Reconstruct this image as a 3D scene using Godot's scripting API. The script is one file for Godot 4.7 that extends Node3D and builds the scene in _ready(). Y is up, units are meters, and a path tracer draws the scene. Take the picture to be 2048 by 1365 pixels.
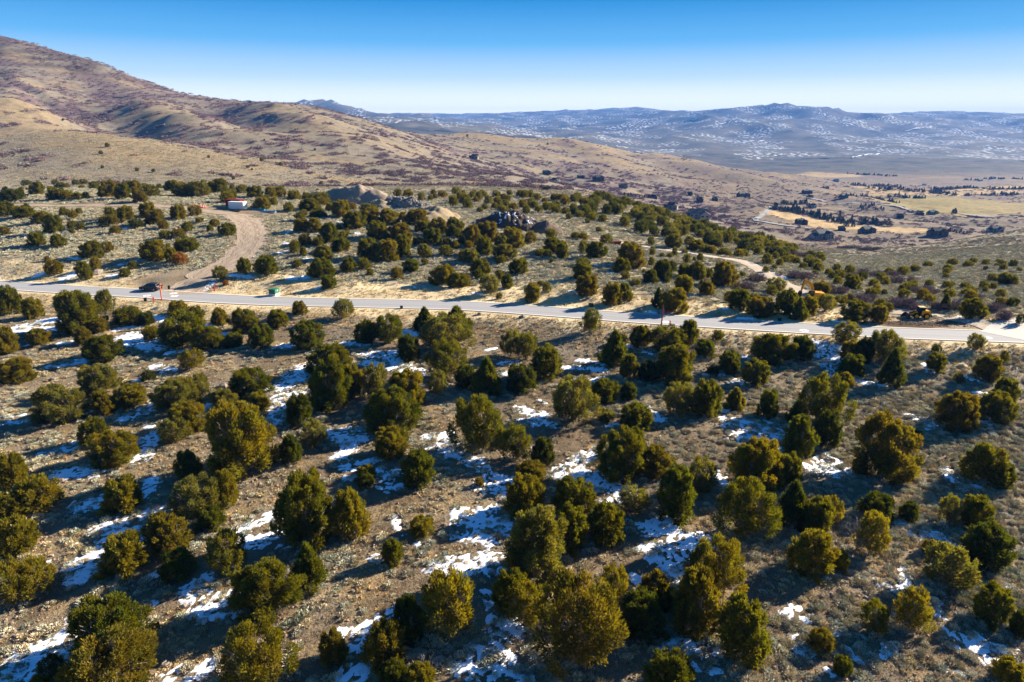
extends Node3D
# A juniper hillside above a valley, seen from a drone: paved road, earthworks, houses far below, mountains behind.
# Distances are metres; "forward" is the distance along -z, "east" is x.

const CAMERA_HEIGHT := 38.0
const SUN_AZIMUTH := 27.0      # degrees beyond east
const SUN_HEIGHT := 24.0
# terrain survey: east, forward distance, height (metres)
const SURVEY := [
	[-140,-60,-6.5],[-70,-60,-6.5],[0,-60,-6.5],[70,-60,-6.5],[140,-60,-6.5],[-90,15,-6],[-30,15,-6],[30,15,-6],
	[90,15,-6],[-70,60,-4],[-25,60,-4.2],[20,60,-4.6],[70,60,-6.2],[110,60,-9],[-95,100,-2.4],[-45,100,-2.4],
	[5,100,-2.6],[55,100,-3.8],[110,90,-6.5],[-160,90,-3],[180,70,-10],[-110,137,-1.6],[-55,128,-1.8],[0,125,-1.9],
	[50,115,-2.4],[-281.6,204.1,0],[-193.6,182.5,0],[-127.6,166.3,0],[-105.6,160.9,0],[-85.4,156.8,0],[-68.2,152.4,0],[-53.6,149.9,0],
	[-36.3,148.3,0],[-22.7,147.2,0],[-9,145.4,0],[9.2,140.6,0],[26.4,135.6,0],[36.1,133.2,0],[50.2,129.9,0],[64.6,126.8,0],
	[72.5,125.3,0],[91,122.9,0],[118.8,119.3,0],[202,108.5,0],[-138.8,183,3.1],[-168,225,6.7],[-105.2,197,3.4],[-100.6,253,8.3],
	[-132,235,8.7],[-213.6,290,10.6],[-194.6,310,10.4],[-166.4,320,9.5],[-128.7,312,9.1],[-104.1,312,8.5],[-60.8,205,5],[-70.5,240,6.4],
	[-63.7,290,6],[-19.3,212,3.9],[-4.7,268,4.6],[-5.8,335,4.6],[44.4,350,1.9],[19,205,2],[15.5,165,1.6],[-15.8,170,0.5],
	[48.6,230,-1.9],[58.4,290,-2.3],[77,385,-8.3],[70.7,200,-1],[115.3,420,-22.8],[131.3,375,-24.6],[157.1,370,-27],[71.5,170,-1.4],
	[60.7,170,-1.5],[85.7,138,-1],[93.1,132,0.1],[84.9,155,-1],[108.7,165,-2.2],[116.1,150,-0.9],[98.5,195,-5.1],[125.4,250,-11.5],
	[138.3,225,-8.3],[163.8,215,-6.2],[321.5,430,-23.7],[285.1,420,-28],[249.2,410,-31.6],[209.1,390,-32.8],[375.6,440,-16.8],[456.5,460,-9.4],
	[218.9,290,-13],[184.7,285,-15.3],[159.7,345,-25.7],[297.8,560,-88],[384.9,600,-88],[487.5,650,-88],[654.2,700,-88],[-250,390,2],
	[-120,400,3],[0,420,2],[-358.9,490,0.6],[-454.9,480,0.3],[-254,490,-0.8],[-158.1,520,-6.1],[-96.3,600,-12],[-9.6,560,-9.5],
	[50.7,560,-13.8],[97.8,600,-23.9],[-1932.5,1900,303.9],[-1497.6,1750,248.7],[-1105.7,1600,207.8],[-982.3,1570,189],[-850.7,1500,162.5],[-757.8,1430,126.7],
	[-646.9,1350,86],[-626.5,1500,84.5],[-546.9,1480,81],[-466,1450,75.3],[-373,1400,66.7],[-315.5,1400,55.6],[-263.5,1450,35.1],[-215.6,1450,17.6],
	[-829.9,1180,99.8],[-1091.2,1200,100.9],[-794.9,1250,95.4],[-689.3,1290,84.7],[-640.9,900,49.9],[-786,850,38],[-469.8,650,16.1],[-362,620,9.5],
	[-693.5,1130,58.9],[-633.9,1040,42.8],[-534.6,960,25.2],[-440.1,900,12.6],[-636.9,960,50.7],[-575.2,1130,62.7],[-498.4,1050,49.1],[-432,980,37.3],
	[-348,880,22.1],[-507.1,1250,58.7],[-429.5,1130,36.5],[-340.2,960,17.4],[-426.9,1290,65.3],[-335.8,1130,41.8],[-215.8,930,18.1],[-288.2,650,1.9],
	[-211.6,640,-3.3],[-262.6,800,5.6],[-174.7,760,-0.6],[-195.2,1050,9.8],[-2422.4,2300,60],[-1786.6,2300,60],[-1468.7,2300,60],[-1150.8,2300,60],
	[-832.9,2300,60],[-515,2300,60],[-180.3,1700,6.1],[-100.8,1750,5.2],[-17.7,1800,-0.6],[112.9,1800,-11.6],[249.6,1850,-28],[372,1900,-57.1],
	[521.7,1900,-72.8],[615,1880,-83.3],[727,1850,-96.8],[771.6,1780,-107.9],[-83.7,950,-13.5],[-14.5,850,-16.9],[-113.8,1300,-5.7],[72.5,1180,-49.6],
	[88.4,1450,-30.6],[194.1,1200,-56.2],[249.1,1550,-51.3],[113.9,900,-45.3],[350.6,1300,-73.1],[478,1400,-81.7],[213.5,790,-69],[206,900,-67.7],
	[246.6,1050,-66.6],[311.7,900,-80.6],[389.9,930,-85.9],[449,870,-90.5],[357.3,790,-90.3],[517.5,830,-90.7],[400.4,720,-83.2],[411,1080,-84.9],
	[565,1250,-95.4],[848.6,1750,-111.6],[873.8,1380,-114.1],[1000.3,1350,-115.6],[1102,1750,-123.9],[1288.2,1750,-123.9],[1648,2250,-133.8],[1248.9,2250,-133.8],
	[2011.4,2200,-142.3],[1295.7,1300,-114.6],[747.6,800,-84.9],[966.7,2350,-130],[-42.3,2500,-100],[323,2600,-130],[663.5,2500,-140],[-363.6,2300,-30],
	[-778.1,2600,30],[-734,3900,61.3],[-527.1,3700,38],[-369.9,3500,14.6],[-294.6,3600,21.2],[-206.5,3600,18.8],[-117.7,3500,0.6],[129,3400,-30.3],
	[-2322.5,6400,207],[-2088.1,6300,220.9],[-1817.9,6200,230.1],[-1581,6100,187.1],[-1392.5,6000,133.4],[-2859.9,11000,198.4],[-2324.6,11000,198.4],[-1713.2,11000,191.1],
	[-948.4,11000,191.1],[-183.5,11000,198.4],[580.5,11000,234.6],[1343.6,11000,256.3],[2106.5,11000,263.6],[2454.6,11000,198.4],[-735.3,8500,66.3],[450.2,8500,94.5],
	[739.8,6000,-22.1],[-109.1,6500,16.3],[1444.1,7500,62.9],[606.2,3800,-89.8],[957.4,3600,-107.6],[319.5,3600,-58.7],[1697.7,7600,123.7],[1959.1,7500,162.2],
	[2443.5,7400,194.6],[2800.5,7400,214],[3055,7400,228.6],[3310.3,7500,186.9],[3619.9,7700,140.1],[3989.4,8000,107],[5231.7,10500,156.4],[5394.4,10000,183.8],
	[5759.8,9800,200.3],[6176,9800,161.5],[6525.1,9800,122.6],[6768.2,9500,151.4],[7431.4,9500,195.3],[9062.3,9500,257.7],[1994.6,6000,38],[2625.9,6000,18],
	[3368.6,6200,-11.7],[4024.8,6200,-36.6],[4673.8,6200,-24.1],[1508.7,4500,-82.9],[2142.6,4500,-82.9],[2779.4,4500,-98.1],[3417.6,4500,-113.4],[1114.7,3300,-129.4],
	[1488.7,3100,-129.9],[1868.1,3000,-130.7],[2295.5,3000,-134.9],[1204.5,2700,-136.3],[1560.6,2650,-136.7],[1899,2600,-137],[-6000,15000,100],[-2000,15000,100],
	[2000,15000,100],[6000,15000,100],[10000,15000,100],[-4000,1500,120],[-3000,3500,40],[-5000,6000,60],[-3000,9000,150],[-1415.4,2000,120],
	[-1082,1900,30],[-827.2,1750,5],[-2264.6,3200,20],[-1711.7,3200,20],[-1158.8,3200,10],[-3538.4,5000,20],[-2674.5,5000,40],[-1983.4,5000,40],
	[-5108.6,8000,100],[-3449.9,8000,100],[3500,3000,-140],[2500,1500,-110],[1500,500,-60],[-900,500,20],[-900,100,30],[700,100,-45],
	[6000,5000,-60],[5000,2000,-120],
]

const ROAD_LINE := [
	[-281.6,204.1],[-193.6,182.5],[-127.6,166.3],[-105.6,160.9],[-85.4,156.8],[-68.2,152.4],[-53.6,149.9],[-36.3,148.3],
	[-22.7,147.2],[-9,145.4],[9.2,140.6],[26.4,135.6],[36.1,133.2],[50.2,129.9],[64.6,126.8],[72.5,125.3],
	[91,122.9],[118.8,119.3],[202,108.5],
]

# junipers: east, forward, crown width, height, shape and tone
const TREES := [
	[5.4,46.1,6.8,7.9,"ob"],[-20.7,44.4,6,5.1,"oy"],[-33.6,76.5,8,8.5,"ry"],[2.4,57.3,6,7.2,"rk"],[-33.9,47.2,6.3,4.9,"rg"],[47.2,77.6,7.3,8.2,"rb"],[-5.3,49.7,4.9,6.1,"oy"],
	[-31.1,42.8,6.4,5.1,"ob"],[25.3,63.8,6.2,6.7,"ol"],[-22.3,52.4,5.8,4.8,"rl"],[-21.7,62.6,5.4,7.4,"rl"],[-4.2,81.7,7.2,7.7,"ol"],[19.4,55.1,5.2,5.4,"oy"],[16.3,50.2,4.4,5.7,"rb"],
	[19.7,47.3,4.2,5.3,"rl"],[45.7,93.1,7.8,7.1,"ol"],[29.8,74.7,6.2,5.8,"ry"],[-35.3,67.2,6.3,4.5,"ok"],[-17.2,63.6,3.6,5.4,"ry"],[13.5,76.6,5.9,5.7,"rl"],[42.9,56.7,4.7,4.3,"ok"],
	[-16.9,88.4,7,5.8,"rg"],[48.5,60,4.7,4.5,"rd"],[9,91.2,6.7,6.2,"ok"],[29.8,58.5,4.4,4.4,"ry"],[11.5,49.6,3.7,4,"rd"],[18.5,67.5,4.2,6,"rg"],[-27.5,95.2,5.9,7.3,"rg"],
	[-28.2,57.3,4,4.5,"ol"],[-46,52.8,3,4.5,"oy"],[-10.7,46.2,3.3,4,"rb"],[-11,107.4,7.7,6.1,"ol"],[-38.5,57.7,4.2,3.8,"ry"],[1.4,50.5,3.3,4.3,"oy"],[-35.4,60.8,4.2,4,"rb"],
	[35.8,50.6,3.3,4,"oy"],[-65.5,91.1,6.4,4.9,"rk"],[10,63.2,4.2,4.2,"rl"],[27,106.7,6.8,6.2,"rl"],[59.7,77,4.9,4.9,"rl"],[31.2,66.5,3.8,5.2,"cd"],[-86.7,131.4,7.8,7.7,"rl"],
	[1.4,68,4.4,4.3,"ry"],[37.5,61.4,3.4,5,"oy"],[-12.2,121,9.5,6.4,"ok"],[-45.1,54.6,3.5,3.8,"oy"],[7,68.1,4.4,4.2,"rl"],[-19.5,55.6,3.3,4.4,"cg"],[-51,78.9,5.7,3.9,"ry"],
	[-9,49,3,3.9,"rd"],[-0.1,52.4,3.1,4.1,"rl"],[6.1,61.4,3.4,4.8,"rl"],[65.2,92,5.7,5,"rb"],[-16,96.6,6,5.1,"ry"],[9.5,52.8,2.8,4.2,"oy"],[-53.8,68.6,4.5,3.6,"ry"],
	[-51,60.6,3.7,3.7,"ry"],[-63.3,125.1,8.5,5.6,"sl"],[0.7,80.1,4.4,4.7,"ol"],[12.5,43.6,3.8,3.3,"rg"],[13.2,52.8,3,3.7,"rb"],[38.5,83,4.3,5.1,"rg"],[22.6,72.8,4.1,4.2,"ok"],
	[-50.1,94.5,6.4,4.3,"rk"],[43.9,52,2.8,3.6,"rl"],[-44.3,68.2,3.9,3.7,"ry"],[-32.8,68.9,2.9,4.4,"ry"],[-11.4,73.6,3.9,4.3,"rg"],[-31.2,109.5,7,4.7,"rl"],[25,94.1,5.1,4.8,"ok"],
	[46.8,115.5,7.3,4.9,"rl"],[-40.9,99.3,5.9,4.2,"rg"],[-4,101.6,4.9,5.5,"cg"],[15.7,51.6,1.9,2.8,"rd"],[65.8,113.7,5.7,5.4,"ok"],[-15.8,80.9,4.5,3.6,"ry"],[72.2,93.9,5.1,4.2,"rl"],
	[29,94.3,4.3,5.2,"rl"],[-65.5,101,6.2,4.2,"rk"],[-15,46.5,2.4,2.9,"rb"],[18.1,76.9,4.1,3.5,"rb"],[33.5,65.6,3.2,3.7,"rl"],[52.3,67.4,3.3,3.7,"rl"],[32.5,50.4,2.6,3,"ol"],
	[-45.5,87.6,5.5,3.8,"ry"],[-32.7,57.1,3.3,2.5,"rg"],[5.5,107.3,5,5.1,"rl"],[18,113.3,4.8,5.9,"cg"],[-59.9,72.9,3.1,4.2,"ry"],[43.7,86.3,3.5,4.9,"rd"],[-23.3,123.5,5.8,5.3,"og"],
	[-38.5,122.4,6.2,4.7,"rg"],[-73.3,116.1,6.1,4.3,"rg"],[41.4,68.3,3.5,3,"rd"],[1.5,102.3,5.2,3.9,"rd"],[13.7,68.9,3.7,2.7,"ok"],[33.8,74.7,3.1,4.1,"rl"],[-21.3,98.7,3.7,5.5,"ok"],
	[62.8,105.8,3.9,5.8,"cd"],[-26.3,82.9,3.9,3.6,"ok"],[-55.6,66.1,3.2,3,"ry"],[-46.1,84.2,4.2,3.3,"ok"],[17.7,89.8,4.6,3.2,"rl"],[-24.8,99,3.4,5.2,"ry"],[-82.2,106.2,5.4,3.7,"ry"],
	[-56.2,83.6,3.7,3.7,"rl"],[-30.4,89.2,3.4,4.5,"rd"],[-11.1,131.3,6.1,4.7,"cg"],[40.8,44.7,2.6,2.1,"ry"],[-56.7,121.3,5.6,4.4,"rl"],[-39.6,75,2.9,3.7,"rl"],[2.2,74.6,3.5,2.7,"rb"],
	[14.4,98.4,4.8,3.3,"rg"],[-93.5,119.8,4.7,4.7,"ry"],[-37,44.5,2.1,2.1,"od"],[-57.9,95.8,4.4,3.2,"ry"],[35.6,66.8,2.5,3.4,"oy"],[34.6,141.3,5.6,5,"ry"],[28.7,119.8,6.3,4.2,"ol"],
	[45.3,50.3,1.7,2.5,"rd"],[32.5,185.1,7.7,6.2,"rb"],[-53.6,131.6,5.5,4.6,"rl"],[49.7,67.7,2.3,3.5,"ok"],[53.8,169.5,6.6,6,"rb"],[79,106.2,4.2,3.9,"rb"],[61.3,76.1,3,3.2,"rd"],
	[4,78.9,2.8,3.6,"rd"],[-109.4,143.5,4.8,5.8,"rl"],[40.4,106.1,4,4,"rl"],[2.6,116.3,4,4.7,"ol"],[61,119.5,4.7,4,"ok"],[-28.2,78.7,2.6,3.7,"rd"],[38.1,94,3.1,4.2,"rg"],
	[57.5,138.4,4.7,5.2,"rl"],[51.9,137.3,5.6,3.9,"rb"],[-9.6,44.4,2.2,1.9,"rg"],[-7.3,43.9,2.2,1.9,"ry"],[69.8,133.8,5.4,4,"rl"],[77.2,99,3.5,3.8,"rl"],[26.6,48.2,2.1,1.8,"rb"],
	[13.5,44.6,1.9,1.7,"rg"],[-18.4,115.3,3.8,4.5,"rd"],[-12.1,59,2.1,2.6,"rl"],[-55.3,110.6,4.4,3.4,"oy"],[-43.1,94.7,3.8,2.9,"rk"],[-0.2,118.1,3.7,4.7,"ok"],[-98.5,186.9,7.3,5.4,"ry"],
	[-32.9,64.7,3,2.2,"rg"],[-47.3,122.6,4.5,4,"rg"],[-60.4,93.3,3.3,3.3,"rb"],[52.2,116,4,4,"rd"],[-17.2,165.4,6.3,4.6,"ry"],[-48.4,98.3,3,3.9,"ok"],[32.8,121.8,3.7,4.7,"rl"],
	[57.9,109.6,3.8,3.6,"rg"],[-34.3,186.2,6.6,5.4,"ry"],[37.5,110.7,3.7,3.7,"rg"],[-17.4,130.8,4.1,4.4,"cd"],[-7.3,102.8,3.3,3.6,"rd"],[16.3,83.1,2.7,3,"rl"],[-11.7,100,2.9,3.9,"ok"],
	[15.3,128,3.7,4.7,"ol"],[-9.7,64.1,2.6,2,"sy"],[-47.9,168.9,6.1,4.6,"rg"],[-27.7,123.7,3.9,4.1,"rg"],[17.1,151.9,5.1,4.4,"rb"],[-5,155.2,5,4.7,"ok"],[94.8,135.6,4.7,3.9,"rl"],
	[37.6,167.9,5.1,5.3,"rd"],[-0,205.8,7.2,5.4,"ry"],[-7.7,211.9,6.9,5.9,"rb"],[24.1,121.9,3.8,3.8,"rl"],[60,114.3,3.6,3.6,"rb"],[-35.4,137.4,4.4,4.1,"ok"],[34.2,96.8,3,3.3,"cy"],
	[21.9,146.1,4.3,4.7,"rb"],[19.6,108,3.2,3.8,"rl"],[22.6,106.8,3.7,3,"rd"],[41.8,92.3,2.8,3.3,"cg"],[-88.2,143,3.7,5.2,"ol"],[62.1,113.9,3,4.3,"rd"],[-62.7,171.4,5.7,4.5,"rg"],
	[48.5,141.5,4.3,4.3,"rg"],[-39.6,187,5.7,5.4,"rl"],[-79.8,136.6,5.3,3.5,"sl"],[-51.7,225.7,8,5.3,"rl"],[-102.3,140.7,4.2,4.2,"ry"],[-30.5,190.1,4.8,6.3,"rl"],[-41.4,209.6,6.9,5,"rl"],
	[58.7,134.7,3.5,4.3,"cg"],[-48.7,235,7.6,5.5,"ry"],[-12.4,206.1,5.7,5.8,"rb"],[67.2,141.6,4.3,3.8,"ok"],[-37.5,94,2.8,2.8,"ry"],[-17.9,216.1,5.8,6,"rl"],[45.1,68.1,2,2.3,"rd"],
	[33,58.7,1.7,2.2,"ry"],[-116.6,187.6,5.9,4.5,"rl"],[-90,123.9,3.9,3,"ry"],[-47.8,134.6,4.2,3.3,"rl"],[-1.9,189.5,6.3,4.1,"rk"],[61.6,137.4,3.4,4.1,"ry"],[27.4,45.7,1.4,1.6,"rg"],
	[-54.7,202.7,5.1,5.6,"rg"],[35,116.7,3.5,2.9,"rg"],[-23.9,219,6.1,5.3,"ry"],[-8.1,195,5.3,4.9,"rl"],[-23.8,204.3,5.6,4.9,"rg"],[24.4,194.4,5.8,4.4,"rg"],[-141.8,211.5,5.5,5.3,"rl"],
	[-34.6,209.6,7.3,4.7,"rb"],[-41.9,234.4,6.7,5.2,"ry"],[40.7,157.6,4.2,4,"ry"],[73.8,132.6,3.5,3.4,"rb"],[-37.4,43.2,1.4,1.4,"ry"],[72.1,109.2,2.9,2.9,"rl"],[-82,124.3,3.4,3.1,"rb"],
	[48.2,175.1,4.3,4.6,"rl"],[-8.2,174.4,4.8,4,"rl"],[17.3,165.9,4.6,3.9,"rl"],[4.5,149.2,3.5,4.1,"ry"],[-71.3,141.3,4.2,3,"ry"],[-17.7,73.4,2.4,1.7,"rg"],[1.5,173.1,4.9,3.8,"rl"],
	[31.8,144.1,2.7,4,"cd"],[-61.8,249,6.5,5.7,"ry"],[-60.3,135.4,3.3,3.5,"ry"],[18.1,98.9,2.5,2.7,"rd"],[-109.2,171.4,4.1,4.4,"rl"],[-93.7,195.7,6.1,4,"sl"],[-13.3,161.9,4.6,3.5,"rl"],
	[-32.9,237.3,7.7,4.9,"rb"],[83,115.8,2.9,2.9,"ok"],[44,61.7,1.8,1.6,"rb"],[-52.5,122.3,3.4,2.7,"rl"],[-83.1,130.8,3.8,2.7,"rb"],[-161.5,278.2,6.5,6.3,"ry"],[65.8,165.1,4.7,3.2,"ok"],
	[55.5,106.4,3,2.2,"ry"],[-119.3,174.9,5,3.3,"rb"],[25.2,147.7,3,4.1,"rl"],[-51.3,183.9,4.5,3.9,"rk"],[-51.3,183.9,4.6,3.8,"rk"],[28.8,176.2,4.4,3.6,"rl"],[55.8,234.7,5.7,4.8,"rl"],
	[-152.3,271.5,5.7,6.1,"rl"],[12.5,198.8,6.5,4.2,"rl"],[-129.6,307.2,9.4,6,"rl"],[-11.1,186.6,4.7,3.6,"rk"],[-48.9,193.5,4.9,3.7,"rl"],[-137.7,196.7,4.7,3.9,"rl"],[-66.7,138.5,3.6,2.6,"rl"],
	[-49,193.8,4.9,3.6,"rl"],[45.6,155.9,3.6,3.3,"rb"],[-167.4,235.4,6.7,4.3,"sl"],[-72.2,166.4,3.7,3.6,"ol"],[-2.8,202.8,5,3.8,"rk"],[86,168.3,3.7,3.7,"rl"],[-127.4,226.9,5,4.6,"ry"],
	[-162.3,297.4,7.3,5.2,"ry"],[-70.2,126.8,3,2.6,"ry"],[13.8,91.4,2.2,1.9,"sk"],[-175.8,239.5,5.3,4.7,"rl"],[-123.4,233.3,5.2,4.6,"ry"],[-62.2,216.9,4.9,4.3,"ry"],[-116.7,223.6,5.3,4.2,"rb"],
	[-29,223.6,5.6,3.9,"rl"],[-42.5,174.4,3.8,3.5,"rl"],[-137.4,289.6,7.8,5,"ry"],[-112.4,231.7,4.9,4.6,"ry"],[-68.8,172.6,3.5,3.7,"rl"],[74.9,161.3,4,2.9,"rb"],[-75.6,135.4,3.2,2.6,"rd"],
	[-66.8,216.7,4.9,4,"rb"],[-26.6,175.9,4,3.3,"rg"],[-93.1,257.7,6,4.4,"ry"],[-77.2,263.7,6.6,4.3,"rl"],[-17.9,74.6,2.3,1.7,"ry"],[-179.7,273.2,7.4,4.7,"sl"],[-77.2,262.6,7.1,4.6,"rl"],
	[-43.9,160.1,3.5,3,"rg"],[-45.1,140.4,3.1,2.7,"rb"],[-92.4,183.7,3.5,4,"ry"],[-89.2,181.3,3.9,3.4,"ou"],[62.7,231.9,5.6,3.8,"ry"],[136.2,183.8,4.5,3.1,"rl"],[95.3,145.3,2.3,3.5,"cg"],
	[-154.3,225.4,5.3,3.6,"ry"],[-88.9,213.2,5.1,3.4,"rl"],[45.4,176,3.6,3.4,"rl"],[14.2,191.9,3.4,4.2,"rl"],[-24.5,190.7,3.8,3.6,"rk"],[-1.2,159.8,3.1,3.3,"rg"],[-194.6,270.5,8,5.1,"sd"],
	[-131,196.4,4.2,3.4,"rl"],[-131,291.7,9.3,6,"sk"],[-141.8,264.1,5.7,4.2,"rb"],[-151.4,310.4,7,4.7,"rl"],[-107.5,290.4,6.6,4.4,"rl"],[-194.9,285.2,5.2,5.2,"rk"],[-60.4,198.8,3.7,3.7,"rb"],
	[-29,169.2,3.2,3.2,"rb"],[34.3,164.4,2.7,3.7,"rg"],[20.6,123.2,2.6,2.2,"rd"],[-38.9,177.2,3.6,3.1,"rl"],[-60,105.7,2.4,1.8,"rd"],[-110,177.4,2.9,3.8,"oy"],[-146.6,282.2,7.6,4.9,"rl"],
	[74.3,149,3.3,2.4,"rl"],[85.8,251.5,5.3,5.1,"rd"],[5.6,212,4,3.8,"rb"],[-133.7,229.5,4,4.3,"rl"],[-61.4,191.1,3.4,3.6,"rl"],[49.7,263.1,5.2,5.4,"rd"],[99.6,167.9,3.7,2.6,"cl"],
	[-109.1,238,4.7,3.8,"rb"],[96.9,269.8,5.4,5.5,"rk"],[-19,193.1,4.1,2.9,"rl"],[73.9,255.1,5,5.2,"rd"],[-115.5,285.4,6.3,4.1,"rl"],[-79.4,287.9,7.8,5,"rl"],[38.7,122.7,2.3,2.3,"cg"],
	[-61.1,199.7,3.5,3.5,"rb"],[81,267.8,5.2,5.3,"rk"],[-115.1,193.3,3.6,3.2,"rb"],[33.4,164.6,2.5,3.4,"rd"],[31.2,226.7,4.5,3.4,"rl"],[96.6,156.3,3,2.6,"rb"],[86.5,273.8,5.2,5.4,"rl"],
	[75.9,200.4,3.4,3.6,"rl"],[-101.9,293.3,5.2,4.7,"ry"],[-99.6,298.4,5.3,4.8,"ry"],[12.7,221.2,3.6,4,"rl"],[-119.4,218.8,4.6,3,"sd"],[63.3,274.1,5.1,5.3,"rk"],[20.8,199.4,3,3.9,"ok"],
	[107,154.5,2.8,2.6,"ry"],[65.2,227.2,4.9,3.2,"rl"],[-175.7,273.8,6.1,3.9,"ry"],[34.3,109.7,2.2,1.7,"rd"],[61.4,258.5,5.1,4.6,"rk"],[81.9,147.4,2.6,2.4,"rl"],[-130.2,218.9,3.5,3.7,"rk"],
	[-102.6,210.3,4.2,2.9,"rb"],[111.1,147.1,2.5,2.5,"rd"],[-72.8,236.4,4.1,3.6,"rl"],[-91.8,293,6.1,3.9,"ry"],[-69,265.2,5.6,3.6,"rl"],[19.1,182.2,3.9,2.6,"rl"],[43.2,181.4,3,3.1,"rd"],
	[62,159,2.6,2.7,"rl"],[91.6,155.8,2.6,2.7,"rl"],[-103.2,217.1,3.8,3.2,"rl"],[-127.7,219.8,3.3,3.8,"rb"],[-11.2,163.2,2.5,2.9,"rb"],[110.4,302.5,5.4,5.6,"rd"],[44.4,304,5.4,5.5,"rd"],
	[-118.4,304.6,6,3.9,"rk"],[86,159.4,3.1,2.2,"rl"],[109.8,148.3,2.9,2.1,"rb"],[-105.8,208.2,3.9,2.8,"rl"],[104.2,281.5,5.2,5,"rl"],[52.4,271.9,5.2,4.5,"rd"],[-110.3,269.6,6.6,4.3,"ry"],
	[66.7,226.2,4.3,3,"ry"],[69.1,221.9,4.2,2.9,"rl"],[68.6,273.3,5.1,4.5,"rl"],[106.7,290.9,5.3,4.9,"rl"],[73.8,105.5,1.8,1.7,"sk"],[-8.5,169.7,2.6,2.8,"rg"],[123.1,211.5,4.3,2.8,"rk"],
	[-82.5,255.4,4.1,3.7,"rl"],[45,272.4,4.9,4.5,"rk"],[85.4,111.8,1.5,2.2,"cl"],[-56.6,198,3.4,2.7,"rl"],[-56.6,266,5.3,3.4,"rl"],[-3.9,73.7,1.2,1.2,"rb"],[-147.1,230.3,3.4,3.4,"ry"],
	[-3,168.5,2.6,2.6,"ok"],[48.4,148.6,1.8,2.8,"cl"],[114.1,300.3,5,5.1,"rd"],[96.4,273.7,5.3,4,"rl"],[-111.4,219.1,3.5,3,"rb"],[-51.3,205.8,3.3,2.8,"rk"],[55.2,150.7,2.5,2.1,"rl"],
	[96.3,196,3.2,2.8,"rl"],[105.3,209.2,3.4,2.9,"rl"],[95.6,151.9,2.5,2.2,"ry"],[118.4,160.8,2.6,2.3,"rk"],[52,177.2,2.4,3,"rg"],[100.6,130.1,1.8,2.3,"rd"],[31.4,295.5,5.2,4.5,"rl"],
	[57.8,88.5,1.7,1.2,"rd"],[-78.1,283.9,4.9,3.5,"rb"],[-28.6,203.4,3.6,2.5,"rl"],[-2.6,265.3,4.3,4.4,"rk"],[65.2,249.3,4,3.3,"rl"],[105.1,159.4,3,2.4,"rk"],[88.3,294,5.3,4.3,"rd"],
	[108.3,275.9,4.8,4.3,"rk"],[95.3,229.6,4.3,2.8,"ry"],[114.8,166.3,3.2,2.1,"rl"],[95.7,264.6,4.7,3.9,"rk"],[75.4,115.1,1.7,1.8,"rd"],[7.9,153.9,2.2,2.4,"rl"],[46.1,280.1,4.4,4.5,"rd"],
	[109.8,341.1,5.4,5.5,"rd"],[-99.4,172.4,2.9,2.2,"rl"],[-56.3,176.8,2.9,2.2,"rl"],[-56.7,198.9,3.2,2.5,"rl"],[7.7,192.3,3.2,2.4,"rl"],[54.2,289.5,4.6,4.6,"rd"],[-18.3,286.3,4.4,4.6,"rl"],
	[74.2,220.8,3.6,2.8,"ry"],[96,177.2,2.9,2.2,"rl"],[109.2,197.4,3.2,2.5,"rl"],[103.3,295.9,4.9,4.5,"rd"],[81.5,285.1,4.9,4.1,"rk"],[34.3,311.1,5.1,4.6,"rl"],[88.6,162,2.2,2.5,"ry"],
	[83,274.4,4.3,4.2,"rk"],[-70.1,267.2,4.1,3.3,"rb"],[54.3,261.6,4,4.1,"rd"],[97.6,255,4.5,3.5,"rd"],[93,333.4,5,5.2,"rd"],[-156.3,210.7,2.9,2.9,"rb"],[-154.3,236.9,3.2,3.2,"rl"],
	[-39.2,246.5,3.4,3.4,"rb"],[40.8,299.7,4.6,4.5,"rd"],[-122.9,211.3,3.2,2.6,"rb"],[-51.4,207.4,3.1,2.6,"rk"],[-19.8,204.7,3.1,2.6,"rl"],[-16.7,200.9,3,2.5,"ry"],[99.7,249.9,3.9,3.8,"rd"],
	[76.6,301.1,4.9,4.3,"rk"],[47.1,304.3,4.6,4.6,"rk"],[62.4,321.8,5,4.7,"rk"],[33,313.7,4.7,4.7,"rl"],[59.4,264,4.1,3.9,"rd"],[-163,276.1,4.4,3,"ry"],[29.6,160.9,2.7,1.8,"sk"],
	[34.5,302.8,4.6,4.4,"rd"],[75.9,312.1,5.2,4.2,"rl"],[74.3,303.7,4.6,4.5,"rl"],[90.3,223,3.6,2.5,"rl"],[159.3,243.6,4,2.7,"rl"],[141.3,218.1,3.6,2.4,"rl"],[116.4,178.2,2.9,2,"rl"],
	[35.6,307.5,4.9,4.3,"rd"],[100.1,255.4,3.8,3.9,"rl"],[83.5,319.6,4.7,4.9,"rl"],[137.4,191.3,2.6,2.6,"rl"],[75.9,250.8,4,3.5,"rd"],[98.6,219.4,3.4,3.3,"rk"],[37.5,318.4,5.4,4.1,"rd"],
	[118.4,210.9,3.2,2.6,"rk"],[-3.2,185.3,2.8,2.2,"rl"],[24,228.4,3.4,2.7,"ry"],[73.8,342.4,5.1,5,"rk"],[53.2,297.1,4.6,4.1,"rl"],[103.8,323.8,4.9,4.7,"rd"],[94.7,213.7,2.7,3,"rd"],
	[104.3,198.3,2.8,2.5,"rd"],[69.7,288.2,4.2,4.3,"rk"],[84.6,316.5,4.7,4.7,"rd"],[81.9,288.6,4.4,4.1,"rd"],[55.2,310.6,5,4.1,"rk"],[38.5,329.8,5.2,4.4,"rd"],[94.9,208.5,3.3,2.9,"rl"],
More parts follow.
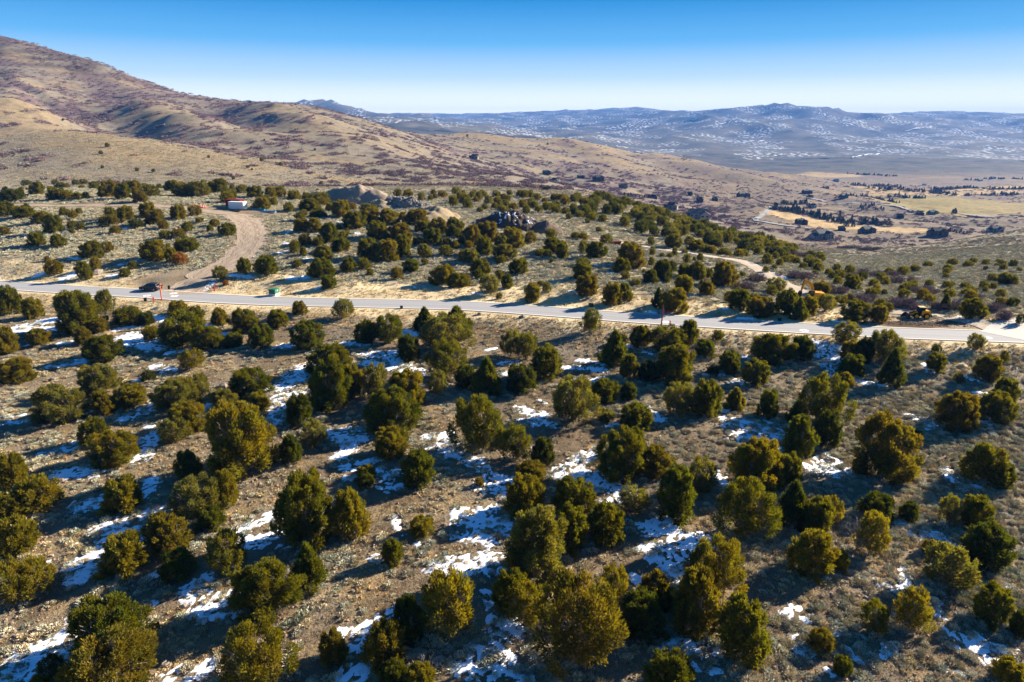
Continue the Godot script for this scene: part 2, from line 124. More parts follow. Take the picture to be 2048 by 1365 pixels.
	[-138.9,216,3,2.7,"rl"],[-100.6,178.5,2.5,2.3,"rl"],[-12.7,201.4,2.8,2.5,"rb"],[28.6,167.8,2.4,2.1,"rl"],[64,291.7,4.5,4,"rd"],[69.6,218.7,3.5,2.3,"rl"],[110.6,162,2.7,2.2,"rk"],
	[30.4,288.2,4.2,4.2,"rd"],[-120.9,235.1,3.5,2.6,"rb"],[-97.5,224.3,3.4,2.5,"rb"],[-88.2,297.1,4.4,3.3,"rl"],[-187.1,311.9,4.6,3.4,"rl"],[-62.9,272.2,4,3,"rb"],[-14,188.1,2.1,2.9,"rl"],
	[90.2,188.3,2.6,2.4,"rd"],[86.2,177,2.4,2.3,"rl"],[82.8,302.9,4.5,4.3,"rl"],[94,258.9,4.2,3.4,"rk"],[45.9,352.1,5.2,4.8,"rd"],[81,295.5,4.8,3.8,"rd"],[-24.7,292.3,4.1,4.3,"rl"],
	[96.4,349.5,5.3,4.7,"rd"],[112.7,280.4,4.5,3.7,"rd"],[57.2,286.1,4.2,4,"rd"],[18.6,284.6,4.5,3.6,"rl"],[-21.6,306.1,4.3,4.4,"rl"],[57.2,318.6,4.5,4.5,"rk"],[42.3,342.3,5.1,4.6,"rd"],
	[-285.5,439.8,6.7,4.5,"rl"],[48.4,235.9,2.5,3.6,"rl"],[50.1,193.4,2.1,3,"cl"],[86.8,346.8,5.1,4.7,"rk"],[-52,260.6,3.2,3.4,"rl"],[95.1,297.7,4.2,4.3,"rd"],[103.6,185.2,2.7,2.7,"rk"],
	[78.6,154.2,1.9,2.1,"rl"],[23.8,313,4.4,4.3,"rb"],[42.7,347.1,5,4.7,"rd"],[157.1,231.7,3.8,2.4,"rl"],[63.4,263.7,4.1,3.3,"rd"],[-99.7,279.3,4.1,2.9,"rl"],[21.3,230.2,3.5,2.4,"rl"],
	[138.9,341.2,5.3,4.4,"rk"],[-135.3,215,2.7,2.7,"rl"],[-93.2,270.7,3.3,3.3,"ry"],[17.4,295.2,4.3,3.9,"rl"],[47.1,325.2,4.8,4.2,"rd"],[4.4,292,4.3,3.7,"rb"],[102.6,363.1,5.3,4.8,"rd"],
	[18.6,301.8,4.2,4,"rl"],[74.7,260.7,4.1,3.2,"rl"],[102.1,343.5,4.7,4.7,"rd"],[138,333.5,5.1,4.2,"rd"],[102.9,213.5,2.6,2.7,"rl"],[52.2,327.3,4.7,4.2,"rd"],[-57.9,187.5,1.9,2.8,"rl"],
	[110.8,326.3,5.1,4,"rl"],[79,229.4,3.1,2.6,"rl"],[47.8,166.3,2.3,1.9,"rb"],[113.9,182.4,2.5,2.1,"rl"],[104.7,260.1,3.9,3.3,"rd"],[114,370.3,5.1,5,"rd"],[82.7,144.5,1.6,2.1,"rl"],
	[140.1,190.8,2.8,2.5,"rl"],[14.7,292.4,4.3,3.6,"rl"],[65.8,338,4.9,4.2,"rl"],[0.2,283,4,3.5,"rb"],[147.3,238.8,3.6,2.4,"rl"],[79.1,353.3,4.7,4.7,"rd"],[87.9,278,4.1,3.4,"rd"],
	[59.1,367,4.9,4.8,"rk"],[36.8,278.4,4.2,3.3,"rl"],[130.9,218.6,3,2.4,"rk"],[49.7,207,2,2.9,"cg"],[118.9,321.2,4.4,4.2,"rl"],[76.1,378.5,5.3,4.7,"rd"],[145.6,350.9,5.2,4.2,"rk"],
	[114.5,318.9,4.4,4.1,"rk"],[81.1,204.5,2.3,2.6,"rl"],[95.1,201.6,2.6,2.3,"rl"],[89,245.3,3.4,3.2,"rl"],[-169.7,270.9,3.3,3,"rl"],[-70.6,245.2,3,2.7,"rl"],[-15.5,208.7,2.6,2.3,"rl"],
	[10.2,192.4,2.4,2.2,"rl"],[103.9,355.2,4.9,4.5,"rl"],[110.9,300.1,4.4,3.6,"rk"],[122.6,404.9,5.4,5.3,"rl"],[76.2,363.6,5.4,4.2,"rd"],[97.1,238.9,3.1,3.2,"rl"],[125.1,176.9,2.4,2.4,"rl"],
	[113,334.8,5,3.8,"rk"],[55.4,198.5,2.1,2.5,"cl"],[20.2,330.9,4.5,3.9,"rb"],[29,324.1,4.5,3.8,"rl"],[-25.7,305.7,3.9,3.9,"rk"],[-27.5,339.9,4.3,4.3,"rk"],[109.4,364.6,4.9,4.5,"rd"],
	[32,277.9,4,3.2,"rl"],[168.6,231.8,3.1,2.3,"rl"],[-319.1,458.4,6.7,4.3,"rg"],[116.7,348.8,4.9,4.1,"rd"],[-10.2,303.1,3.8,3.8,"rk"],[51.3,379.2,4.7,4.9,"rk"],[5.6,335.7,4.2,4.2,"rl"],
	[38.9,187.7,1.8,2.7,"rl"],[55.9,304.2,4,3.7,"rl"],[56.9,280.5,3.7,3.4,"rd"],[134.3,401.9,5.3,5,"rd"],[34.3,303,3.8,3.9,"rl"],[108.3,246.8,3,2.7,"rl"],[127.9,177.1,2.2,1.9,"rl"],
	[94.1,321,4,4.2,"rd"],[141.6,377.2,4.9,4.7,"rl"],[67.4,283.5,3.9,3.3,"rl"],[47.7,310.8,4.2,3.6,"rd"],[74.4,252.4,3.7,2.8,"rd"],[-36.3,171.9,2,2,"rl"],[60.8,361.7,4.6,4.4,"rl"],
	[26.1,289.1,3.6,3.6,"rd"],[133.1,330.9,4.5,3.9,"rk"],[101.8,370.1,4.6,4.7,"rk"],[78,400,5.3,4.7,"rd"],[91.6,234.6,2.7,2.7,"rl"],[58,291.3,4.1,3.2,"rk"],[57.6,314.3,4.2,3.6,"rd"],
	[104.6,275.4,3.5,3.5,"rl"],[-52.6,320.1,4,3.9,"rl"],[101,311.1,4.3,3.5,"rk"],[-70.9,246.4,3.1,2.4,"rl"],[43,207.1,2,2.8,"rl"],[22,287.9,4.1,3.1,"rl"],[115.8,262.1,3.6,3,"rd"],
	[-32.5,324,4.5,3.5,"rb"],[-15.1,320.1,4,3.8,"rk"],[9.6,293.8,3.7,3.5,"rk"],[77.4,291.6,3.6,3.6,"rd"],[131.2,219.4,2.9,2.6,"rk"],[120,369.3,4.7,4.5,"rd"],[23.6,331.4,4.3,3.8,"rk"],
	[49.9,354.8,4.2,4.4,"rk"],[27,302.1,4.2,3.2,"rl"],[103,299.6,3.8,3.6,"rd"],[129.2,365.5,4.4,4.6,"rl"],[85.1,368.9,5.1,4,"rk"],[76.7,352.1,4.2,4.3,"rk"],[122,315.4,4.1,3.7,"rl"],
	[66.9,309.9,4.1,3.5,"rl"],[91.8,285.4,3.6,3.4,"rd"],[95.6,371.9,4.8,4.3,"rd"],[118.4,310.5,4.3,3.3,"rl"],[93.8,146.4,1.8,1.5,"rl"],[8.5,298.7,3.7,3.5,"rl"],[-281.9,439.7,5.4,4.1,"ry"],
	[-5.6,293.1,3.5,3.6,"rl"],[5.7,280,3.3,3.4,"rl"],[-23.5,183.2,2.1,1.9,"rl"],[-69.3,247.1,3.4,2.6,"rl"],[93.2,410.1,5,4.9,"rk"],[95.3,401.2,5,4.7,"rd"],[168.4,226.6,2.8,2.8,"rd"],
	[11.9,328.9,4.3,3.6,"rl"],[119.2,336,4.7,3.5,"rd"],[112.6,293.1,3.9,3.2,"rl"],[63.7,350.9,4.4,4,"rl"],[132.3,362.1,4.4,4.3,"rk"],[91.3,391.8,5,4.3,"rl"],[40.7,332.6,4.3,3.6,"rk"],
	[106.5,353.4,4.5,3.9,"rd"],[98.1,339.8,4.4,3.7,"rl"],[109,263.3,3.3,3,"rl"],[72.6,420.5,5.4,4.6,"rl"],[27.4,282.7,3.7,3.1,"rk"],[130.5,421.3,5.3,4.7,"rd"],[76.9,278.1,3.3,3.4,"rl"],
	[138.1,383.2,4.7,4.5,"rk"],[-168,273.3,3,2.7,"rl"],[-58.2,188.6,1.9,2.1,"rl"],[-37.1,182.9,2.1,1.8,"rk"],[-94.4,298.7,3.5,3.4,"rl"],[-75.4,267.9,3.4,2.9,"rl"],[116.4,254.5,3.2,2.9,"rl"],
	[98.5,407.9,5.2,4.4,"rk"],[10.8,282.5,3.4,3.2,"rl"],[3.9,342.7,4.3,3.7,"rl"],[109.7,182.9,2.5,2,"rl"],[90.3,209.4,2.4,2.1,"rl"],[70.7,318.6,3.9,3.6,"rd"],[124.1,448.6,5.2,5.4,"rk"],
	[121.9,355.3,4.7,3.7,"rl"],[86.3,419.3,4.9,4.9,"rd"],[30.5,295.6,3.9,3,"rl"],[64.5,280.8,3.6,3,"rd"],[-103.7,227,2.8,2,"rl"],[-285.6,466,5.7,4,"rb"],[6.9,159.8,2,1.4,"rl"],
	[131.6,411.6,5.1,4.6,"rk"],[66.3,421.1,5,4.7,"rk"],[29.6,288,3.6,3.1,"rl"],[110.9,414.6,5,4.6,"rl"],[61.3,306.2,3.8,3.3,"rd"],[-23.8,318.4,3.7,3.6,"rk"],[86.2,361.2,4.3,4,"rl"],
	[140.7,216.8,2.5,2.6,"rk"],[106.2,372,4.4,4.2,"rd"],[15.1,304.2,3.8,3.2,"rk"],[103.4,306.9,3.9,3.2,"rd"],[98.1,167.3,2,2,"rk"],[94.2,222.8,2.7,2.5,"rd"],[93.6,359.6,4.8,3.6,"rd"],
	[120.5,177.8,1.9,1.8,"rl"],[116.8,392.8,4.9,4.2,"rl"],[133.4,326.8,4.2,3.4,"rl"],[-96,217.1,2.2,2.3,"rl"],[105,293.9,3.3,3.5,"rl"],[33.8,289.3,3.4,3.2,"rl"],[107.8,268.9,3.2,3,"rk"],
	[110.1,284.3,3.7,2.9,"rd"],[-212.3,374.4,4.1,4.3,"rl"],[95.3,342.3,4.3,3.5,"rd"],[97.4,334.2,3.8,3.7,"rd"],[141.5,345.8,3.9,4,"rl"],[145.1,353.4,4,4.1,"rk"],[-3.7,322.2,3.9,3.3,"rb"],
	[-240.8,389.2,4.4,4.2,"ry"],[119,301.5,3.3,3.5,"rd"],[-149.4,237.4,2.4,2.4,"rl"],[-3.1,151.7,1.6,1.6,"rl"],[-67.8,247.1,3.1,2,"ry"],[100.5,278.6,3.2,3,"rd"],[69.8,311.7,3.5,3.4,"rk"],
	[9.4,312.5,3.6,3.3,"rl"],[-40.7,310.4,3.4,3.4,"rk"],[60.6,297.5,3.6,3,"rl"],[-2.5,290.1,3.1,3.2,"rl"],[68.2,447.3,5.3,4.5,"rl"],[52.2,335.5,4.2,3.2,"rl"],[33.8,285.4,3.6,2.8,"rk"],
	[102,233.5,2.9,2.4,"rl"],[-286.8,458.6,5,3.9,"rl"],[-67.3,246,2.7,2.1,"rl"],[-52.6,221.8,2.5,1.9,"rl"],[77.4,282.4,3.5,2.8,"rd"],[83.9,341.1,4,3.5,"rk"],[65.4,316.9,3.6,3.3,"rk"],
	[101.7,173,2.1,1.9,"rd"],[-81.4,299.1,3.3,3.2,"ry"],[67.5,336.3,4.2,3.2,"rk"],[67.3,435.8,5.1,4.4,"rd"],[-18.8,325.4,3.6,3.5,"rk"],[33,343.5,4.1,3.4,"rk"],[-144.4,337.6,3.7,3.6,"ry"],
	[-6.6,308.9,3.8,2.9,"rl"],[39.5,338.1,3.7,3.5,"rb"],[119.1,260.5,3.1,2.7,"rl"],[135.2,208.6,2.3,2.3,"rk"],[-86,297.7,3.5,2.8,"rl"],[120.2,435.1,5.3,4.2,"rd"],[91.8,276.8,3.2,2.8,"rl"],
	[54.6,384.7,4.7,3.6,"rd"],[131.5,376,4.4,3.7,"rl"],[121.1,170.3,1.6,1.7,"rl"],[53.4,356.7,4.1,3.5,"rl"],[47.5,203.1,2.2,1.7,"rl"],[169.9,248.2,2.7,2.1,"rl"],[-171.8,361.6,3.8,3.8,"rk"],
	[111.9,357.4,3.9,3.7,"rk"],[-2.2,318.2,3.3,3.4,"rk"],[135.5,369.8,4.4,3.6,"rd"],[54.5,299.8,3.4,2.9,"rd"],[157.7,215.9,2.4,2.2,"rl"],[34.5,314.4,3.7,3,"rk"],[84.4,388.6,4.2,4,"rd"],
	[167,237.6,2.8,2.3,"rk"],[-75.3,249.8,2.9,2.3,"ry"],[-198.4,377.1,3.9,3.8,"rl"],[70.7,187.1,1.8,1.8,"rg"],[100.5,357.2,4,3.5,"rd"],[70.7,354.1,3.9,3.4,"rl"],[94.7,465.4,4.9,4.7,"rl"],
	[121.8,178.4,2,1.8,"rl"],[149.7,371.9,3.9,3.9,"rk"],[76.3,457.2,5.2,4.2,"rl"],[55.2,216.5,2.3,1.7,"rl"],[-13.5,334.8,3.7,3.2,"rk"],[103.5,402.9,4.4,3.9,"rl"],[123.1,390.7,4,4,"rl"],
	[147.2,370.8,3.8,3.9,"rd"],[137.9,402.2,4.5,3.8,"rd"],[88.1,194.8,2,1.7,"rg"],[79,409.7,4.6,3.8,"rd"],[-140.8,334.2,3.8,3,"rl"],[72.9,417.5,4.4,4.1,"rd"],[-20.2,316.4,3.1,3.3,"rl"],
	[68.8,453.8,4.9,4.3,"rd"],[65.7,432.2,4.5,4.2,"rd"],[115.8,468.1,4.7,4.9,"rk"],[78.6,391.2,4.2,3.7,"rk"],[122.1,425,4.6,4.1,"rd"],[-49.3,324.1,3.2,3.2,"rb"],[73.4,381,4,3.6,"rl"],
	[113.1,332,3.3,3.4,"rk"],[-7.8,333.3,3.3,3.3,"rl"],[-197.4,361.7,3.7,3.4,"ry"],[32,251.1,2.5,2,"rl"],[62.4,181.8,1.7,1.6,"rg"],[83.1,349.3,3.8,3.2,"rl"],[-48.9,327.9,3.2,3.3,"rk"],
	[95.6,460.6,4.5,4.6,"rd"],[109.5,417.5,4.6,3.7,"rd"],[22.7,272.4,3,2.4,"rl"],[-262.2,395.2,4.1,3.6,"rl"],[117,400.5,4.2,3.8,"rd"],[120.2,381.5,4.1,3.5,"rd"],[61.3,365.7,3.5,3.6,"rk"],
	[-239.2,398.7,4.1,3.6,"rk"],[80.9,365,3.8,3.3,"rd"],[127.3,317.7,3.5,2.8,"rk"],[43.6,316.2,3.5,2.7,"rd"],[-126.6,183.6,1.6,1.6,"rb"],[-56,221.2,1.9,1.9,"rl"],[9.2,238.7,2.1,2.1,"rl"],
	[-11.2,283.5,3.1,2.4,"rl"],[55.3,389.1,3.6,3.8,"rd"],[60.7,415.8,4.2,3.8,"rd"],[-56.3,222.8,2.2,1.7,"rl"],[15,240.5,2.4,1.8,"rl"],[88.3,399.1,4,3.7,"rl"],[104.1,368.7,4,3.1,"rk"],
	[83.6,431.3,4.6,3.7,"rk"],[76.7,459.7,4.3,4.4,"rk"],[-15.2,345.6,3.4,3.2,"rk"],[135.4,346,3.4,3.3,"rd"],[-7.4,288.2,2.8,2.6,"rb"],[-12.8,277.3,2.8,2.4,"rl"],[105.6,335.7,3.5,2.9,"rk"],
	[70.6,314.3,3.2,2.7,"rl"],[66.3,324.6,3.4,2.8,"rd"],[120.1,181.9,1.9,1.6,"rl"],[-85.6,303.3,2.8,2.9,"rl"],[-286.1,419.9,4,3.8,"rk"],[105.9,362.7,3.7,3.2,"rd"],[-21.4,310.8,3.3,2.5,"rk"],
	[-3.1,303.9,3.1,2.6,"rl"],[59.9,377.1,3.8,3.2,"rd"],[9.4,346.9,3.2,3.2,"rl"],[107.9,459,4.9,3.8,"rl"],[-23.3,325.6,3.2,2.8,"rb"],[30.5,330.8,3.1,3,"rl"],[121.8,268.1,2.7,2.4,"rd"],
	[-92.9,291,2.8,2.6,"rl"],[-70,163.3,1.5,1.3,"su"],[-162.1,353.9,3.5,3,"rl"],[59,360.3,3.7,3,"rl"],[-4.3,284.5,2.8,2.5,"rl"],[94.4,468.5,4.5,4.2,"rd"],[-132.4,329.3,3,3,"rl"],
	[86.4,408.8,3.7,3.8,"rl"],[87.3,385.4,3.7,3.4,"rd"],[134.2,357.3,3.3,3.3,"rl"],[75.8,194,1.8,1.4,"rl"],[66,397,3.8,3.4,"rk"],[64.6,357.6,3.7,2.9,"rk"],[123.9,442.7,4.2,3.9,"rl"],
	[-37.4,332,2.9,3,"rb"],[107.2,385.7,3.8,3.2,"rl"],[63.6,386.1,3.6,3.3,"rd"],[94.6,416,4.1,3.5,"rd"],[102.9,458.9,4.1,4.2,"rl"],[-135.2,209.9,1.8,1.6,"rl"],[11,185.8,1.6,1.4,"rl"],
	[29.7,268.2,2.3,2,"rl"],[92.6,396,4,3.2,"rd"],[138.8,353.9,3.5,3,"rk"],[141.5,372.6,3.6,3.1,"rd"],[-71.3,257.5,2.6,2,"rl"],[-276.5,407.4,3.9,3.3,"ry"],[90.2,161,1.5,1.5,"rd"],
	[126.6,346.9,3.3,2.9,"rd"],[-4.2,280.8,2.5,2.5,"rl"],[-1.1,346.9,3.3,2.8,"rl"],[9.3,307.2,2.7,2.7,"rk"],[48.6,364.7,3.4,3,"rl"],[88.3,424.1,4.3,3.2,"rd"],[-177.7,351,3.2,2.9,"rl"],
	[130.5,201.6,1.8,1.8,"rl"],[-308.1,470.8,4.6,3,"rl"],[80,385.6,3.9,2.9,"rl"],[-152,350.2,3.3,2.8,"rk"],[68.3,382.1,3.5,3.1,"rd"],[112,280.2,2.6,2.3,"rk"],[66.6,379.9,3.4,3.1,"rd"],
	[26,340.1,3.3,2.6,"rl"],[9.2,342.3,2.9,2.9,"rl"],[94.6,449.6,4.3,3.5,"rd"],[84,460.7,4.4,3.6,"rd"],[119.9,446.8,4,3.7,"rk"],[109.8,431.6,3.7,3.7,"rd"],[91,450.9,4.3,3.5,"rd"],
	[115.5,282.1,2.5,2.4,"rl"],[-18.8,341.3,2.9,2.9,"rl"],[113,406.4,3.5,3.5,"rd"],[122.1,438.9,4.3,3.3,"rl"],[106.3,413.9,3.6,3.5,"rk"],[124.7,356,3.5,2.7,"rd"],[104.4,385.2,3.8,2.9,"rd"],
	[88.2,351.8,3.4,2.6,"rd"],[110.9,466.6,4.3,3.6,"rk"],[134.9,398.3,3.7,3.1,"rk"],[-15.8,312.9,2.8,2.4,"rb"],[-52,215.7,1.6,1.6,"rl"],[87.6,358.4,3.3,2.7,"rk"],[26.4,335.4,3.1,2.5,"rl"],
	[95.8,410,3.9,3,"rd"],[63.9,391.7,3.5,3,"rl"],[101.8,444.9,3.8,3.6,"rd"],[-234.2,393.8,3.5,3,"rl"],[99,419.1,3.8,3.2,"rd"],[104.4,424.5,3.9,3.2,"rk"],[-7,317.2,3,2.3,"rl"],
	[113.3,286.3,2.3,2.4,"rl"],[15.2,323.6,3,2.3,"rb"],[122.8,467.4,4.2,3.5,"rd"],[113.2,449.8,4,3.4,"rd"],[85.8,431.2,3.5,3.5,"rl"],[-80.8,270.1,2.4,2,"rl"],[81.4,380.1,3.3,2.9,"rd"],
	[70.2,418.5,3.5,3.3,"rk"],[-47,320.3,2.6,2.6,"rb"],[-159.1,346.6,2.9,2.7,"rl"],[119.7,400.1,3.2,3.3,"rd"],[146,197.8,1.8,1.5,"rk"],[45.2,204,1.7,1.4,"rl"],[86.9,373.1,3.5,2.6,"rk"],
	[20.2,341.8,2.7,2.8,"rk"],[116.4,405,3.7,2.9,"rd"],[125.7,426.3,3.4,3.4,"rd"],[100.4,192.3,1.8,1.4,"rl"],[119.5,428.3,3.4,3.4,"rd"],[117.3,417,3.4,3.3,"rd"],[107.2,440.2,3.9,3.1,"rd"],
	[89.6,468.6,3.8,3.6,"rl"],[-35.3,318.8,2.6,2.4,"rb"],[58.1,399.7,3.6,2.8,"rk"],[25.1,326,2.8,2.4,"rl"],[69.6,420.9,3.8,2.9,"rk"],[-23.9,341.9,2.7,2.6,"rk"],[94.5,433,3.6,3.2,"rl"],
	[-36.8,312.6,2.6,2.3,"rl"],[91.4,440.1,3.8,3.1,"rl"],[-6.4,336.9,2.8,2.5,"rl"],[110,166.4,1.4,1.2,"rk"],[122.7,394.6,3.2,2.9,"rk"],[-272.7,459.6,3.4,2.8,"rk"],[34.7,176.7,1.1,1.4,"rl"],
	[113,443.9,3.4,3.3,"rl"],[159.5,210.9,1.8,1.5,"rk"],[90.8,461.8,3.6,3.4,"rd"],[53.2,196.9,1.1,1.6,"cl"],[-109.8,324.5,2.7,2.1,"rl"],[118.6,405.6,3.3,2.8,"rk"],[126,462.2,3.5,3.3,"rd"],
	[114.1,453.6,3.7,3,"rk"],[72.5,468.2,3.7,3.1,"rd"],[-361.2,632.7,4.2,4,"rl"],[-230.1,647.7,4.3,4.1,"rl"],[-149.4,545.7,3.6,3.4,"rl"],[111.2,421.4,3.2,3,"rk"],[32.6,336.2,2.5,2.3,"rl"],
	[102.6,421.4,3.2,2.9,"rd"],[-18.4,336.6,2.6,2.3,"rl"],[84.4,436.1,3.3,2.9,"rd"],[-217.8,385.2,2.8,2.6,"ry"],[6.9,339,2.6,2.2,"rb"],[-296.3,438.4,3.1,3,"ry"],[152.9,216.8,1.5,1.6,"rd"],
	[84.4,447.7,3.4,2.8,"rd"],[89.5,437.8,3.2,2.6,"rd"],[166,230.3,1.7,1.4,"rk"],[-299.6,425.1,2.8,2.7,"ry"],[-349.7,601.7,3.5,3.4,"rl"],[-288.7,540.7,3.2,3,"rl"],[-274,535.9,3.1,3,"rl"],
	[-210.9,640.6,3.8,3.6,"rl"],[-235.3,401.1,2.7,2.5,"rl"],[-279.6,422.4,2.8,2.5,"ry"],[-210.2,379.5,2.5,2,"rl"],[172.1,250.5,1.6,1.5,"rl"],[178.9,248.4,1.5,1.5,"rk"],[-252.2,397.4,2.4,2.1,"rl"],
	[-319.5,547.9,2.8,2.7,"rl"],[-209.5,526.3,2.7,2.6,"rl"],[-223.6,594.4,3,2.9,"rl"],[-99.9,357.5,1.8,1.7,"rl"],[-288,414.2,2.5,2,"rl"],[23.5,176.4,0.9,0.8,"rl"],[-271.3,631.2,2.8,2.6,"rl"],
	[-506.2,1335.9,5.9,5.6,"rl"],[-497.2,1370.7,6,5.7,"rl"],[-572,913.2,3.3,3.2,"rl"],[-474.6,959.6,3.5,3.3,"rl"],[-525.6,889.2,3.3,3.1,"rl"],[-218.1,588.6,2.2,2,"rl"],[-256.1,762.5,2.8,2.7,"rl"],
	[-228.6,820.9,3,2.9,"rl"],[-18.6,666.8,2.4,2.3,"rl"],[-102.6,1639.1,6,5.7,"rl"],[-289.9,832.4,2.4,2.3,"rl"],[-261.2,853.8,2.5,2.4,"rl"],[-189.2,913.3,2.7,2.5,"rl"],[82.9,1654.9,4.8,4.6,"rl"],
]

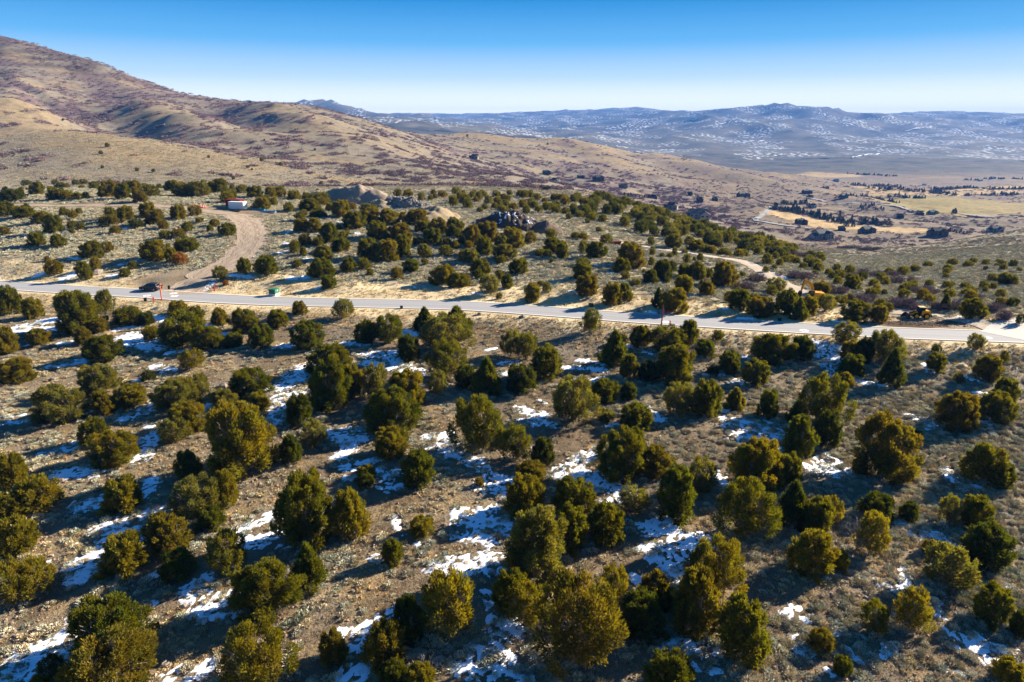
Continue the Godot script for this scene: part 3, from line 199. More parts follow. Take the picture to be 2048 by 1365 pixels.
# snow streaks: from east, forward to east, forward, half width
const SNOW := [
	[-101.3,132.9,-96.6,139.4,1.5],[-99.8,131.8,-92.7,132.6,1.2],[-93.4,122,-91.5,123.9,0.5],[-86.5,123.9,-84.2,125.3,0.7],[-79.8,132.4,-77,134.5,0.7],[-75.8,126.4,-67,121.8,1.7],
	[-75.7,129.3,-69.6,126.5,1.2],[-76,139.8,-73.4,138.7,1.2],[-63.2,135,-62.1,134.7,0.5],[-58.1,130.1,-56.2,129.7,0.6],[-80.8,111.8,-76.1,114.4,1],[-79.8,112.7,-76.9,115.3,0.8],
	[-62.2,112.1,-58.3,109.6,1],[-63.4,119.1,-60.5,121,0.7],[-61.9,105.4,-61.4,105.4,0.5],[-62.6,111.3,-58.4,110.4,0.8],[-44,122.3,-41.9,122.7,1.1],[-70.9,100.7,-68.2,99.4,0.6],
	[-63.6,93.4,-63.2,94,0.5],[-56.6,91.4,-53.8,94.2,1],[-56.3,90.8,-55.1,96.7,0.4],[-52.5,89.1,-51.5,88.6,0.5],[-60.6,80.8,-58.6,83.3,1.1],[-55.2,75.3,-53.2,77.8,1.3],
	[-50.9,83.6,-49.3,85,1.4],[-48.1,79.9,-49.8,86.5,1.1],[-34.4,90.3,-35.3,98,1.3],[-37.7,101.9,-34.7,107.8,1.6],[-36.3,99.2,-33.3,102,1.1],[-37.6,107.7,-35.7,112.5,1.5],
	[-45.9,94.2,-45.9,95.4,0.7],[-25.6,86.8,-22.7,85.3,1.2],[-22.4,80.2,-21.7,82.9,1.1],[-21.6,77.6,-20.5,77.6,0.7],[-73.4,89.7,-70.5,90.8,0.6],[-74.2,92,-72.1,92.5,0.3],
	[-32.5,122.8,-30.8,123.7,0.8],[-55.6,75.6,-52.3,76,1.3],[-49.3,68.6,-47.6,69.7,1.2],[-44.8,64.8,-40.9,67.7,1],[-44,58.5,-42.5,60.7,0.9],[-42.5,56.5,-41.8,58.5,1],
	[-43.3,63,-40.4,64.5,0.9],[-43.6,71.1,-44,74.5,0.9],[-38.9,61.8,-39,63.3,0.6],[-29.8,64,-26.9,67.5,0.8],[-28.4,62.2,-25.7,63.7,0.9],[-27.7,61.3,-25.8,61.9,0.4],
	[-24.3,61.6,-23.7,61.6,0.3],[-35.7,56.5,-35.1,57.5,0.4],[-31.3,55.1,-30,56.6,0.7],[-30.2,53.7,-28.4,54.6,0.7],[-28.8,52.1,-26.1,54.6,0.9],[-28.1,51.3,-25.2,51.9,0.4],
	[-41.5,46.7,-39,49.4,0.9],[-41.3,44.7,-37.5,47.1,1.3],[-41.6,44.5,-39,44.9,0.6],[-40,51,-39.6,51.2,0.4],[-28.2,44.8,-27.8,45.5,0.5],[-26.8,44.4,-25.3,46,0.7],
	[-33.7,53.2,-33.3,53.3,0.2],[-15.2,49.7,-14.9,49.7,0.4],[-13.8,44.5,-13.4,45.5,0.6],[-47.1,59,-46.8,59.2,0.1],[-21.2,129.3,-19.1,128.4,1],[-27.7,122.8,-30.8,123.7,1.1],
	[-26.6,117.5,-21.5,118.5,1.3],[-25.2,113.4,-16,109.7,1.5],[-22,116,-17.2,110.4,1.6],[-5,120.7,-2.8,122.1,0.4],[-1.7,114.1,0.7,114.9,0.8],[-1.7,109.9,-0.5,107.5,0.7],
	[9,112.1,16,110.5,0.9],[12,115.2,15.8,113.5,0.8],[12.8,105.3,15.2,106.8,0.6],[21.6,122,22.8,121.6,0.7],[24.3,118.8,25,118,0.5],[1.1,95.2,4.4,92.9,1.1],
	[1.8,91.2,5.8,90.2,1.1],[4.1,98.3,5.1,97.1,0.2],[-11.9,85.4,-8.7,86.4,0.8],[-11.6,83,-10.3,83.5,0.6],[-9.6,85.9,-8.3,82.1,1.2],[-7.8,81.2,-4.6,79.5,1],
	[-6.4,80.3,-3.2,77,0.8],[-3.6,77.8,-2.9,75.8,0.6],[7,77.6,10.8,82.1,1.1],[7.1,76.4,11.8,75.7,2],[13.6,89.5,15.2,90.4,0.6],[20.4,96,21.6,92.7,1.1],
	[-23.7,87.8,-21.4,88.4,0.8],[-22.7,84.3,-20.6,85.3,1.2],[-19.8,78.5,-17.8,79.3,0.7],[-20.6,77.2,-14.4,76,0.7],[-1.4,75.8,-0.1,75.4,0.4],[-32.6,123.3,-30.6,122.8,0.8],
	[-19.9,75.1,-14.5,76.4,0.7],[-15.5,72.8,-14,73.2,0.9],[-15.3,75.1,-14.5,75.2,0.5],[-2.5,76.1,0.1,74.9,0.9],[-3.2,73.4,-0.9,72.3,1.1],[-5.9,68,-2.1,68.7,0.8],
	[-5.5,66.7,-0.7,65.4,1.3],[-5.6,63.8,-2.7,63.6,0.9],[-7.3,58.7,-2.4,59.9,1.2],[-6.9,57.7,-2.7,58,0.7],[-2.5,62.1,-2.1,62.4,0.5],[-1.5,57.8,-1,58,0.4],
	[6.9,76.3,10.4,75.2,1.5],[9.9,74.4,14.1,73.4,1.1],[10.5,70.3,14.2,72.2,0.8],[14.8,65.7,17.2,67.1,0.8],[14.6,64.5,17.8,65.5,0.8],[14.1,61.8,19.2,63.7,0.8],
	[14.5,60.1,18.2,59.6,0.9],[15.4,58.8,17.3,58,0.9],[12.3,56.9,13.5,56.7,0.6],[17,61.3,18.6,61.9,0.8],[-13.7,49.9,-10.5,52.4,0.6],[-13.4,47.9,-12.5,49.1,0.6],
	[-13.8,45.1,-12.4,45.5,0.7],[-13.8,44.5,-12.3,44.4,0.5],[-2.7,54.8,-2.1,54.8,0.3],[-2.2,53.9,-2.1,49.7,0.3],[-1.6,48.9,0.4,50,0.9],[-1,50.8,-0.1,49.8,0.5],
	[-4.4,45.9,-3,46.6,0.7],[-2.9,45,-0.1,45.7,0.7],[-2,47.8,-0.7,48.7,0.6],[-3.5,48.1,-3,48,0.5],[-0.7,47.2,0.2,46.8,0.5],[0,45,1.3,44.5,0.5],
	[13.1,47.9,15.4,48.9,0.5],[13.4,47.1,15.1,47.7,0.4],[-13.3,66.9,-12.6,64.7,0.3],[-14.4,59.8,-13.7,59.5,0.5],[-10.2,62.2,-9.8,62,0.2],[-11.7,63.8,-11.5,63.8,0.2],
	[55.2,119.8,59.1,117.9,1.6],[55.7,117.1,57.8,114.9,1.6],[55.3,114,56.3,110.6,1.5],[54.4,109.6,55.7,109.4,0.5],[36.7,107.2,39.4,106.8,1],[42,117,42.9,115.7,0.5],
	[33,109.6,36,109.9,0.4],[32.2,95.7,33,97.5,0.6],[31.6,92.8,34.5,92.5,1.1],[31.9,91.2,34,88.7,1.3],[33,87.6,37.3,88.9,2.3],[35.5,90.9,38,92.2,1.1],
	[35.9,86.3,36.2,83.9,0.8],[39.1,79.1,42.8,81.5,1.1],[40.9,81.9,42.7,83.4,0.6],[41.2,78,43.7,79,0.9],[38.2,80.2,38.8,80,0.4],[57.9,107.3,61.2,105.7,0.9],
	[71.3,111.9,71.1,108.9,0.5],[60.7,95,62.1,92.4,0.9],[60.7,91.4,62.5,91.4,0.4],[75.7,107,76.9,105.8,0.5],[74.6,102,76.1,101.7,0.4],[70.7,94.8,70.7,93.3,0.9],
	[56.7,79.6,57.3,78.4,0.8],[67.6,84.8,66,81.7,0.4],[69.4,90.4,69.9,90.4,0.2],[26.1,77.1,26.5,74.3,0.9],[17.6,64.2,21.2,63.7,0.8],[17,61.8,20.8,62.5,0.8],
	[16.7,60.1,17.2,58,0.9],[16.4,57.5,16.7,56.7,0.6],[43.9,68.6,44,66.9,1],[43.8,66.6,44.5,64.7,0.6],[45.6,65.4,47.2,65.1,0.8],[47,64.8,47.8,63.6,0.3],
	[55.6,78.2,56.1,75.4,0.6],[57.5,75.9,58.5,75.5,0.4],[39.7,59,38.9,56.6,0.4],[37.5,55.8,40.4,55.9,0.6],[39.6,56.9,40.4,55.9,0.4],[40.1,55,40.7,54.3,0.3],
	[39.6,53.8,39.6,52.4,0.4],[39.3,50.4,41.3,49.7,0.5],[39.9,49.4,40.4,48,0.5],[41.9,50.3,40.2,46.9,0.3],[41.7,48.9,43.5,48.3,0.6],[40.9,47.5,41.7,47.1,0.3],
	[28.1,49.7,29.7,50.6,0.3],[25,49.5,25.4,48.7,0.4],[24.9,48.1,25.5,47.9,0.4],[31.8,47.5,33,48.6,0.4],[29.1,48.2,29.5,47,0.2],[30.1,48.6,30.2,48,0.2],
	[25.4,52.5,26.3,53.1,0.5],[26.5,51.8,26.8,51.6,0.3],[35.9,57.3,35.8,56.8,0.3],[36.7,56.6,37.1,56.3,0.3],[14,48.3,16.8,47.8,0.9],[15.1,46.1,15.3,45.7,0.2],
	[26.4,45.9,26.5,45.5,0.2],[38.3,48.8,38.5,48.6,0.3],[49.1,56.5,49.8,56,0.7],[48.8,57.3,49.1,57.1,0.2],[26.8,57,27,56.9,0.2],[16.2,45.4,17.1,45.5,0.2],
	[21.5,44.5,21.6,44.5,0.2],[36.4,46.1,37.3,45.7,0.2],[-124,174.1,-122.7,175.5,0.5],[-115.4,171.6,-113.9,175,0.9],[-122.4,186.3,-118.5,186.9,0.7],[-104.4,172.4,-101.7,173,0.4],
	[-106.2,182.4,-103.2,185.6,0.4],[-74,160.7,-74.1,166.2,0.7],[-72.2,171,-65.9,169.2,0.8],[-55.4,167.6,-51.8,168.4,0.8],[-67,190.1,-63.6,191.7,0.6],[-71.4,213.7,-70.4,219.1,0.9],
	[-68.6,203.1,-65.9,200.9,0.7],[-78.3,237.4,-76,239.7,0.5],[-123.3,217,-121.8,218.2,0.5],[-47.4,159.9,-46.3,160.7,0.3],[-57,185.2,-54.9,184.4,0.5],[-142.1,197.2,-140.6,197.2,0.3],
	[-23.3,162.5,-21.1,164.4,0.6],[-9.2,156.2,-7.2,155.9,0.3],[-49.3,216.6,-44.4,210.9,0.7],[-61.2,238.8,-56.1,232,0.7],[17,198.5,20.1,194.2,0.4],[23.2,183.3,27.1,184.3,0.6],
	[13,154.2,15,154.1,0.3],[24.3,173.7,26.2,174.2,0.3],[-2.7,177.3,-0.5,175.1,0.3],[46.9,135.5,49.8,135.5,0.4],[73.6,187.2,74.2,179.4,0.5],[65.5,133.5,69.1,131.7,0.3],
	[94.1,138.7,94.5,136.3,0.4],[44.8,141.5,46.4,141.6,0.3],[29.4,140.4,31.2,139.7,0.3],
]

const SPRUCES := [
	[386.1,1013.8,11],[384.5,1002.9,11],[390.8,1004.5,6.9],[392.7,1000.5,6.2],[392.2,990.5,8.7],[398,996.6,8.3],[405.1,998.2,6],[409.8,1006.1,11],
	[411.9,999.4,11.1],[412,990.6,11],[422.2,1000,8.4],[417.9,985,7.2],[425.6,994.3,6.6],[430.2,991.3,8],[431.1,987.3,7.5],[431,976.9,6.8],
	[438.8,983.3,6.4],[425.9,964,6.1],[430.2,959.2,6.3],[439.5,968.2,10.4],[435.8,948,6.5],[441.9,944.8,8.9],[448.3,947.1,7.2],[452.9,940.5,9.3],
	[449.6,925.5,7.2],[452.2,923.3,8.6],[458.8,921.4,10.1],[470.9,1211,5.2],[483.8,1236,9.3],[474,1207.1,8.3],[477.5,1207.1,8],[478.9,1201.5,8],
	[481.8,1197.7,6.2],[485,1199.1,6],[500.4,1224.8,9.1],[495.9,1207.9,8.1],[601.1,1190.2,7.3],[595,1171.2,8],[612.7,1197.9,6.2],[610.5,1181.5,5.9],
	[620.2,1192.5,7.5],[625,1193.7,6.9],[608.4,1154.3,5.8],[611.4,1153.2,5.1],[627.3,1173.3,6],[629.5,1169,5.6],[506.9,1217.4,8.3],[511,1219.9,6.6],
	[514.4,1217.4,8.2],[517.1,1216.4,9.8],[510.7,1196.3,6.5],[509.9,1186.4,8],[18.6,532.5,2.2],[21,531.2,3.5],[23.6,553.3,2.8],[24.1,531.5,4],
	[27.3,529.8,2.9],[29.3,544.8,2.6],[32.7,554,2.6],[161.5,997.9,6.9],[170.5,1019.3,7.3],[173.1,1012.7,7.4],[180.5,1035.3,4.3],[181.2,1017.2,5.9],
	[192.1,1045.1,4.8],[193.3,1028.9,5.5],[199.1,1042.5,6.6],[207,1049.8,7.3],[715.5,1118.5,8.2],[703.3,1094.3,9.5],[706.1,1095.5,6.8],[543.4,852,3.7],
	[543.1,847.9,6.2],[551.3,852,4.6],[546.4,839.4,4.3],[552.3,843.1,3.7],[561.8,855.1,4.5],[555,839,4.2],[559.1,839.8,4.8],
]

const HOUSES := [
	[71.2,1131.3,21,0],[116.3,1195.7,15,1],[144.8,1169.4,20,2],[184.1,1146.3,16,0],[60.1,1240,18,1],[219.6,1067.3,15,2],[210.6,905.9,21,0],[221.8,821.5,35,3],
	[382.7,912,19,1],[426.1,885.5,12,1],[446.8,861.6,21,2],[361.2,798.8,27,3],[520.1,834.4,23,2],[620.9,879.2,19,3],[25.1,529.7,6,4],[293.4,1082.9,17,1],
	[333.4,1134.3,16,4],[407.7,1231.5,27,4],[867.2,1868.9,17,5],[654.3,1133.5,12,5],[682,1117.6,18,3],[635.1,1071.7,17,4],[593.3,1052.5,14,1],[-62.1,1182.5,18,0],
	[597,1412.2,24,4],[578.5,1343.5,15,2],[724.6,1612.7,17,0],[519.3,1189.9,14,5],[293.3,1145.5,12,1],[632.1,1325.9,19,2],[1505.2,2248.3,16,5],[1614.1,2350.3,20,5],
	[1166,1974,11,5],
]

const THICKETS := [
	[78,182.6,4.8,0],[65,177.1,2.6,0],[58.3,166.6,2.5,0],[81.2,153,3.5,1],[78.2,161.3,2.4,0],[113.1,207.4,5.4,1],[102.2,163.9,3.7,1],[88.9,147.1,2.8,1],
	[99.3,145.1,2.2,1],[103,141,1.9,1],[94.1,145.2,1.9,1],[101,200.2,3,1],[350.5,714.3,8,2],[224.4,425,8,2],[136.5,408,8,2],[77.6,165,1.9,0],
	[85.8,148.1,1.7,1],[109.5,156.9,2.4,1],[99.7,132.9,1.5,1],[111.5,192,3.6,1],[84.9,308.7,5.6,2],[111.7,262.2,5.8,2],
]

var rng := RandomNumberGenerator.new()
var names := {}
var weights := PackedFloat64Array()
var grids := []
var n_small := FastNoiseLite.new()
var n_mid := FastNoiseLite.new()
var n_big := FastNoiseLite.new()
var n_fold := FastNoiseLite.new()
var n_patch := FastNoiseLite.new()
var mats := {}
var snow_field := PackedFloat32Array()
const SNOW_X0 := -125.0
const SNOW_D0 := 36.0
const SNOW_CELL := 0.2
const SNOW_NX := 1250
const SNOW_ND := 1075

func _ready() -> void:
	rng.seed = 11
	view_and_light()
	make_noises()
	print("survey"); solve_survey()
	print("terrain"); build_terrain()
	print("roads"); build_roads()
	print("snow"); build_snow()
	print("mounds"); build_mounds()
	print("objects"); build_objects()
	print("houses"); build_houses()
	print("trees"); build_trees()
	print("shrubs"); build_shrubs()
	print("done ", Time.get_ticks_msec() / 1000.0)

# ---------------------------------------------------------------- camera, sky, sun
func view_and_light() -> void:
	var cam := Camera3D.new()
	cam.name = "camera"
	cam.fov = 53.13
	cam.near = 0.5
	cam.far = 60000.0
	cam.position = Vector3(0, CAMERA_HEIGHT, 0)
	cam.rotation_degrees = Vector3(-17.58, 0, 0)
	add_child(cam)
	var env := Environment.new()
	env.background_mode = Environment.BG_SKY
	var sm := PanoramaSkyMaterial.new()
	sm.panorama = clear_sky()
	sm.energy_multiplier = 1.0
	var sky := Sky.new()
	sky.sky_material = sm
	env.sky = sky
	env.background_energy_multiplier = 0.31
	env.tonemap_mode = Environment.TONE_MAPPER_LINEAR
	env.tonemap_exposure = 3.2
	env.fog_enabled = true
	env.fog_density = 0.000062
	env.fog_light_color = Color(0.32, 0.63, 1.0)
	env.sdfgi_enabled = true
	env.ssao_enabled = true
	env.ssil_enabled = true
	var we := WorldEnvironment.new()
	we.name = "world_environment"
	we.environment = env
	add_child(we)
	var sun := DirectionalLight3D.new()
	sun.name = "sun"
	sun.light_energy = 1.6
	sun.light_color = Color(1.0, 0.945, 0.86)
	sun.light_angular_distance = 0.5
	sun.shadow_enabled = true
	var a := deg_to_rad(SUN_AZIMUTH)
	var e := deg_to_rad(SUN_HEIGHT)
	var to_sun := Vector3(cos(a) * cos(e), sin(e), -sin(a) * cos(e))
	add_child(sun)
	sun.look_at_from_position(to_sun * 100.0, Vector3.ZERO, Vector3.UP)

# a cloudless winter sky: pale at the horizon, deep blue overhead, the same all round
func clear_sky() -> ImageTexture:
	var stops := [[-90.0, 0.30, 0.25, 0.19], [-1.0, 0.52, 0.52, 0.50], [0.0, 2.0, 1.75, 1.45], [1.5, 1.45, 1.40, 1.30], [3.5, 0.66, 0.88, 1.06], [6.0, 0.16, 0.52, 0.95], [9.0, 0.03, 0.30, 0.75], [18.0, 0.02, 0.19, 0.55], [45.0, 0.018, 0.13, 0.40], [90.0, 0.015, 0.095, 0.31]]
	var im := Image.create(512, 1024, false, Image.FORMAT_RGBF)
	for y in 1024:
		var e := 90.0 - (y + 0.5) * 180.0 / 1024.0
		var c := Color()
		for k in stops.size() - 1:
			if e >= stops[k][0] and e <= stops[k + 1][0]:
				var t: float = (e - stops[k][0]) / (stops[k + 1][0] - stops[k][0])
				c = Color(stops[k][1], stops[k][2], stops[k][3]).lerp(Color(stops[k + 1][1], stops[k + 1][2], stops[k + 1][3]), t)
		im.fill_rect(Rect2i(0, y, 512, 1), c)
	return ImageTexture.create_from_image(im)

# ---------------------------------------------------------------- small helpers
func numbered(called: String) -> String:
	if not names.has(called):
		names[called] = 0
		return called
	names[called] += 1
	return "%s_%03d" % [called, names[called]]

func tag(o: Node, label: String, category: String, group := "", kind := "") -> void:
	o.set_meta("label", label)
	o.set_meta("category", category)
	if group: o.set_meta("group", group)
	if kind: o.set_meta("kind", kind)

func thing(called: String, label: String, category: String, at: Vector3, turn := 0.0, group := "") -> Node3D:
	var o := Node3D.new()
	o.name = numbered(called)
	add_child(o)
	o.position = at
	o.rotation.y = turn
	tag(o, label, category, group)
	return o

func part(parent: Node, called: String, mesh: Mesh, m: Material, at := Vector3.ZERO, turn := Vector3.ZERO) -> MeshInstance3D:
	var o := MeshInstance3D.new()
	o.name = called if parent != self else numbered(called)
	o.mesh = mesh
	o.material_override = m
	parent.add_child(o, true)
	o.position = at
	o.rotation = turn
	return o

func ground_piece(called: String, mesh: Mesh, m: Material, label: String, category: String, kind := "structure") -> MeshInstance3D:
	var o := part(self, called, mesh, m)
	tag(o, label, category, "", kind)
	return o

func lin(r: float, g: float, b: float) -> Color:
	return Color(r, g, b).linear_to_srgb()

func mat(key: String, c: Color, rough := 0.9, metal := 0.0) -> StandardMaterial3D:
	if mats.has(key): return mats[key]
	var m := StandardMaterial3D.new()
	m.resource_name = key
	m.albedo_color = c
	m.roughness = rough
	m.metallic = metal
	m.metallic_specular = 0.35
	mats[key] = m
	return m

func noise_tex(seed_: int, freq: float, ramp: Array, size := 512, octaves := 4, kind := FastNoiseLite.TYPE_SIMPLEX_SMOOTH) -> NoiseTexture2D:
	var n := FastNoiseLite.new()
	n.seed = seed_
	n.frequency = freq
	n.noise_type = kind
	n.fractal_octaves = octaves
	var t := NoiseTexture2D.new()
	t.width = size
	t.height = size
	t.seamless = true
	t.noise = n
	var g := Gradient.new()
	var offs := PackedFloat32Array()
	var cols := PackedColorArray()
	for e in ramp:
		offs.append(e[0])
		cols.append(e[1])
	g.offsets = offs
	g.colors = cols
	t.color_ramp = g
	return t

func grey(v: float) -> Color:
	return Color(v, v, v)

# grows a mesh out of boxes, tubes and plates; flat shaded
class Shape:
	var v := PackedVector3Array()
	var c := PackedColorArray()
	var col := Color(1, 1, 1)
	var x := Transform3D()
	func tri(a: Vector3, b: Vector3, d: Vector3) -> void:
		v.append(x * a); v.append(x * b); v.append(x * d)
		c.append(col); c.append(col); c.append(col)
	func quad(a: Vector3, b: Vector3, d: Vector3, e: Vector3) -> void:
		tri(a, b, d); tri(a, d, e)
	# a box with chamfered upright edges when bev > 0
	func box(p: Vector3, s: Vector3, bev := 0.0) -> void:
		var h := s / 2.0
		if bev <= 0.0:
			prism([Vector2(-h.x, -h.z), Vector2(h.x, -h.z), Vector2(h.x, h.z), Vector2(-h.x, h.z)], p.y - h.y, p.y + h.y, Vector2(p.x, p.z))
			return
		var o := [Vector2(-h.x + bev, -h.z), Vector2(h.x - bev, -h.z), Vector2(h.x, -h.z + bev), Vector2(h.x, h.z - bev), Vector2(h.x - bev, h.z), Vector2(-h.x + bev, h.z), Vector2(-h.x, h.z - bev), Vector2(-h.x, -h.z + bev)]
		var k := (h.x - bev) / h.x
		var kz := (h.z - bev) / h.z
		loft([ring(o, 1.0, 1.0, p.y - h.y, p), ring(o, 1.0, 1.0, p.y + h.y - bev, p), ring(o, k, kz, p.y + h.y, p)], true)
	func ring(o: Array, kx: float, kz: float, y: float, p: Vector3) -> PackedVector3Array:
		var r := PackedVector3Array()
		for q in o: r.append(Vector3(p.x + q.x * kx, y, p.z + q.y * kz))
		return r
	func loft(rings: Array, caps := true) -> void:
		for k in rings.size() - 1:
			var a: PackedVector3Array = rings[k]
			var b: PackedVector3Array = rings[k + 1]
			var n := a.size()
			for i in n:
				var j := (i + 1) % n
				quad(a[i], a[j], b[j], b[i])
		if caps:
			for r in [rings[0], rings[-1]]:
				for i in range(1, r.size() - 1): tri(r[0], r[i], r[i + 1])
	func prism(poly: Array, y0: float, y1: float, at := Vector2.ZERO) -> void:
		var a := PackedVector3Array()
		var b := PackedVector3Array()
		for q in poly:
			a.append(Vector3(at.x + q.x, y0, at.y + q.y)); b.append(Vector3(at.x + q.x, y1, at.y + q.y))
		loft([a, b], true)
	# a side outline (x, y) pushed through z
	func plate(poly: Array, z0: float, z1: float) -> void:
		var a := PackedVector3Array()
		var b := PackedVector3Array()
		var pts := PackedVector2Array()
		for q in poly:
			a.append(Vector3(q.x, q.y, z0)); b.append(Vector3(q.x, q.y, z1)); pts.append(q)
		loft([a, b], false)
		var idx := Geometry2D.triangulate_polygon(pts)
		for k in range(0, idx.size(), 3):
			tri(a[idx[k]], a[idx[k + 1]], a[idx[k + 2]]); tri(b[idx[k]], b[idx[k + 1]], b[idx[k + 2]])
	func tube(p: Vector3, q: Vector3, r0: float, r1: float, sides := 6, caps := true) -> void:
		var ax := (q - p).normalized()
		var u := ax.cross(Vector3(0.31, 0.9, 0.17)).normalized()
		if u.length() < 0.1: u = Vector3.RIGHT
		var w := ax.cross(u)
		var a := PackedVector3Array()
		var b := PackedVector3Array()
		for i in sides:
			var t := TAU * i / sides
			var o := u * cos(t) + w * sin(t)
			a.append(p + o * r0); b.append(q + o * r1)
		loft([a, b], caps)
	func mesh() -> ArrayMesh:
		var arr := []
		arr.resize(Mesh.ARRAY_MAX)
		arr[Mesh.ARRAY_VERTEX] = v
		arr[Mesh.ARRAY_COLOR] = c
		var m := ArrayMesh.new()
		m.add_surface_from_arrays(Mesh.PRIMITIVE_TRIANGLES, arr)
		return m

func on_ground(x: float, d: float, lift := 0.0) -> Vector3:
	return Vector3(x, height(x, d) + lift, -d)

# ---------------------------------------------------------------- terrain heights
func make_noises() -> void:
	var set_up := [[n_small, 3, 0.22, 3], [n_mid, 5, 0.045, 4], [n_big, 7, 0.006, 5], [n_fold, 9, 0.0011, 5], [n_patch, 13, 0.1, 3]]
	for e in set_up:
		e[0].seed = e[1]
		e[0].frequency = e[2]
		e[0].fractal_octaves = e[3]
		e[0].noise_type = FastNoiseLite.TYPE_SIMPLEX_SMOOTH
	n_fold.fractal_type = FastNoiseLite.FRACTAL_RIDGED

func reach_of(p: Array) -> float:
	return 0.03 * sqrt(p[0] * p[0] + p[1] * p[1]) + 4.0

func solve_survey() -> void:
	var n := SURVEY.size()
	var w := n + 3
	var rows := []
	for i in n + 3:
		var r := PackedFloat64Array()
		r.resize(w + 1)
		rows.append(r)
	for i in n:
		var p: Array = SURVEY[i]
		var r: PackedFloat64Array = rows[i]
		for j in n:
			var q: Array = SURVEY[j]
			var c := reach_of(q)
			r[j] = sqrt((p[0] - q[0]) ** 2 + (p[1] - q[1]) ** 2 + c * c) / 1000.0
		r[n] = 1.0
		r[n + 1] = p[0] / 1000.0
		r[n + 2] = p[1] / 1000.0
		r[w] = p[2]
		rows[i] = r
	for i in n:
		var p: Array = SURVEY[i]
		rows[n][i] = 1.0
		rows[n + 1][i] = p[0] / 1000.0
		rows[n + 2][i] = p[1] / 1000.0
	for k in w:
		var best := k
		for i in range(k + 1, w):
			if absf(rows[i][k]) > absf(rows[best][k]): best = i
		var t = rows[k]
		rows[k] = rows[best]
		rows[best] = t
		var rk: PackedFloat64Array = rows[k]
		for i in range(k + 1, w):
			var ri: PackedFloat64Array = rows[i]
			var f := ri[k] / rk[k]
			if f == 0.0: continue
			for j in range(k, w + 1): ri[j] -= f * rk[j]
			rows[i] = ri
	weights.resize(w)
	for k in range(w - 1, -1, -1):
		var s: float = rows[k][w]
		for j in range(k + 1, w): s -= rows[k][j] * weights[j]
		weights[k] = s / rows[k][k]
	var px := PackedFloat64Array()
	var pd := PackedFloat64Array()
	var pc := PackedFloat64Array()
	for p in SURVEY:
		px.append(p[0]); pd.append(p[1]); pc.append(reach_of(p) ** 2)
	for g in [[-280.0, -100.0, 10.0, 56, 58], [-1400.0, -200.0, 50.0, 62, 44], [-11500.0, -1000.0, 260.0, 98, 66]]:
		var h := PackedFloat32Array()
		var nx: int = g[3]
		var nd: int = g[4]
		h.resize(nx * nd)
		for b in nd:
			for a in nx:
				var x: float = g[0] + a * g[2]
				var d: float = g[1] + b * g[2]
				var s := weights[n] + weights[n + 1] * x / 1000.0 + weights[n + 2] * d / 1000.0
				for j in n:
					var u := x - px[j]
					var v := d - pd[j]
					s += weights[j] * sqrt(u * u + v * v + pc[j]) / 1000.0
				h[b * nx + a] = s
		grids.append([g[0], g[1], g[2], nx, nd, h])

func cubic(a: float, b: float, c: float, d: float, t: float) -> float:
	return b + 0.5 * t * (c - a + t * (2.0 * a - 5.0 * b + 4.0 * c - d + t * (3.0 * (b - c) + d - a)))

func survey_height(x: float, d: float) -> float:
	for g in grids:
		var fx: float = (x - g[0]) / g[2]
		var fd: float = (d - g[1]) / g[2]
		var nx: int = g[3]
		if fx < 1.0 or fd < 1.0 or fx >= nx - 3.0 or fd >= g[4] - 3.0: continue
		var ix := int(fx)
		var id := int(fd)
		var tx := fx - ix
		var td := fd - id
		var h: PackedFloat32Array = g[5]
		var o := (id - 1) * nx + ix - 1
		var r0 := cubic(h[o], h[o + 1], h[o + 2], h[o + 3], tx); o += nx
		var r1 := cubic(h[o], h[o + 1], h[o + 2], h[o + 3], tx); o += nx
		var r2 := cubic(h[o], h[o + 1], h[o + 2], h[o + 3], tx); o += nx
		var r3 := cubic(h[o], h[o + 1], h[o + 2], h[o + 3], tx)
		return cubic(r0, r1, r2, r3, td)
	return 0.0

func line_distance(line: Array, x: float, d: float) -> float:
	var best := 1e9
	for k in line.size() - 1:
		var ax: float = line[k][0]
		var ad: float = line[k][1]
		var bx: float = line[k + 1][0] - ax
		var bd: float = line[k + 1][1] - ad
		var t := clampf(((x - ax) * bx + (d - ad) * bd) / (bx * bx + bd * bd), 0.0, 1.0)
		var u := x - ax - t * bx
		var v := d - ad - t * bd
		best = minf(best, u * u + v * v)
	return sqrt(best)

func road_distance(x: float, d: float) -> float:
	if d < 85.0 or d > 215.0: return 99.0
	return line_distance(ROAD_LINE, x, d)

# spurs that run down the left hill and the gullies between them: lines of east, forward; half width; rise
const SPURS := [[[[-693, 980], [-601, 900], [-495, 800], [-411, 720], [-332, 650], [-266, 590]], 85.0, 17.0], [[[-575, 1130], [-498, 1050], [-432, 980], [-348, 880]], 75.0, 13.0], [[[-427, 1260], [-336, 1130], [-273, 1030], [-216, 930]], 70.0, 12.0], [[[-250, 1290], [-227, 1250], [-171, 1150]], 80.0, 6.0], [[[-706, 1150], [-631, 1040], [-518, 930], [-411, 840]], 70.0, -9.0], [[[-537, 1280], [-419, 1080], [-337, 950]], 60.0, -11.0], [[[-180, 1700], [-18, 1800], [113, 1800], [250, 1850], [372, 1900], [522, 1900], [615, 1880], [727, 1850]], 150.0, 9.0], [[[60, 1050], [180, 1080], [330, 1200], [470, 1420]], 90.0, -8.0], [[[150, 1780], [230, 1560], [270, 1380]], 75.0, 14.0], [[[430, 1880], [470, 1700], [500, 1560]], 80.0, 14.0], [[[-60, 1720], [20, 1500], [60, 1350]], 80.0, 8.0]]

func relief(x: float, d: float) -> float:
	if d < 480.0 or d > 2100.0 or x < -950.0 or x > 950.0: return 0.0
	var h := 0.0
	for s in SPURS:
		var r: float = line_distance(s[0], x, d) / s[1]
		if r < 2.5: h += s[2] * exp(-r * r)
	return h

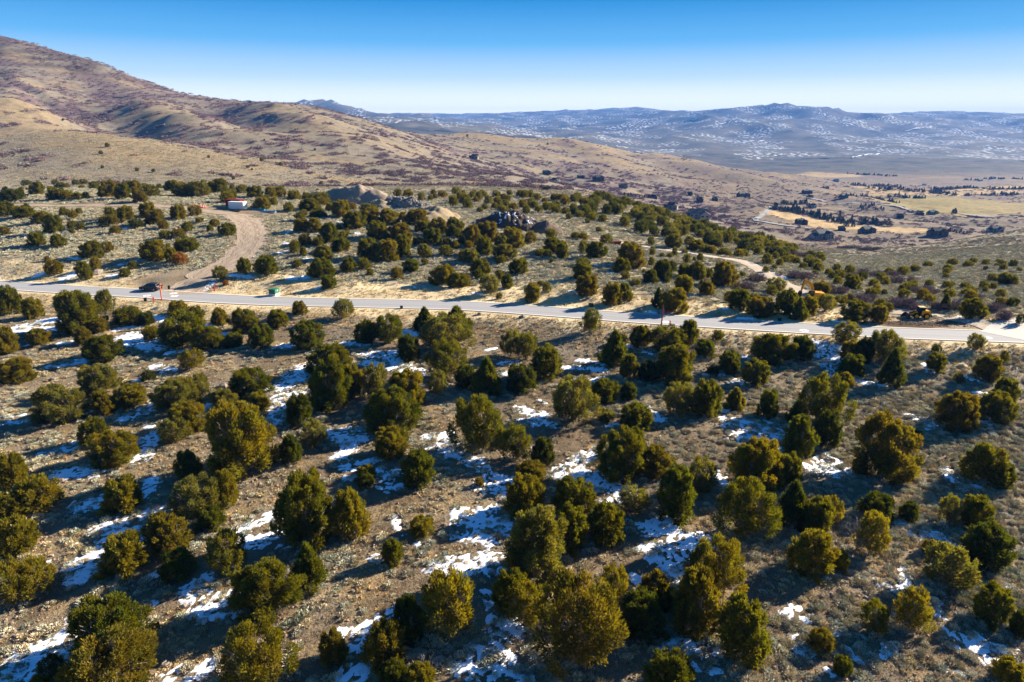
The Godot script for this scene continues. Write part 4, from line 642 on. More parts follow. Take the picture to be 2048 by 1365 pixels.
func height(x: float, d: float) -> float:
	var h := survey_height(x, d)
	if d < 520.0:
		var rd := road_distance(x, d)
		var rough := 0.30 * n_mid.get_noise_2d(x, d) + 0.05 * n_small.get_noise_2d(x, d)
		if d > 175.0: rough += smoothstep(175.0, 330.0, d) * 1.2 * n_mid.get_noise_2d(x * 0.5 + 40.0, d * 0.5)
		if rd < 22.0:
			var t := smoothstep(4.6, 13.0, rd)
			h = lerpf(-0.06, h + rough, t)
			if rd > 4.6: h += 0.35 * n_mid.get_noise_2d(x * 2.1, d * 2.1) * smoothstep(4.6, 8.0, rd) * (1.0 - smoothstep(12.0, 22.0, rd))
		else:
			h += rough
	if d > 380.0:
		var k := smoothstep(380.0, 800.0, d)
		var b := n_big.get_noise_2d(x, d)
		h += relief(x, d) * k
		var slope := k * smoothstep(-10.0, 70.0, h) * (1.0 - smoothstep(1900.0, 2500.0, d))
		if slope > 0.0:
			var across := 0.72 * x + 0.69 * d + 90.0 * b
			var along := -0.69 * x + 0.72 * d
			h += slope * 6.0 * n_big.get_noise_2d(across * 1.3, along * 0.2 + 900.0) + slope * 3.0 * n_big.get_noise_2d(across * 3.0, along * 0.5)
		if x > -150.0: h += k * 11.0 * smoothstep(-150.0, 150.0, x) * smoothstep(850.0, 1100.0, d) * (1.0 - smoothstep(1500.0, 2000.0, d)) * n_big.get_noise_2d(x * 0.7 + 90.0, d * 0.7)
		h += k * (5.0 + 4.0 * smoothstep(60.0, 160.0, h)) * b + k * 1.3 * n_mid.get_noise_2d(x * 0.35, d * 0.35)
	if d > 2300.0:
		var far := smoothstep(2300.0, 5000.0, d)
		var fold := n_fold.get_noise_2d(x * 0.55, d * 0.55)
		h += far * maxf(smoothstep(-140.0, 60.0, h), 0.45 * smoothstep(2700.0, 3600.0, d)) * ((95.0 - 45.0 * smoothstep(7000.0, 9500.0, d)) * (fold - 0.35) + (24.0 - 16.0 * smoothstep(7000.0, 9500.0, d)) * (n_fold.get_noise_2d(x * 2.2 + 300.0, d * 2.2) - 0.35))
	return h

# ---------------------------------------------------------------- terrain surface
const TRACK_WEST := [[-77.3, 156], [-77.9, 165], [-77.6, 173.5], [-75.6, 184], [-77, 198], [-81.7, 215], [-89.8, 233], [-98.6, 243.5], [-110.4, 248], [-124.6, 252.4], [-145, 255.6], [-172, 258], [-193, 261]]
const TRACK_EAST := [[30, 234], [46.9, 231], [57.2, 222], [63, 209], [68, 201], [69.8, 192], [70.3, 180], [70.6, 169], [71.5, 158], [75, 150.5], [80, 146.8], [86, 144.5], [90.5, 140], [93, 133], [94, 127]]
const SIDE_ROAD := [[93, 122.5], [99, 127], [107, 131], [125, 137], [160, 146]]
const FIELD := [[711, 1378], [820, 1520], [946, 1590], [1048, 1553], [1100, 1463], [900, 1170], [720, 1058], [667, 1113]]
const STRIP := [[372, 1004], [428, 960], [493, 925], [545, 890], [512, 847], [464, 880], [400, 905], [348, 962]]
const FARM := [[848, 1750], [1073, 1810], [1485, 2024], [1288, 1750], [946, 1600], [822, 1552]]
const FARM_FAR := [[1148, 2704], [1280, 2560], [1208, 2405], [1060, 2376], [1020, 2563]]
var ground_tones := {}

func tone(name_: String, r: float, g: float, b: float) -> void:
	ground_tones[name_] = Color(r / 255.0, g / 255.0, b / 255.0)

func in_polygon(poly: Array, x: float, d: float) -> bool:
	var inside := false
	var n := poly.size()
	for i in n:
		var a: Array = poly[i]
		var b: Array = poly[(i + 1) % n]
		if (a[1] > d) != (b[1] > d) and x < (b[0] - a[0]) * (d - a[1]) / float(b[1] - a[1]) + a[0]: inside = not inside
	return inside

func ground_color(x: float, d: float, h: float) -> Color:
	var t := ground_tones
	var c: Color
	var n1 := n_mid.get_noise_2d(x + 300.0, d)
	var n2 := n_small.get_noise_2d(x * 0.7, d * 0.7 + 80.0)
	if d < 480.0:
		var rd := road_distance(x, d)
		var below := rd < 90.0 and rd > 0.0 and d < 200.0 and road_side(x, d) < 0.0 or d < 90.0
		if below:
			c = t.dirt.lerp(t.gravel, smoothstep(-0.25, 0.35, n1))
			c = c.lerp(t.straw_dirt, 0.75 * smoothstep(0.0, 0.45, n2 + 0.5 * n_mid.get_noise_2d(x * 2.0, d * 2.0 + 9.0)))
			c = c.lerp(t.sage_floor, smoothstep(20.0, 90.0, x + 0.4 * d - 40.0) * 0.6)
		else:
			c = t.sage_floor.lerp(t.straw_dirt, smoothstep(0.0, 0.5, n1) * 0.6)
			c = c.lerp(t.gravel, smoothstep(0.1, 0.5, n2) * 0.5)
		var verge := rd + 7.0 * n_mid.get_noise_2d(x * 1.3 + 17.0, d * 1.3) + 1.6 * n2
		var reach := 11.0 if below else (21.0 if x > -70.0 and x < 30.0 else 14.0)
		c = c.lerp(t.straw, 1.0 - smoothstep(reach - 4.0, reach + 3.0, verge))
		if rd < 14.0: c = c.lerp(t.straw_dirt, smoothstep(0.15, 0.55, n2) * 0.5)
		if d > 140.0:
			var tw := line_distance(TRACK_WEST, x, d) + 3.0 * n1 + 1.2 * n2
			if x < 0.0: c = c.lerp(t.track, 1.0 - smoothstep(5.0, 9.0, tw))
			var te := line_distance(TRACK_EAST, x, d) + 2.0 * n1
			if x > 0.0: c = c.lerp(t.track_pale, 1.0 - smoothstep(2.2, 4.5, te))
			var by_gate := Vector2((x + 86.0) / 9.0, (d - 168.0) / 8.0).length() + 0.4 * n1 + 0.25 * n2
			c = c.lerp(t.track, 0.8 * (1.0 - smoothstep(0.7, 1.15, by_gate)))
			var pad := Vector2((x + 100.0) / 20.0, (d - 250.0) / 6.0).length() + 0.4 * n1 + 0.2 * n2
			c = c.lerp(t.track, 1.0 - smoothstep(0.8, 1.15, pad))
		if x > 60.0 and d > 118.0 and d < 150.0:
			var dark := Vector2((x - 82.5) / 10.5, (d - 132.0) / 4.6).length() + 0.35 * n1 + 0.2 * n2
			c = c.lerp(t.track_pale, 1.0 - smoothstep(1.2, 1.6, dark))
			c = c.lerp(t.dug, 1.0 - smoothstep(0.75, 1.05, dark + 0.12 * n2))
		if d > 300.0 or x > 110.0:
			var k := maxf(smoothstep(300.0, 380.0, d), smoothstep(110.0, 140.0, x))
			c = c.lerp(t.hill_sage.lerp(t.sage_floor, 0.4 + 0.5 * n1), k)
		return c
	var b := n_big.get_noise_2d(x * 0.9 + 500.0, d * 1.6)
	var m := n_big.get_noise_2d(x * 3.1, d * 3.6 + 700.0)
	var f := n_mid.get_noise_2d(x * 0.9, d * 1.4)
	if d < 2400.0 and not (x > 250.0 + 0.05 * d and h < -50.0):
		c = t.hill_sage.lerp(t.hill_gold, smoothstep(0.02, 0.5, b + 0.4 * m + 0.15 * f) * 0.65)
		var crest := clampf(relief(x, d) / 15.0, -1.0, 1.0)
		c = c.lerp(t.hill_gold, 0.6 * smoothstep(0.25, 0.95, crest + 0.35 * m + 0.2 * f))
		var near_sage := 0.16 * (1.0 - smoothstep(560.0, 900.0, d + 80.0 * b))
		if x > -100.0: near_sage -= 0.12 * smoothstep(-100.0, 200.0, x)
		var oak := smoothstep(-0.06, 0.26, m * 0.8 + 0.5 * f - 0.5 * b - 0.35 * crest - near_sage + 0.14 * smoothstep(20.0, 120.0, h))
		c = c.lerp(t.oak, oak * 0.9)
		c = c.lerp(t.rock, smoothstep(105.0, 165.0, h + 40.0 * m) * smoothstep(-0.2, 0.25, f + 0.5 * m) * 0.85)
		if d < 620.0: c = c.lerp(t.hill_sage, 0.7 * (1.0 - smoothstep(480.0, 640.0, d + 60.0 * b)))
	else:
		c = t.valley.lerp(t.hill_gold, smoothstep(0.1, 0.5, b + 0.5 * m))
		c = c.lerp(t.oak, smoothstep(0.05, 0.35, m + 0.4 * f) * 0.75)
	if d > 2400.0:
		var mount: Color = t.mount.lerp(t.mount_gold, smoothstep(0.0, 0.5, b + 0.4 * n_fold.get_noise_2d(x * 1.7, d * 1.7)))
		mount = mount.lerp(t.forest, smoothstep(0.15, 0.4, n_big.get_noise_2d(x * 0.6, d * 0.9 + 40.0)) * 0.8)
		var flat_ := (1.0 - smoothstep(2400.0, 2900.0, d + 200.0 * b)) * smoothstep(300.0, 700.0, x)
		c = mount.lerp(c, flat_)
	if x > 300.0 and d > 820.0 and d < 2800.0:
		var jx := x + 10.0 * m
		var jd := d + 12.0 * f
		if in_polygon(FIELD, jx, jd): c = t.field.lerp(t.hill_gold, 0.35 + 0.5 * b)
		elif in_polygon(STRIP, jx, jd): c = t.pale_field
		elif in_polygon(FARM, jx, jd) or in_polygon(FARM_FAR, jx, jd): c = t.pale_field.lerp(t.hill_gold, clampf(0.4 + m, 0.0, 1.0))
	return c

# below zero on the camera's side of the road
func road_side(x: float, d: float) -> float:
	for k in ROAD_LINE.size() - 1:
		if x < ROAD_LINE[k + 1][0] or k == ROAD_LINE.size() - 2:
			var a: Array = ROAD_LINE[k]
			var b: Array = ROAD_LINE[k + 1]
			return d - lerpf(a[1], b[1], (x - a[0]) / (b[0] - a[0]))
	return 1.0

func terrain_level(r: Array, hole: Array, skirt: float) -> Array:
	var x0: float = r[0]
	var d0: float = r[2]
	var s: float = r[4]
	var nx := int(round((r[1] - r[0]) / s)) + 1
	var nd := int(round((r[3] - r[2]) / s)) + 1
	var at := PackedInt32Array()
	at.resize(nx * nd)
	at.fill(-1)
	var v := PackedVector3Array()
	var c := PackedColorArray()
	var idx := PackedInt32Array()
	for j in nd - 1:
		var da := d0 + j * s
		var db := da + s
		for i in nx - 1:
			var xa := x0 + i * s
			var xb := xa + s
			if hole.size() and xa >= hole[0] and xb <= hole[1] and da >= hole[2] and db <= hole[3]: continue
			if minf(absf(xa), absf(xb)) > 1.0 * absf(db) + 70.0: continue
			var q := [j * nx + i, j * nx + i + 1, (j + 1) * nx + i + 1, (j + 1) * nx + i]
			for k in q:
				if at[k] < 0:
					var x: float = x0 + (k % nx) * s
					var d: float = d0 + (k / nx) * s
					var h := height(x, d)
					at[k] = v.size()
					c.append(ground_color(x, d, h))
					if k % nx == 0 or k % nx == nx - 1 or k / nx == 0 or k / nx == nd - 1: h -= skirt
					v.append(Vector3(x, h, -d))
			for k in [0, 2, 1, 0, 3, 2]: idx.append(at[q[k]])
	# smooth normals
	var nrm := PackedVector3Array()
	nrm.resize(v.size())
	for k in range(0, idx.size(), 3):
		var fn := (v[idx[k + 2]] - v[idx[k]]).cross(v[idx[k + 1]] - v[idx[k]])
		if fn.y < 0.0: fn = -fn
		for o in 3: nrm[idx[k + o]] += fn
	for k in nrm.size(): nrm[k] = nrm[k].normalized()
	var arr := []
	arr.resize(Mesh.ARRAY_MAX)
	arr[Mesh.ARRAY_VERTEX] = v
	arr[Mesh.ARRAY_NORMAL] = nrm
	arr[Mesh.ARRAY_COLOR] = c
	arr[Mesh.ARRAY_INDEX] = idx
	return arr

func ground_material(key: String, fine: Texture2D, fine_tile: float, coarse: Texture2D, coarse_tile: float, bump: Texture2D, bump_cm: float) -> StandardMaterial3D:
	var m := mat(key, Color.WHITE, 0.95)
	m.vertex_color_use_as_albedo = true
	m.vertex_color_is_srgb = true
	m.albedo_texture = fine
	m.uv1_triplanar = true
	m.uv1_world_triplanar = true
	m.uv1_scale = Vector3.ONE / fine_tile
	m.uv1_triplanar_sharpness = 4.0
	m.detail_enabled = true
	m.detail_albedo = coarse
	m.detail_blend_mode = BaseMaterial3D.BLEND_MODE_MUL
	m.detail_uv_layer = BaseMaterial3D.DETAIL_UV_2
	m.uv2_triplanar = true
	m.uv2_world_triplanar = true
	m.uv2_scale = Vector3.ONE / coarse_tile
	m.uv2_triplanar_sharpness = 4.0
	if bump:
		m.heightmap_enabled = true
		m.heightmap_texture = bump
		m.heightmap_scale = bump_cm
	m.metallic_specular = 0.2
	return m

func build_terrain() -> void:
	tone("dirt", 136, 120, 100); tone("gravel", 150, 138, 120); tone("straw_dirt", 176, 154, 118); tone("straw", 238, 219, 180)
	tone("sage_floor", 174, 165, 143); tone("track", 160, 144, 122); tone("track_pale", 180, 164, 142); tone("dug", 92, 72, 58)
	tone("hill_sage", 154, 146, 128); tone("hill_gold", 178, 156, 116); tone("oak", 126, 108, 108); tone("rock", 98, 88, 76)
	tone("valley", 142, 130, 112); tone("mount", 94, 95, 90); tone("mount_gold", 118, 112, 98); tone("forest", 66, 70, 66)
	tone("field", 162, 150, 84); tone("pale_field", 214, 186, 136)
	var grain := noise_tex(21, 0.045, [[0.0, grey(0.50)], [0.35, grey(0.78)], [0.5, grey(0.90)], [0.68, grey(1.0)], [1.0, grey(0.86)]], 1024, 5)
	var blotch := noise_tex(22, 0.012, [[0.0, Color(0.78, 0.76, 0.72)], [0.5, Color(0.93, 0.92, 0.90)], [1.0, Color(1, 0.99, 0.96)]], 512, 5)
	var lumps := noise_tex(23, 0.035, [[0.0, grey(0.0)], [1.0, grey(1.0)]], 512, 4)
	var speck := noise_tex(24, 0.05, [[0.0, grey(0.55)], [0.38, grey(0.72)], [0.55, grey(0.98)], [1.0, grey(1.0)]], 1024, 5)
	var brush := noise_tex(25, 0.02, [[0.0, Color(0.72, 0.70, 0.70)], [0.45, Color(0.92, 0.90, 0.88)], [1.0, Color(1, 1, 1)]], 1024, 5)
	var near := ground_material("ground_near", grain, 7.0, blotch, 43.0, lumps, 6.0)
	var middle := ground_material("ground_middle", grain, 11.0, blotch, 61.0, lumps, 8.0)
	var hill := ground_material("ground_hill", speck, 70.0, brush, 310.0, null, 0.0)
	var far := ground_material("ground_far", speck, 520.0, brush, 1900.0, null, 0.0)
	# thin old snow lying in patches on the far mountains
	var white := func(v: float) -> Color: return Color(0.93, 0.95, 0.98, v)
	far.albedo_texture = brush
	far.uv1_scale = Vector3.ONE / 3900.0
	far.detail_albedo = noise_tex(26, 0.02, [[0.0, white.call(0.0)], [0.53, white.call(0.0)], [0.70, white.call(0.55)], [1.0, white.call(0.9)]], 2048, 8)
	far.detail_mask = noise_tex(27, 0.009, [[0.0, grey(0.0)], [0.47, grey(0.04)], [0.62, grey(0.85)], [1.0, grey(1.0)]], 1024, 6)
	far.detail_blend_mode = BaseMaterial3D.BLEND_MODE_MIX
	far.uv2_scale = Vector3(1.0 / 1300.0, 1.0 / 1300.0, 1.0 / 2100.0)
	var l0 := [-100.0, 100.0, 22.0, 126.0, 0.5]
	var l1 := [-260.0, 240.0, -60.0, 340.0, 1.25]
	var l2 := [-1100.0, 1252.0, -100.0, 1300.0, 7.0]
	var l3 := [-3200.0, 4192.0, -200.0, 3608.0, 28.0]
	var l4 := [-9000.0, 11000.0, -500.0, 12500.0, 100.0]
	var inset := func(l: Array, k: float) -> Array: return [l[0] + k, l[1] - k, l[2] + k, l[3] - k]
	var m := ArrayMesh.new()
	var k := 0
	for e in [[l0, [], 0.25, near], [l1, inset.call(l0, 1.0), 0.6, middle], [l2, inset.call(l1, 2.0), 3.0, hill], [l3, inset.call(l2, 10.0), 10.0, hill], [l4, inset.call(l3, 40.0), 0.0, far]]:
		m.add_surface_from_arrays(Mesh.PRIMITIVE_TRIANGLES, terrain_level(e[0], e[1], e[2]))
		m.surface_set_material(k, e[3])
		k += 1
	var o := MeshInstance3D.new()
	o.name = "terrain"
	o.mesh = m
	add_child(o)
	tag(o, "rolling dry hillside, valley and far mountains", "terrain", "", "structure")

# ---------------------------------------------------------------- roads
func smooth_line(line: Array, step: float) -> PackedVector2Array:
	var curve := Curve2D.new()
	for k in line.size():
		var p := Vector2(line[k][0], line[k][1])
		var a := Vector2(line[maxi(k - 1, 0)][0], line[maxi(k - 1, 0)][1])
		var b := Vector2(line[mini(k + 1, line.size() - 1)][0], line[mini(k + 1, line.size() - 1)][1])
		var t := (b - a) / 6.0
		curve.add_point(p, -t, t)
	var out := PackedVector2Array()
	var n := int(curve.get_baked_length() / step)
	for k in n + 1: out.append(curve.sample_baked(curve.get_baked_length() * k / n, true))
	return out

# a ribbon along a line between two offsets; flat at y when y is given, else draped on the ground
func ribbon(line: PackedVector2Array, from: float, to: float, columns: int, y: float, draped := false, wobble := 0.0, thick := 0.0) -> ArrayMesh:
	var v := PackedVector3Array()
	var uv := PackedVector2Array()
	var idx := PackedInt32Array()
	var along := 0.0
	var w := columns + 1 + (2 if thick > 0.0 else 0)
	for k in line.size():
		var t := (line[mini(k + 1, line.size() - 1)] - line[maxi(k - 1, 0)]).normalized()
		var side := Vector2(-t.y, t.x)
		if k: along += line[k].distance_to(line[k - 1])
		var row := []
		for c in columns + 1:
			var f := float(c) / columns
			var o := lerpf(from, to, f)
			if wobble > 0.0: o += (f - 0.5) * 2.0 * wobble * n_small.get_noise_2d(along * 0.9 + 50.0 * signf(f - 0.5), 3.0)
			var p := line[k] + side * o
			row.append([Vector3(p.x, (height(p.x, p.y) if draped else 0.0) + y, -p.y), f])
		if thick > 0.0:
			row.push_front([row[0][0] - Vector3(0, thick, 0), 0.0])
			row.append([row[-1][0] - Vector3(0, thick, 0), 1.0])
		for e in row:
			v.append(e[0])
			uv.append(Vector2(e[1], along / 8.0))
		if k:
			for c in w - 1:
				var a := (k - 1) * w + c
				for q in [a, a + 1, a + w + 1, a, a + w + 1, a + w]: idx.append(q)
	var arr := []
	arr.resize(Mesh.ARRAY_MAX)
	arr[Mesh.ARRAY_VERTEX] = v
	arr[Mesh.ARRAY_TEX_UV] = uv
	arr[Mesh.ARRAY_INDEX] = idx
	var st := SurfaceTool.new()
	st.create_from_arrays(arr)
	st.generate_normals()
	return st.commit()

# earth pressed and dragged by wheels: streaks along v, u across
func rut_texture(base: Color, dark: Color, light: Color, seed_: int) -> ImageTexture:
	var im := Image.create(256, 512, false, Image.FORMAT_RGB8)
	var n := FastNoiseLite.new()
	n.seed = seed_
	n.frequency = 0.02
	for y in 512:
		var a := TAU * y / 512.0
		var wx := cos(a) * 60.0
		var wy := sin(a) * 60.0
		for x in 256:
			var bend := 14.0 * n.get_noise_3d(wx * 0.25, wy * 0.25, x * 0.15)
			var streak := n.get_noise_2d((x + bend) * 5.5, 20.0 + 0.12 * wx)
			var grain := n.get_noise_3d(wx * 9.0, wy * 9.0, x * 9.0)
			var s := streak * 1.5 + grain * 0.7
			im.set_pixel(x, y, base.lerp(dark, clampf(s * 1.3, 0.0, 1.0)).lerp(light, clampf(-s * 1.2, 0.0, 1.0)))
	return ImageTexture.create_from_image(im)

func build_roads() -> void:
	var line := smooth_line(ROAD_LINE, 2.5)
	var asphalt := mat("asphalt", Color(0.60, 0.60, 0.605), 0.85)
	asphalt.albedo_color = Color.WHITE
	asphalt.albedo_texture = rut_texture(Color(0.585, 0.585, 0.59), Color(0.53, 0.53, 0.535), Color(0.64, 0.638, 0.635), 31)
	asphalt.uv1_scale = Vector3(1, 0.3, 1)
	ground_piece("road", ribbon(line, -3.35, 3.35, 6, 0.02), asphalt, "two lane pale grey paved road crossing the hillside", "road")
	var concrete := mat("concrete", Color(0.76, 0.73, 0.68), 0.9)
	for s in [-1.0, 1.0]:
		ground_piece("kerb", ribbon(line, minf(s * 3.352, s * 3.95), maxf(s * 3.352, s * 3.95), 1, 0.035, false, 0.0, 0.15), concrete, "pale concrete edge strip along the paved road", "kerb")
	ground_piece("side_road", ribbon(smooth_line(SIDE_ROAD, 2.5), -4.6, 4.6, 6, 0.11, true, 0.5), mat("asphalt_pale", Color(0.72, 0.70, 0.67), 0.9), "pale side road joining the paved road", "road")
	var rut := mat("rutted_dirt", Color.WHITE, 0.95)
	rut.albedo_texture = rut_texture(Color(0.64, 0.57, 0.49), Color(0.46, 0.39, 0.32), Color(0.74, 0.68, 0.59), 41)
	ground_piece("dirt_track", ribbon(smooth_line(TRACK_WEST.slice(0, 8), 1.25), -4.9, 4.9, 14, 0.09, true, 2.2), rut, "wide rutted dirt track curving up from the road", "track")
	ground_piece("dirt_track", ribbon(smooth_line(TRACK_WEST.slice(7), 1.25), -2.2, 2.2, 6, 0.10, true, 0.8), rut, "narrow dirt track running on past the shipping containers", "track")
	var pale := mat("pale_gravel", Color.WHITE, 0.95)
	pale.albedo_texture = rut_texture(Color(0.66, 0.61, 0.54), Color(0.55, 0.49, 0.42), Color(0.74, 0.69, 0.62), 43)
	ground_piece("gravel_track", ribbon(smooth_line(TRACK_EAST, 1.25), -2.3, 2.3, 6, 0.10, true, 0.6), pale, "pale gravel track dropping behind the junipers to the junction", "track")
	var lane := [[397, 1064], [383, 1020], [353, 962], [321, 905], [324, 886], [345, 874], [380, 868], [420, 866]]
	ground_piece("valley_lane", ribbon(smooth_line(lane, 4.0), -3.4, 3.4, 2, 0.8, true), mat("valley_lane", Color(0.56, 0.56, 0.56), 0.9), "grey lane winding between the valley houses", "road")
	ground_piece("valley_lane", ribbon(smooth_line([[560, 1340], [640, 1240], [700, 1120], [760, 1050], [840, 990]], 12.0), -4.0, 4.0, 2, 1.5, true), mat("valley_lane", Color.WHITE), "grey lane along the edge of the green field", "road")
	var old_snow := mat("old_snow", Color(0.88, 0.90, 0.93), 0.8)
	for l in [[[2237, 5040], [2410, 4926], [2586, 4709], [2739, 4486], [2845, 4241], [2911, 4021]], [[1486, 4802], [1659, 4961], [1800, 5075]], [[1792, 6323], [1920, 6028], [2114, 5920]], [[3407, 6189], [3753, 6336], [3977, 6336]], [[1660, 3440], [1873, 3707], [2082, 4004]]]:
		ground_piece("snowy_track", ribbon(smooth_line(l, 30.0), -5.0, 5.0, 2, 5.0, true, 4.0), old_snow, "thin snow covered track across the far mountainside", "track")
	# concrete collars round the manholes in the asphalt
	var collar := Shape.new()
	collar.tube(Vector3(0, 0.0, 0), Vector3(0, 0.012, 0), 0.85, 0.85, 20)
	var lid := Shape.new()
	lid.tube(Vector3(0, 0.0, 0), Vector3(0, 0.02, 0), 0.33, 0.33, 16)
	var cm := collar.mesh()
	var lm := lid.mesh()
	for e in [[-85.2, 154.9, "by the parked car"], [-80.0, 157.2, "beside the orange post"], [-78.6, 154.6, "below the dirt track"], [-47.6, 147.9, "past the green transformer box"], [31.2, 132.6, "beside the red brown post"], [56.6, 126.6, "below the gravel track"], [89.0, 121.9, "at the side road junction"]]:
		var o := thing("manhole", "round white collar of a manhole in the asphalt, " + e[2], "manhole", Vector3(e[0], 0.022, -e[1]), 0.0, "manholes in the paved road")
		part(o, "collar", cm, mat("white_concrete", Color(0.90, 0.89, 0.87), 0.85))
		part(o, "lid", lm, mat("cast_iron", Color(0.55, 0.55, 0.55), 0.6))

# ---------------------------------------------------------------- snow
func build_snow() -> void:
	snow_field.resize(SNOW_NX * SNOW_ND)
	snow_field.fill(-1.0)
	for s in SNOW:
		var r: float = s[4] * 1.25 + 0.2
		var a := Vector2(s[0], s[1])
		var b := Vector2(s[2], s[3])
		var x0 := int((minf(a.x, b.x) - r - SNOW_X0) / SNOW_CELL)
		var x1 := int((maxf(a.x, b.x) + r - SNOW_X0) / SNOW_CELL) + 1
		var d0 := int((minf(a.y, b.y) - r - SNOW_D0) / SNOW_CELL)
		var d1 := int((maxf(a.y, b.y) + r - SNOW_D0) / SNOW_CELL) + 1
		for j in range(maxi(d0, 0), mini(d1 + 1, SNOW_ND)):
			for i in range(maxi(x0, 0), mini(x1 + 1, SNOW_NX)):
				var p := Vector2(SNOW_X0 + i * SNOW_CELL, SNOW_D0 + j * SNOW_CELL)
				var q := Geometry2D.get_closest_point_to_segment(p, a, b)
				var f := 1.0 - p.distance_to(q) / r
				var k := j * SNOW_NX + i
				if f > snow_field[k]: snow_field[k] = f
	var n := FastNoiseLite.new()
	n.seed = 77
	n.frequency = 0.42
	n.fractal_octaves = 4
	var thick := PackedFloat32Array()
	thick.resize(snow_field.size())
	for k in snow_field.size():
		if snow_field[k] <= -0.9:
			thick[k] = -9.0
			continue
		var x := SNOW_X0 + (k % SNOW_NX) * SNOW_CELL
		var d := SNOW_D0 + (k / SNOW_NX) * SNOW_CELL
		var e := minf(snow_field[k], 0.5) + 0.5 * n.get_noise_2d(x * 0.8, d * 0.7) + 0.85 * n.get_noise_2d(x * 3.2 + 40.0, d * 2.4)
		if d > 128.0: e += 0.12
		thick[k] = clampf((e - 0.285) * 0.2, -0.25, 0.07)
	var v := PackedVector3Array()
	var idx := PackedInt32Array()
	var at := {}
	for j in SNOW_ND - 1:
		for i in SNOW_NX - 1:
			var k := j * SNOW_NX + i
			var q := [k, k + 1, k + SNOW_NX + 1, k + SNOW_NX]
			if maxf(maxf(thick[q[0]], thick[q[1]]), maxf(thick[q[2]], thick[q[3]])) < -0.01: continue
			for e in q:
				if not at.has(e):
					var x: float = SNOW_X0 + (e % SNOW_NX) * SNOW_CELL
					var d: float = SNOW_D0 + (e / SNOW_NX) * SNOW_CELL
					at[e] = v.size()
					v.append(Vector3(x, height(x, d) + maxf(thick[e], -0.25) + (0.05 if d > 126.0 else 0.0), -d))
			for o in [0, 2, 1, 0, 3, 2]: idx.append(at[q[o]])
	var arr := []
	arr.resize(Mesh.ARRAY_MAX)
	arr[Mesh.ARRAY_VERTEX] = v
	arr[Mesh.ARRAY_INDEX] = idx
	var st := SurfaceTool.new()
	st.create_from_arrays(arr)
	st.generate_normals()
	var m := mat("snow", Color(0.94, 0.955, 0.98), 0.7)
	ground_piece("snow", st.commit(), m, "thin melting snow lying in streaks behind the junipers", "snow", "stuff")

func snow_at(x: float, d: float) -> float:
	var i := int((x - SNOW_X0) / SNOW_CELL)
	var j := int((d - SNOW_D0) / SNOW_CELL)
	if i < 0 or j < 0 or i >= SNOW_NX or j >= SNOW_ND: return -1.0
	return snow_field[j * SNOW_NX + i]

# ---------------------------------------------------------------- spoil heaps
var heap_tops := {}

# the surface of a heap, or the ground where the heap does not reach
func heap_height(label: String, x: float, d: float) -> float:
	var e: Array = heap_tops[label]
	var q := Vector2(x - e[0], d - e[1]).rotated(-e[4])
	var i := int(round((q.x / e[2] / 2.3 + 0.5) * e[5]))
	var j := int(round((q.y / e[3] / 2.3 + 0.5) * e[6]))
	if i < 0 or j < 0 or i > e[5] or j > e[6]: return height(x, d)
	return maxf(e[7][j * (e[5] + 1) + i].y, height(x, d))

func heap(called: String, label: String, cx: float, cd: float, rx: float, rd: float, turn: float, top: float, rough: float, sharp: float, m: Material, snowy := false, seed_ := 1, skew := 0.0, mesa := 1.0) -> void:
	var n := FastNoiseLite.new()
	n.seed = seed_
	n.frequency = 0.14
	n.fractal_octaves = 5
	var ridge := FastNoiseLite.new()
	ridge.seed = seed_ + 3
	ridge.frequency = 0.10
	ridge.fractal_type = FastNoiseLite.FRACTAL_RIDGED
	var nx := 120 if snowy else 64
	var nd := 80 if snowy else 44
	var v := PackedVector3Array()
	var sv := PackedVector3Array()
	var origin := on_ground(cx, cd)
	for j in nd + 1:
		for i in nx + 1:
			var u := (i / float(nx) - 0.5) * 2.3
			var w := (j / float(nd) - 0.5) * 2.3
			var lx := u * rx
			var ld := w * rd
			var x := cx + lx * cos(turn) - ld * sin(turn)
			var d := cd + lx * sin(turn) + ld * cos(turn)
			var r := sqrt(u * u + w * w) * (1.0 + 0.22 * n.get_noise_2d(x * 0.5, d * 0.5))
			var f := pow(clampf((1.0 - r) * mesa, 0.0, 1.0), sharp) * (1.0 - skew * clampf(u, -1.0, 1.0))
			var y := top * f * (1.0 + 0.4 * n.get_noise_2d(x * 0.6, d * 0.6)) + rough * (n.get_noise_2d(x, d) + 0.7 * ridge.get_noise_2d(x, d)) * smoothstep(0.0, 0.25, f)
			if f <= 0.0: y = -0.35
			var p := Vector3(x, height(x, d) + y, -d)
			v.append(p)
			sv.append(p + Vector3(0, clampf((n.get_noise_2d(x * 2.4 + 9.0, d * 2.4) + 0.55 * n.get_noise_2d(x * 7.0, d * 7.0) - 0.42) * 0.6, -0.3, 0.05), 0))
	heap_tops[label] = [cx, cd, rx, rd, turn, nx, nd, v]
	var sets := [[v, m]]
	var o := thing(called, label, "mound", origin)
	if snowy: sets.append([sv, mat("snow", Color.WHITE)])
	for s in sets:
		var idx := PackedInt32Array()
		for j in nd:
			for i in nx:
				var a := j * (nx + 1) + i
				for q in [a, a + nx + 2, a + 1, a, a + nx + 1, a + nx + 2]: idx.append(q)
		var arr := []
		arr.resize(Mesh.ARRAY_MAX)
		var local := PackedVector3Array()
		for p in s[0]: local.append(p - origin)
		arr[Mesh.ARRAY_VERTEX] = local
		arr[Mesh.ARRAY_INDEX] = idx
		var st := SurfaceTool.new()
		st.create_from_arrays(arr)
		st.generate_normals()
		part(o, "snow" if s[1] == mats.get("snow") else "earth", st.commit(), s[1])

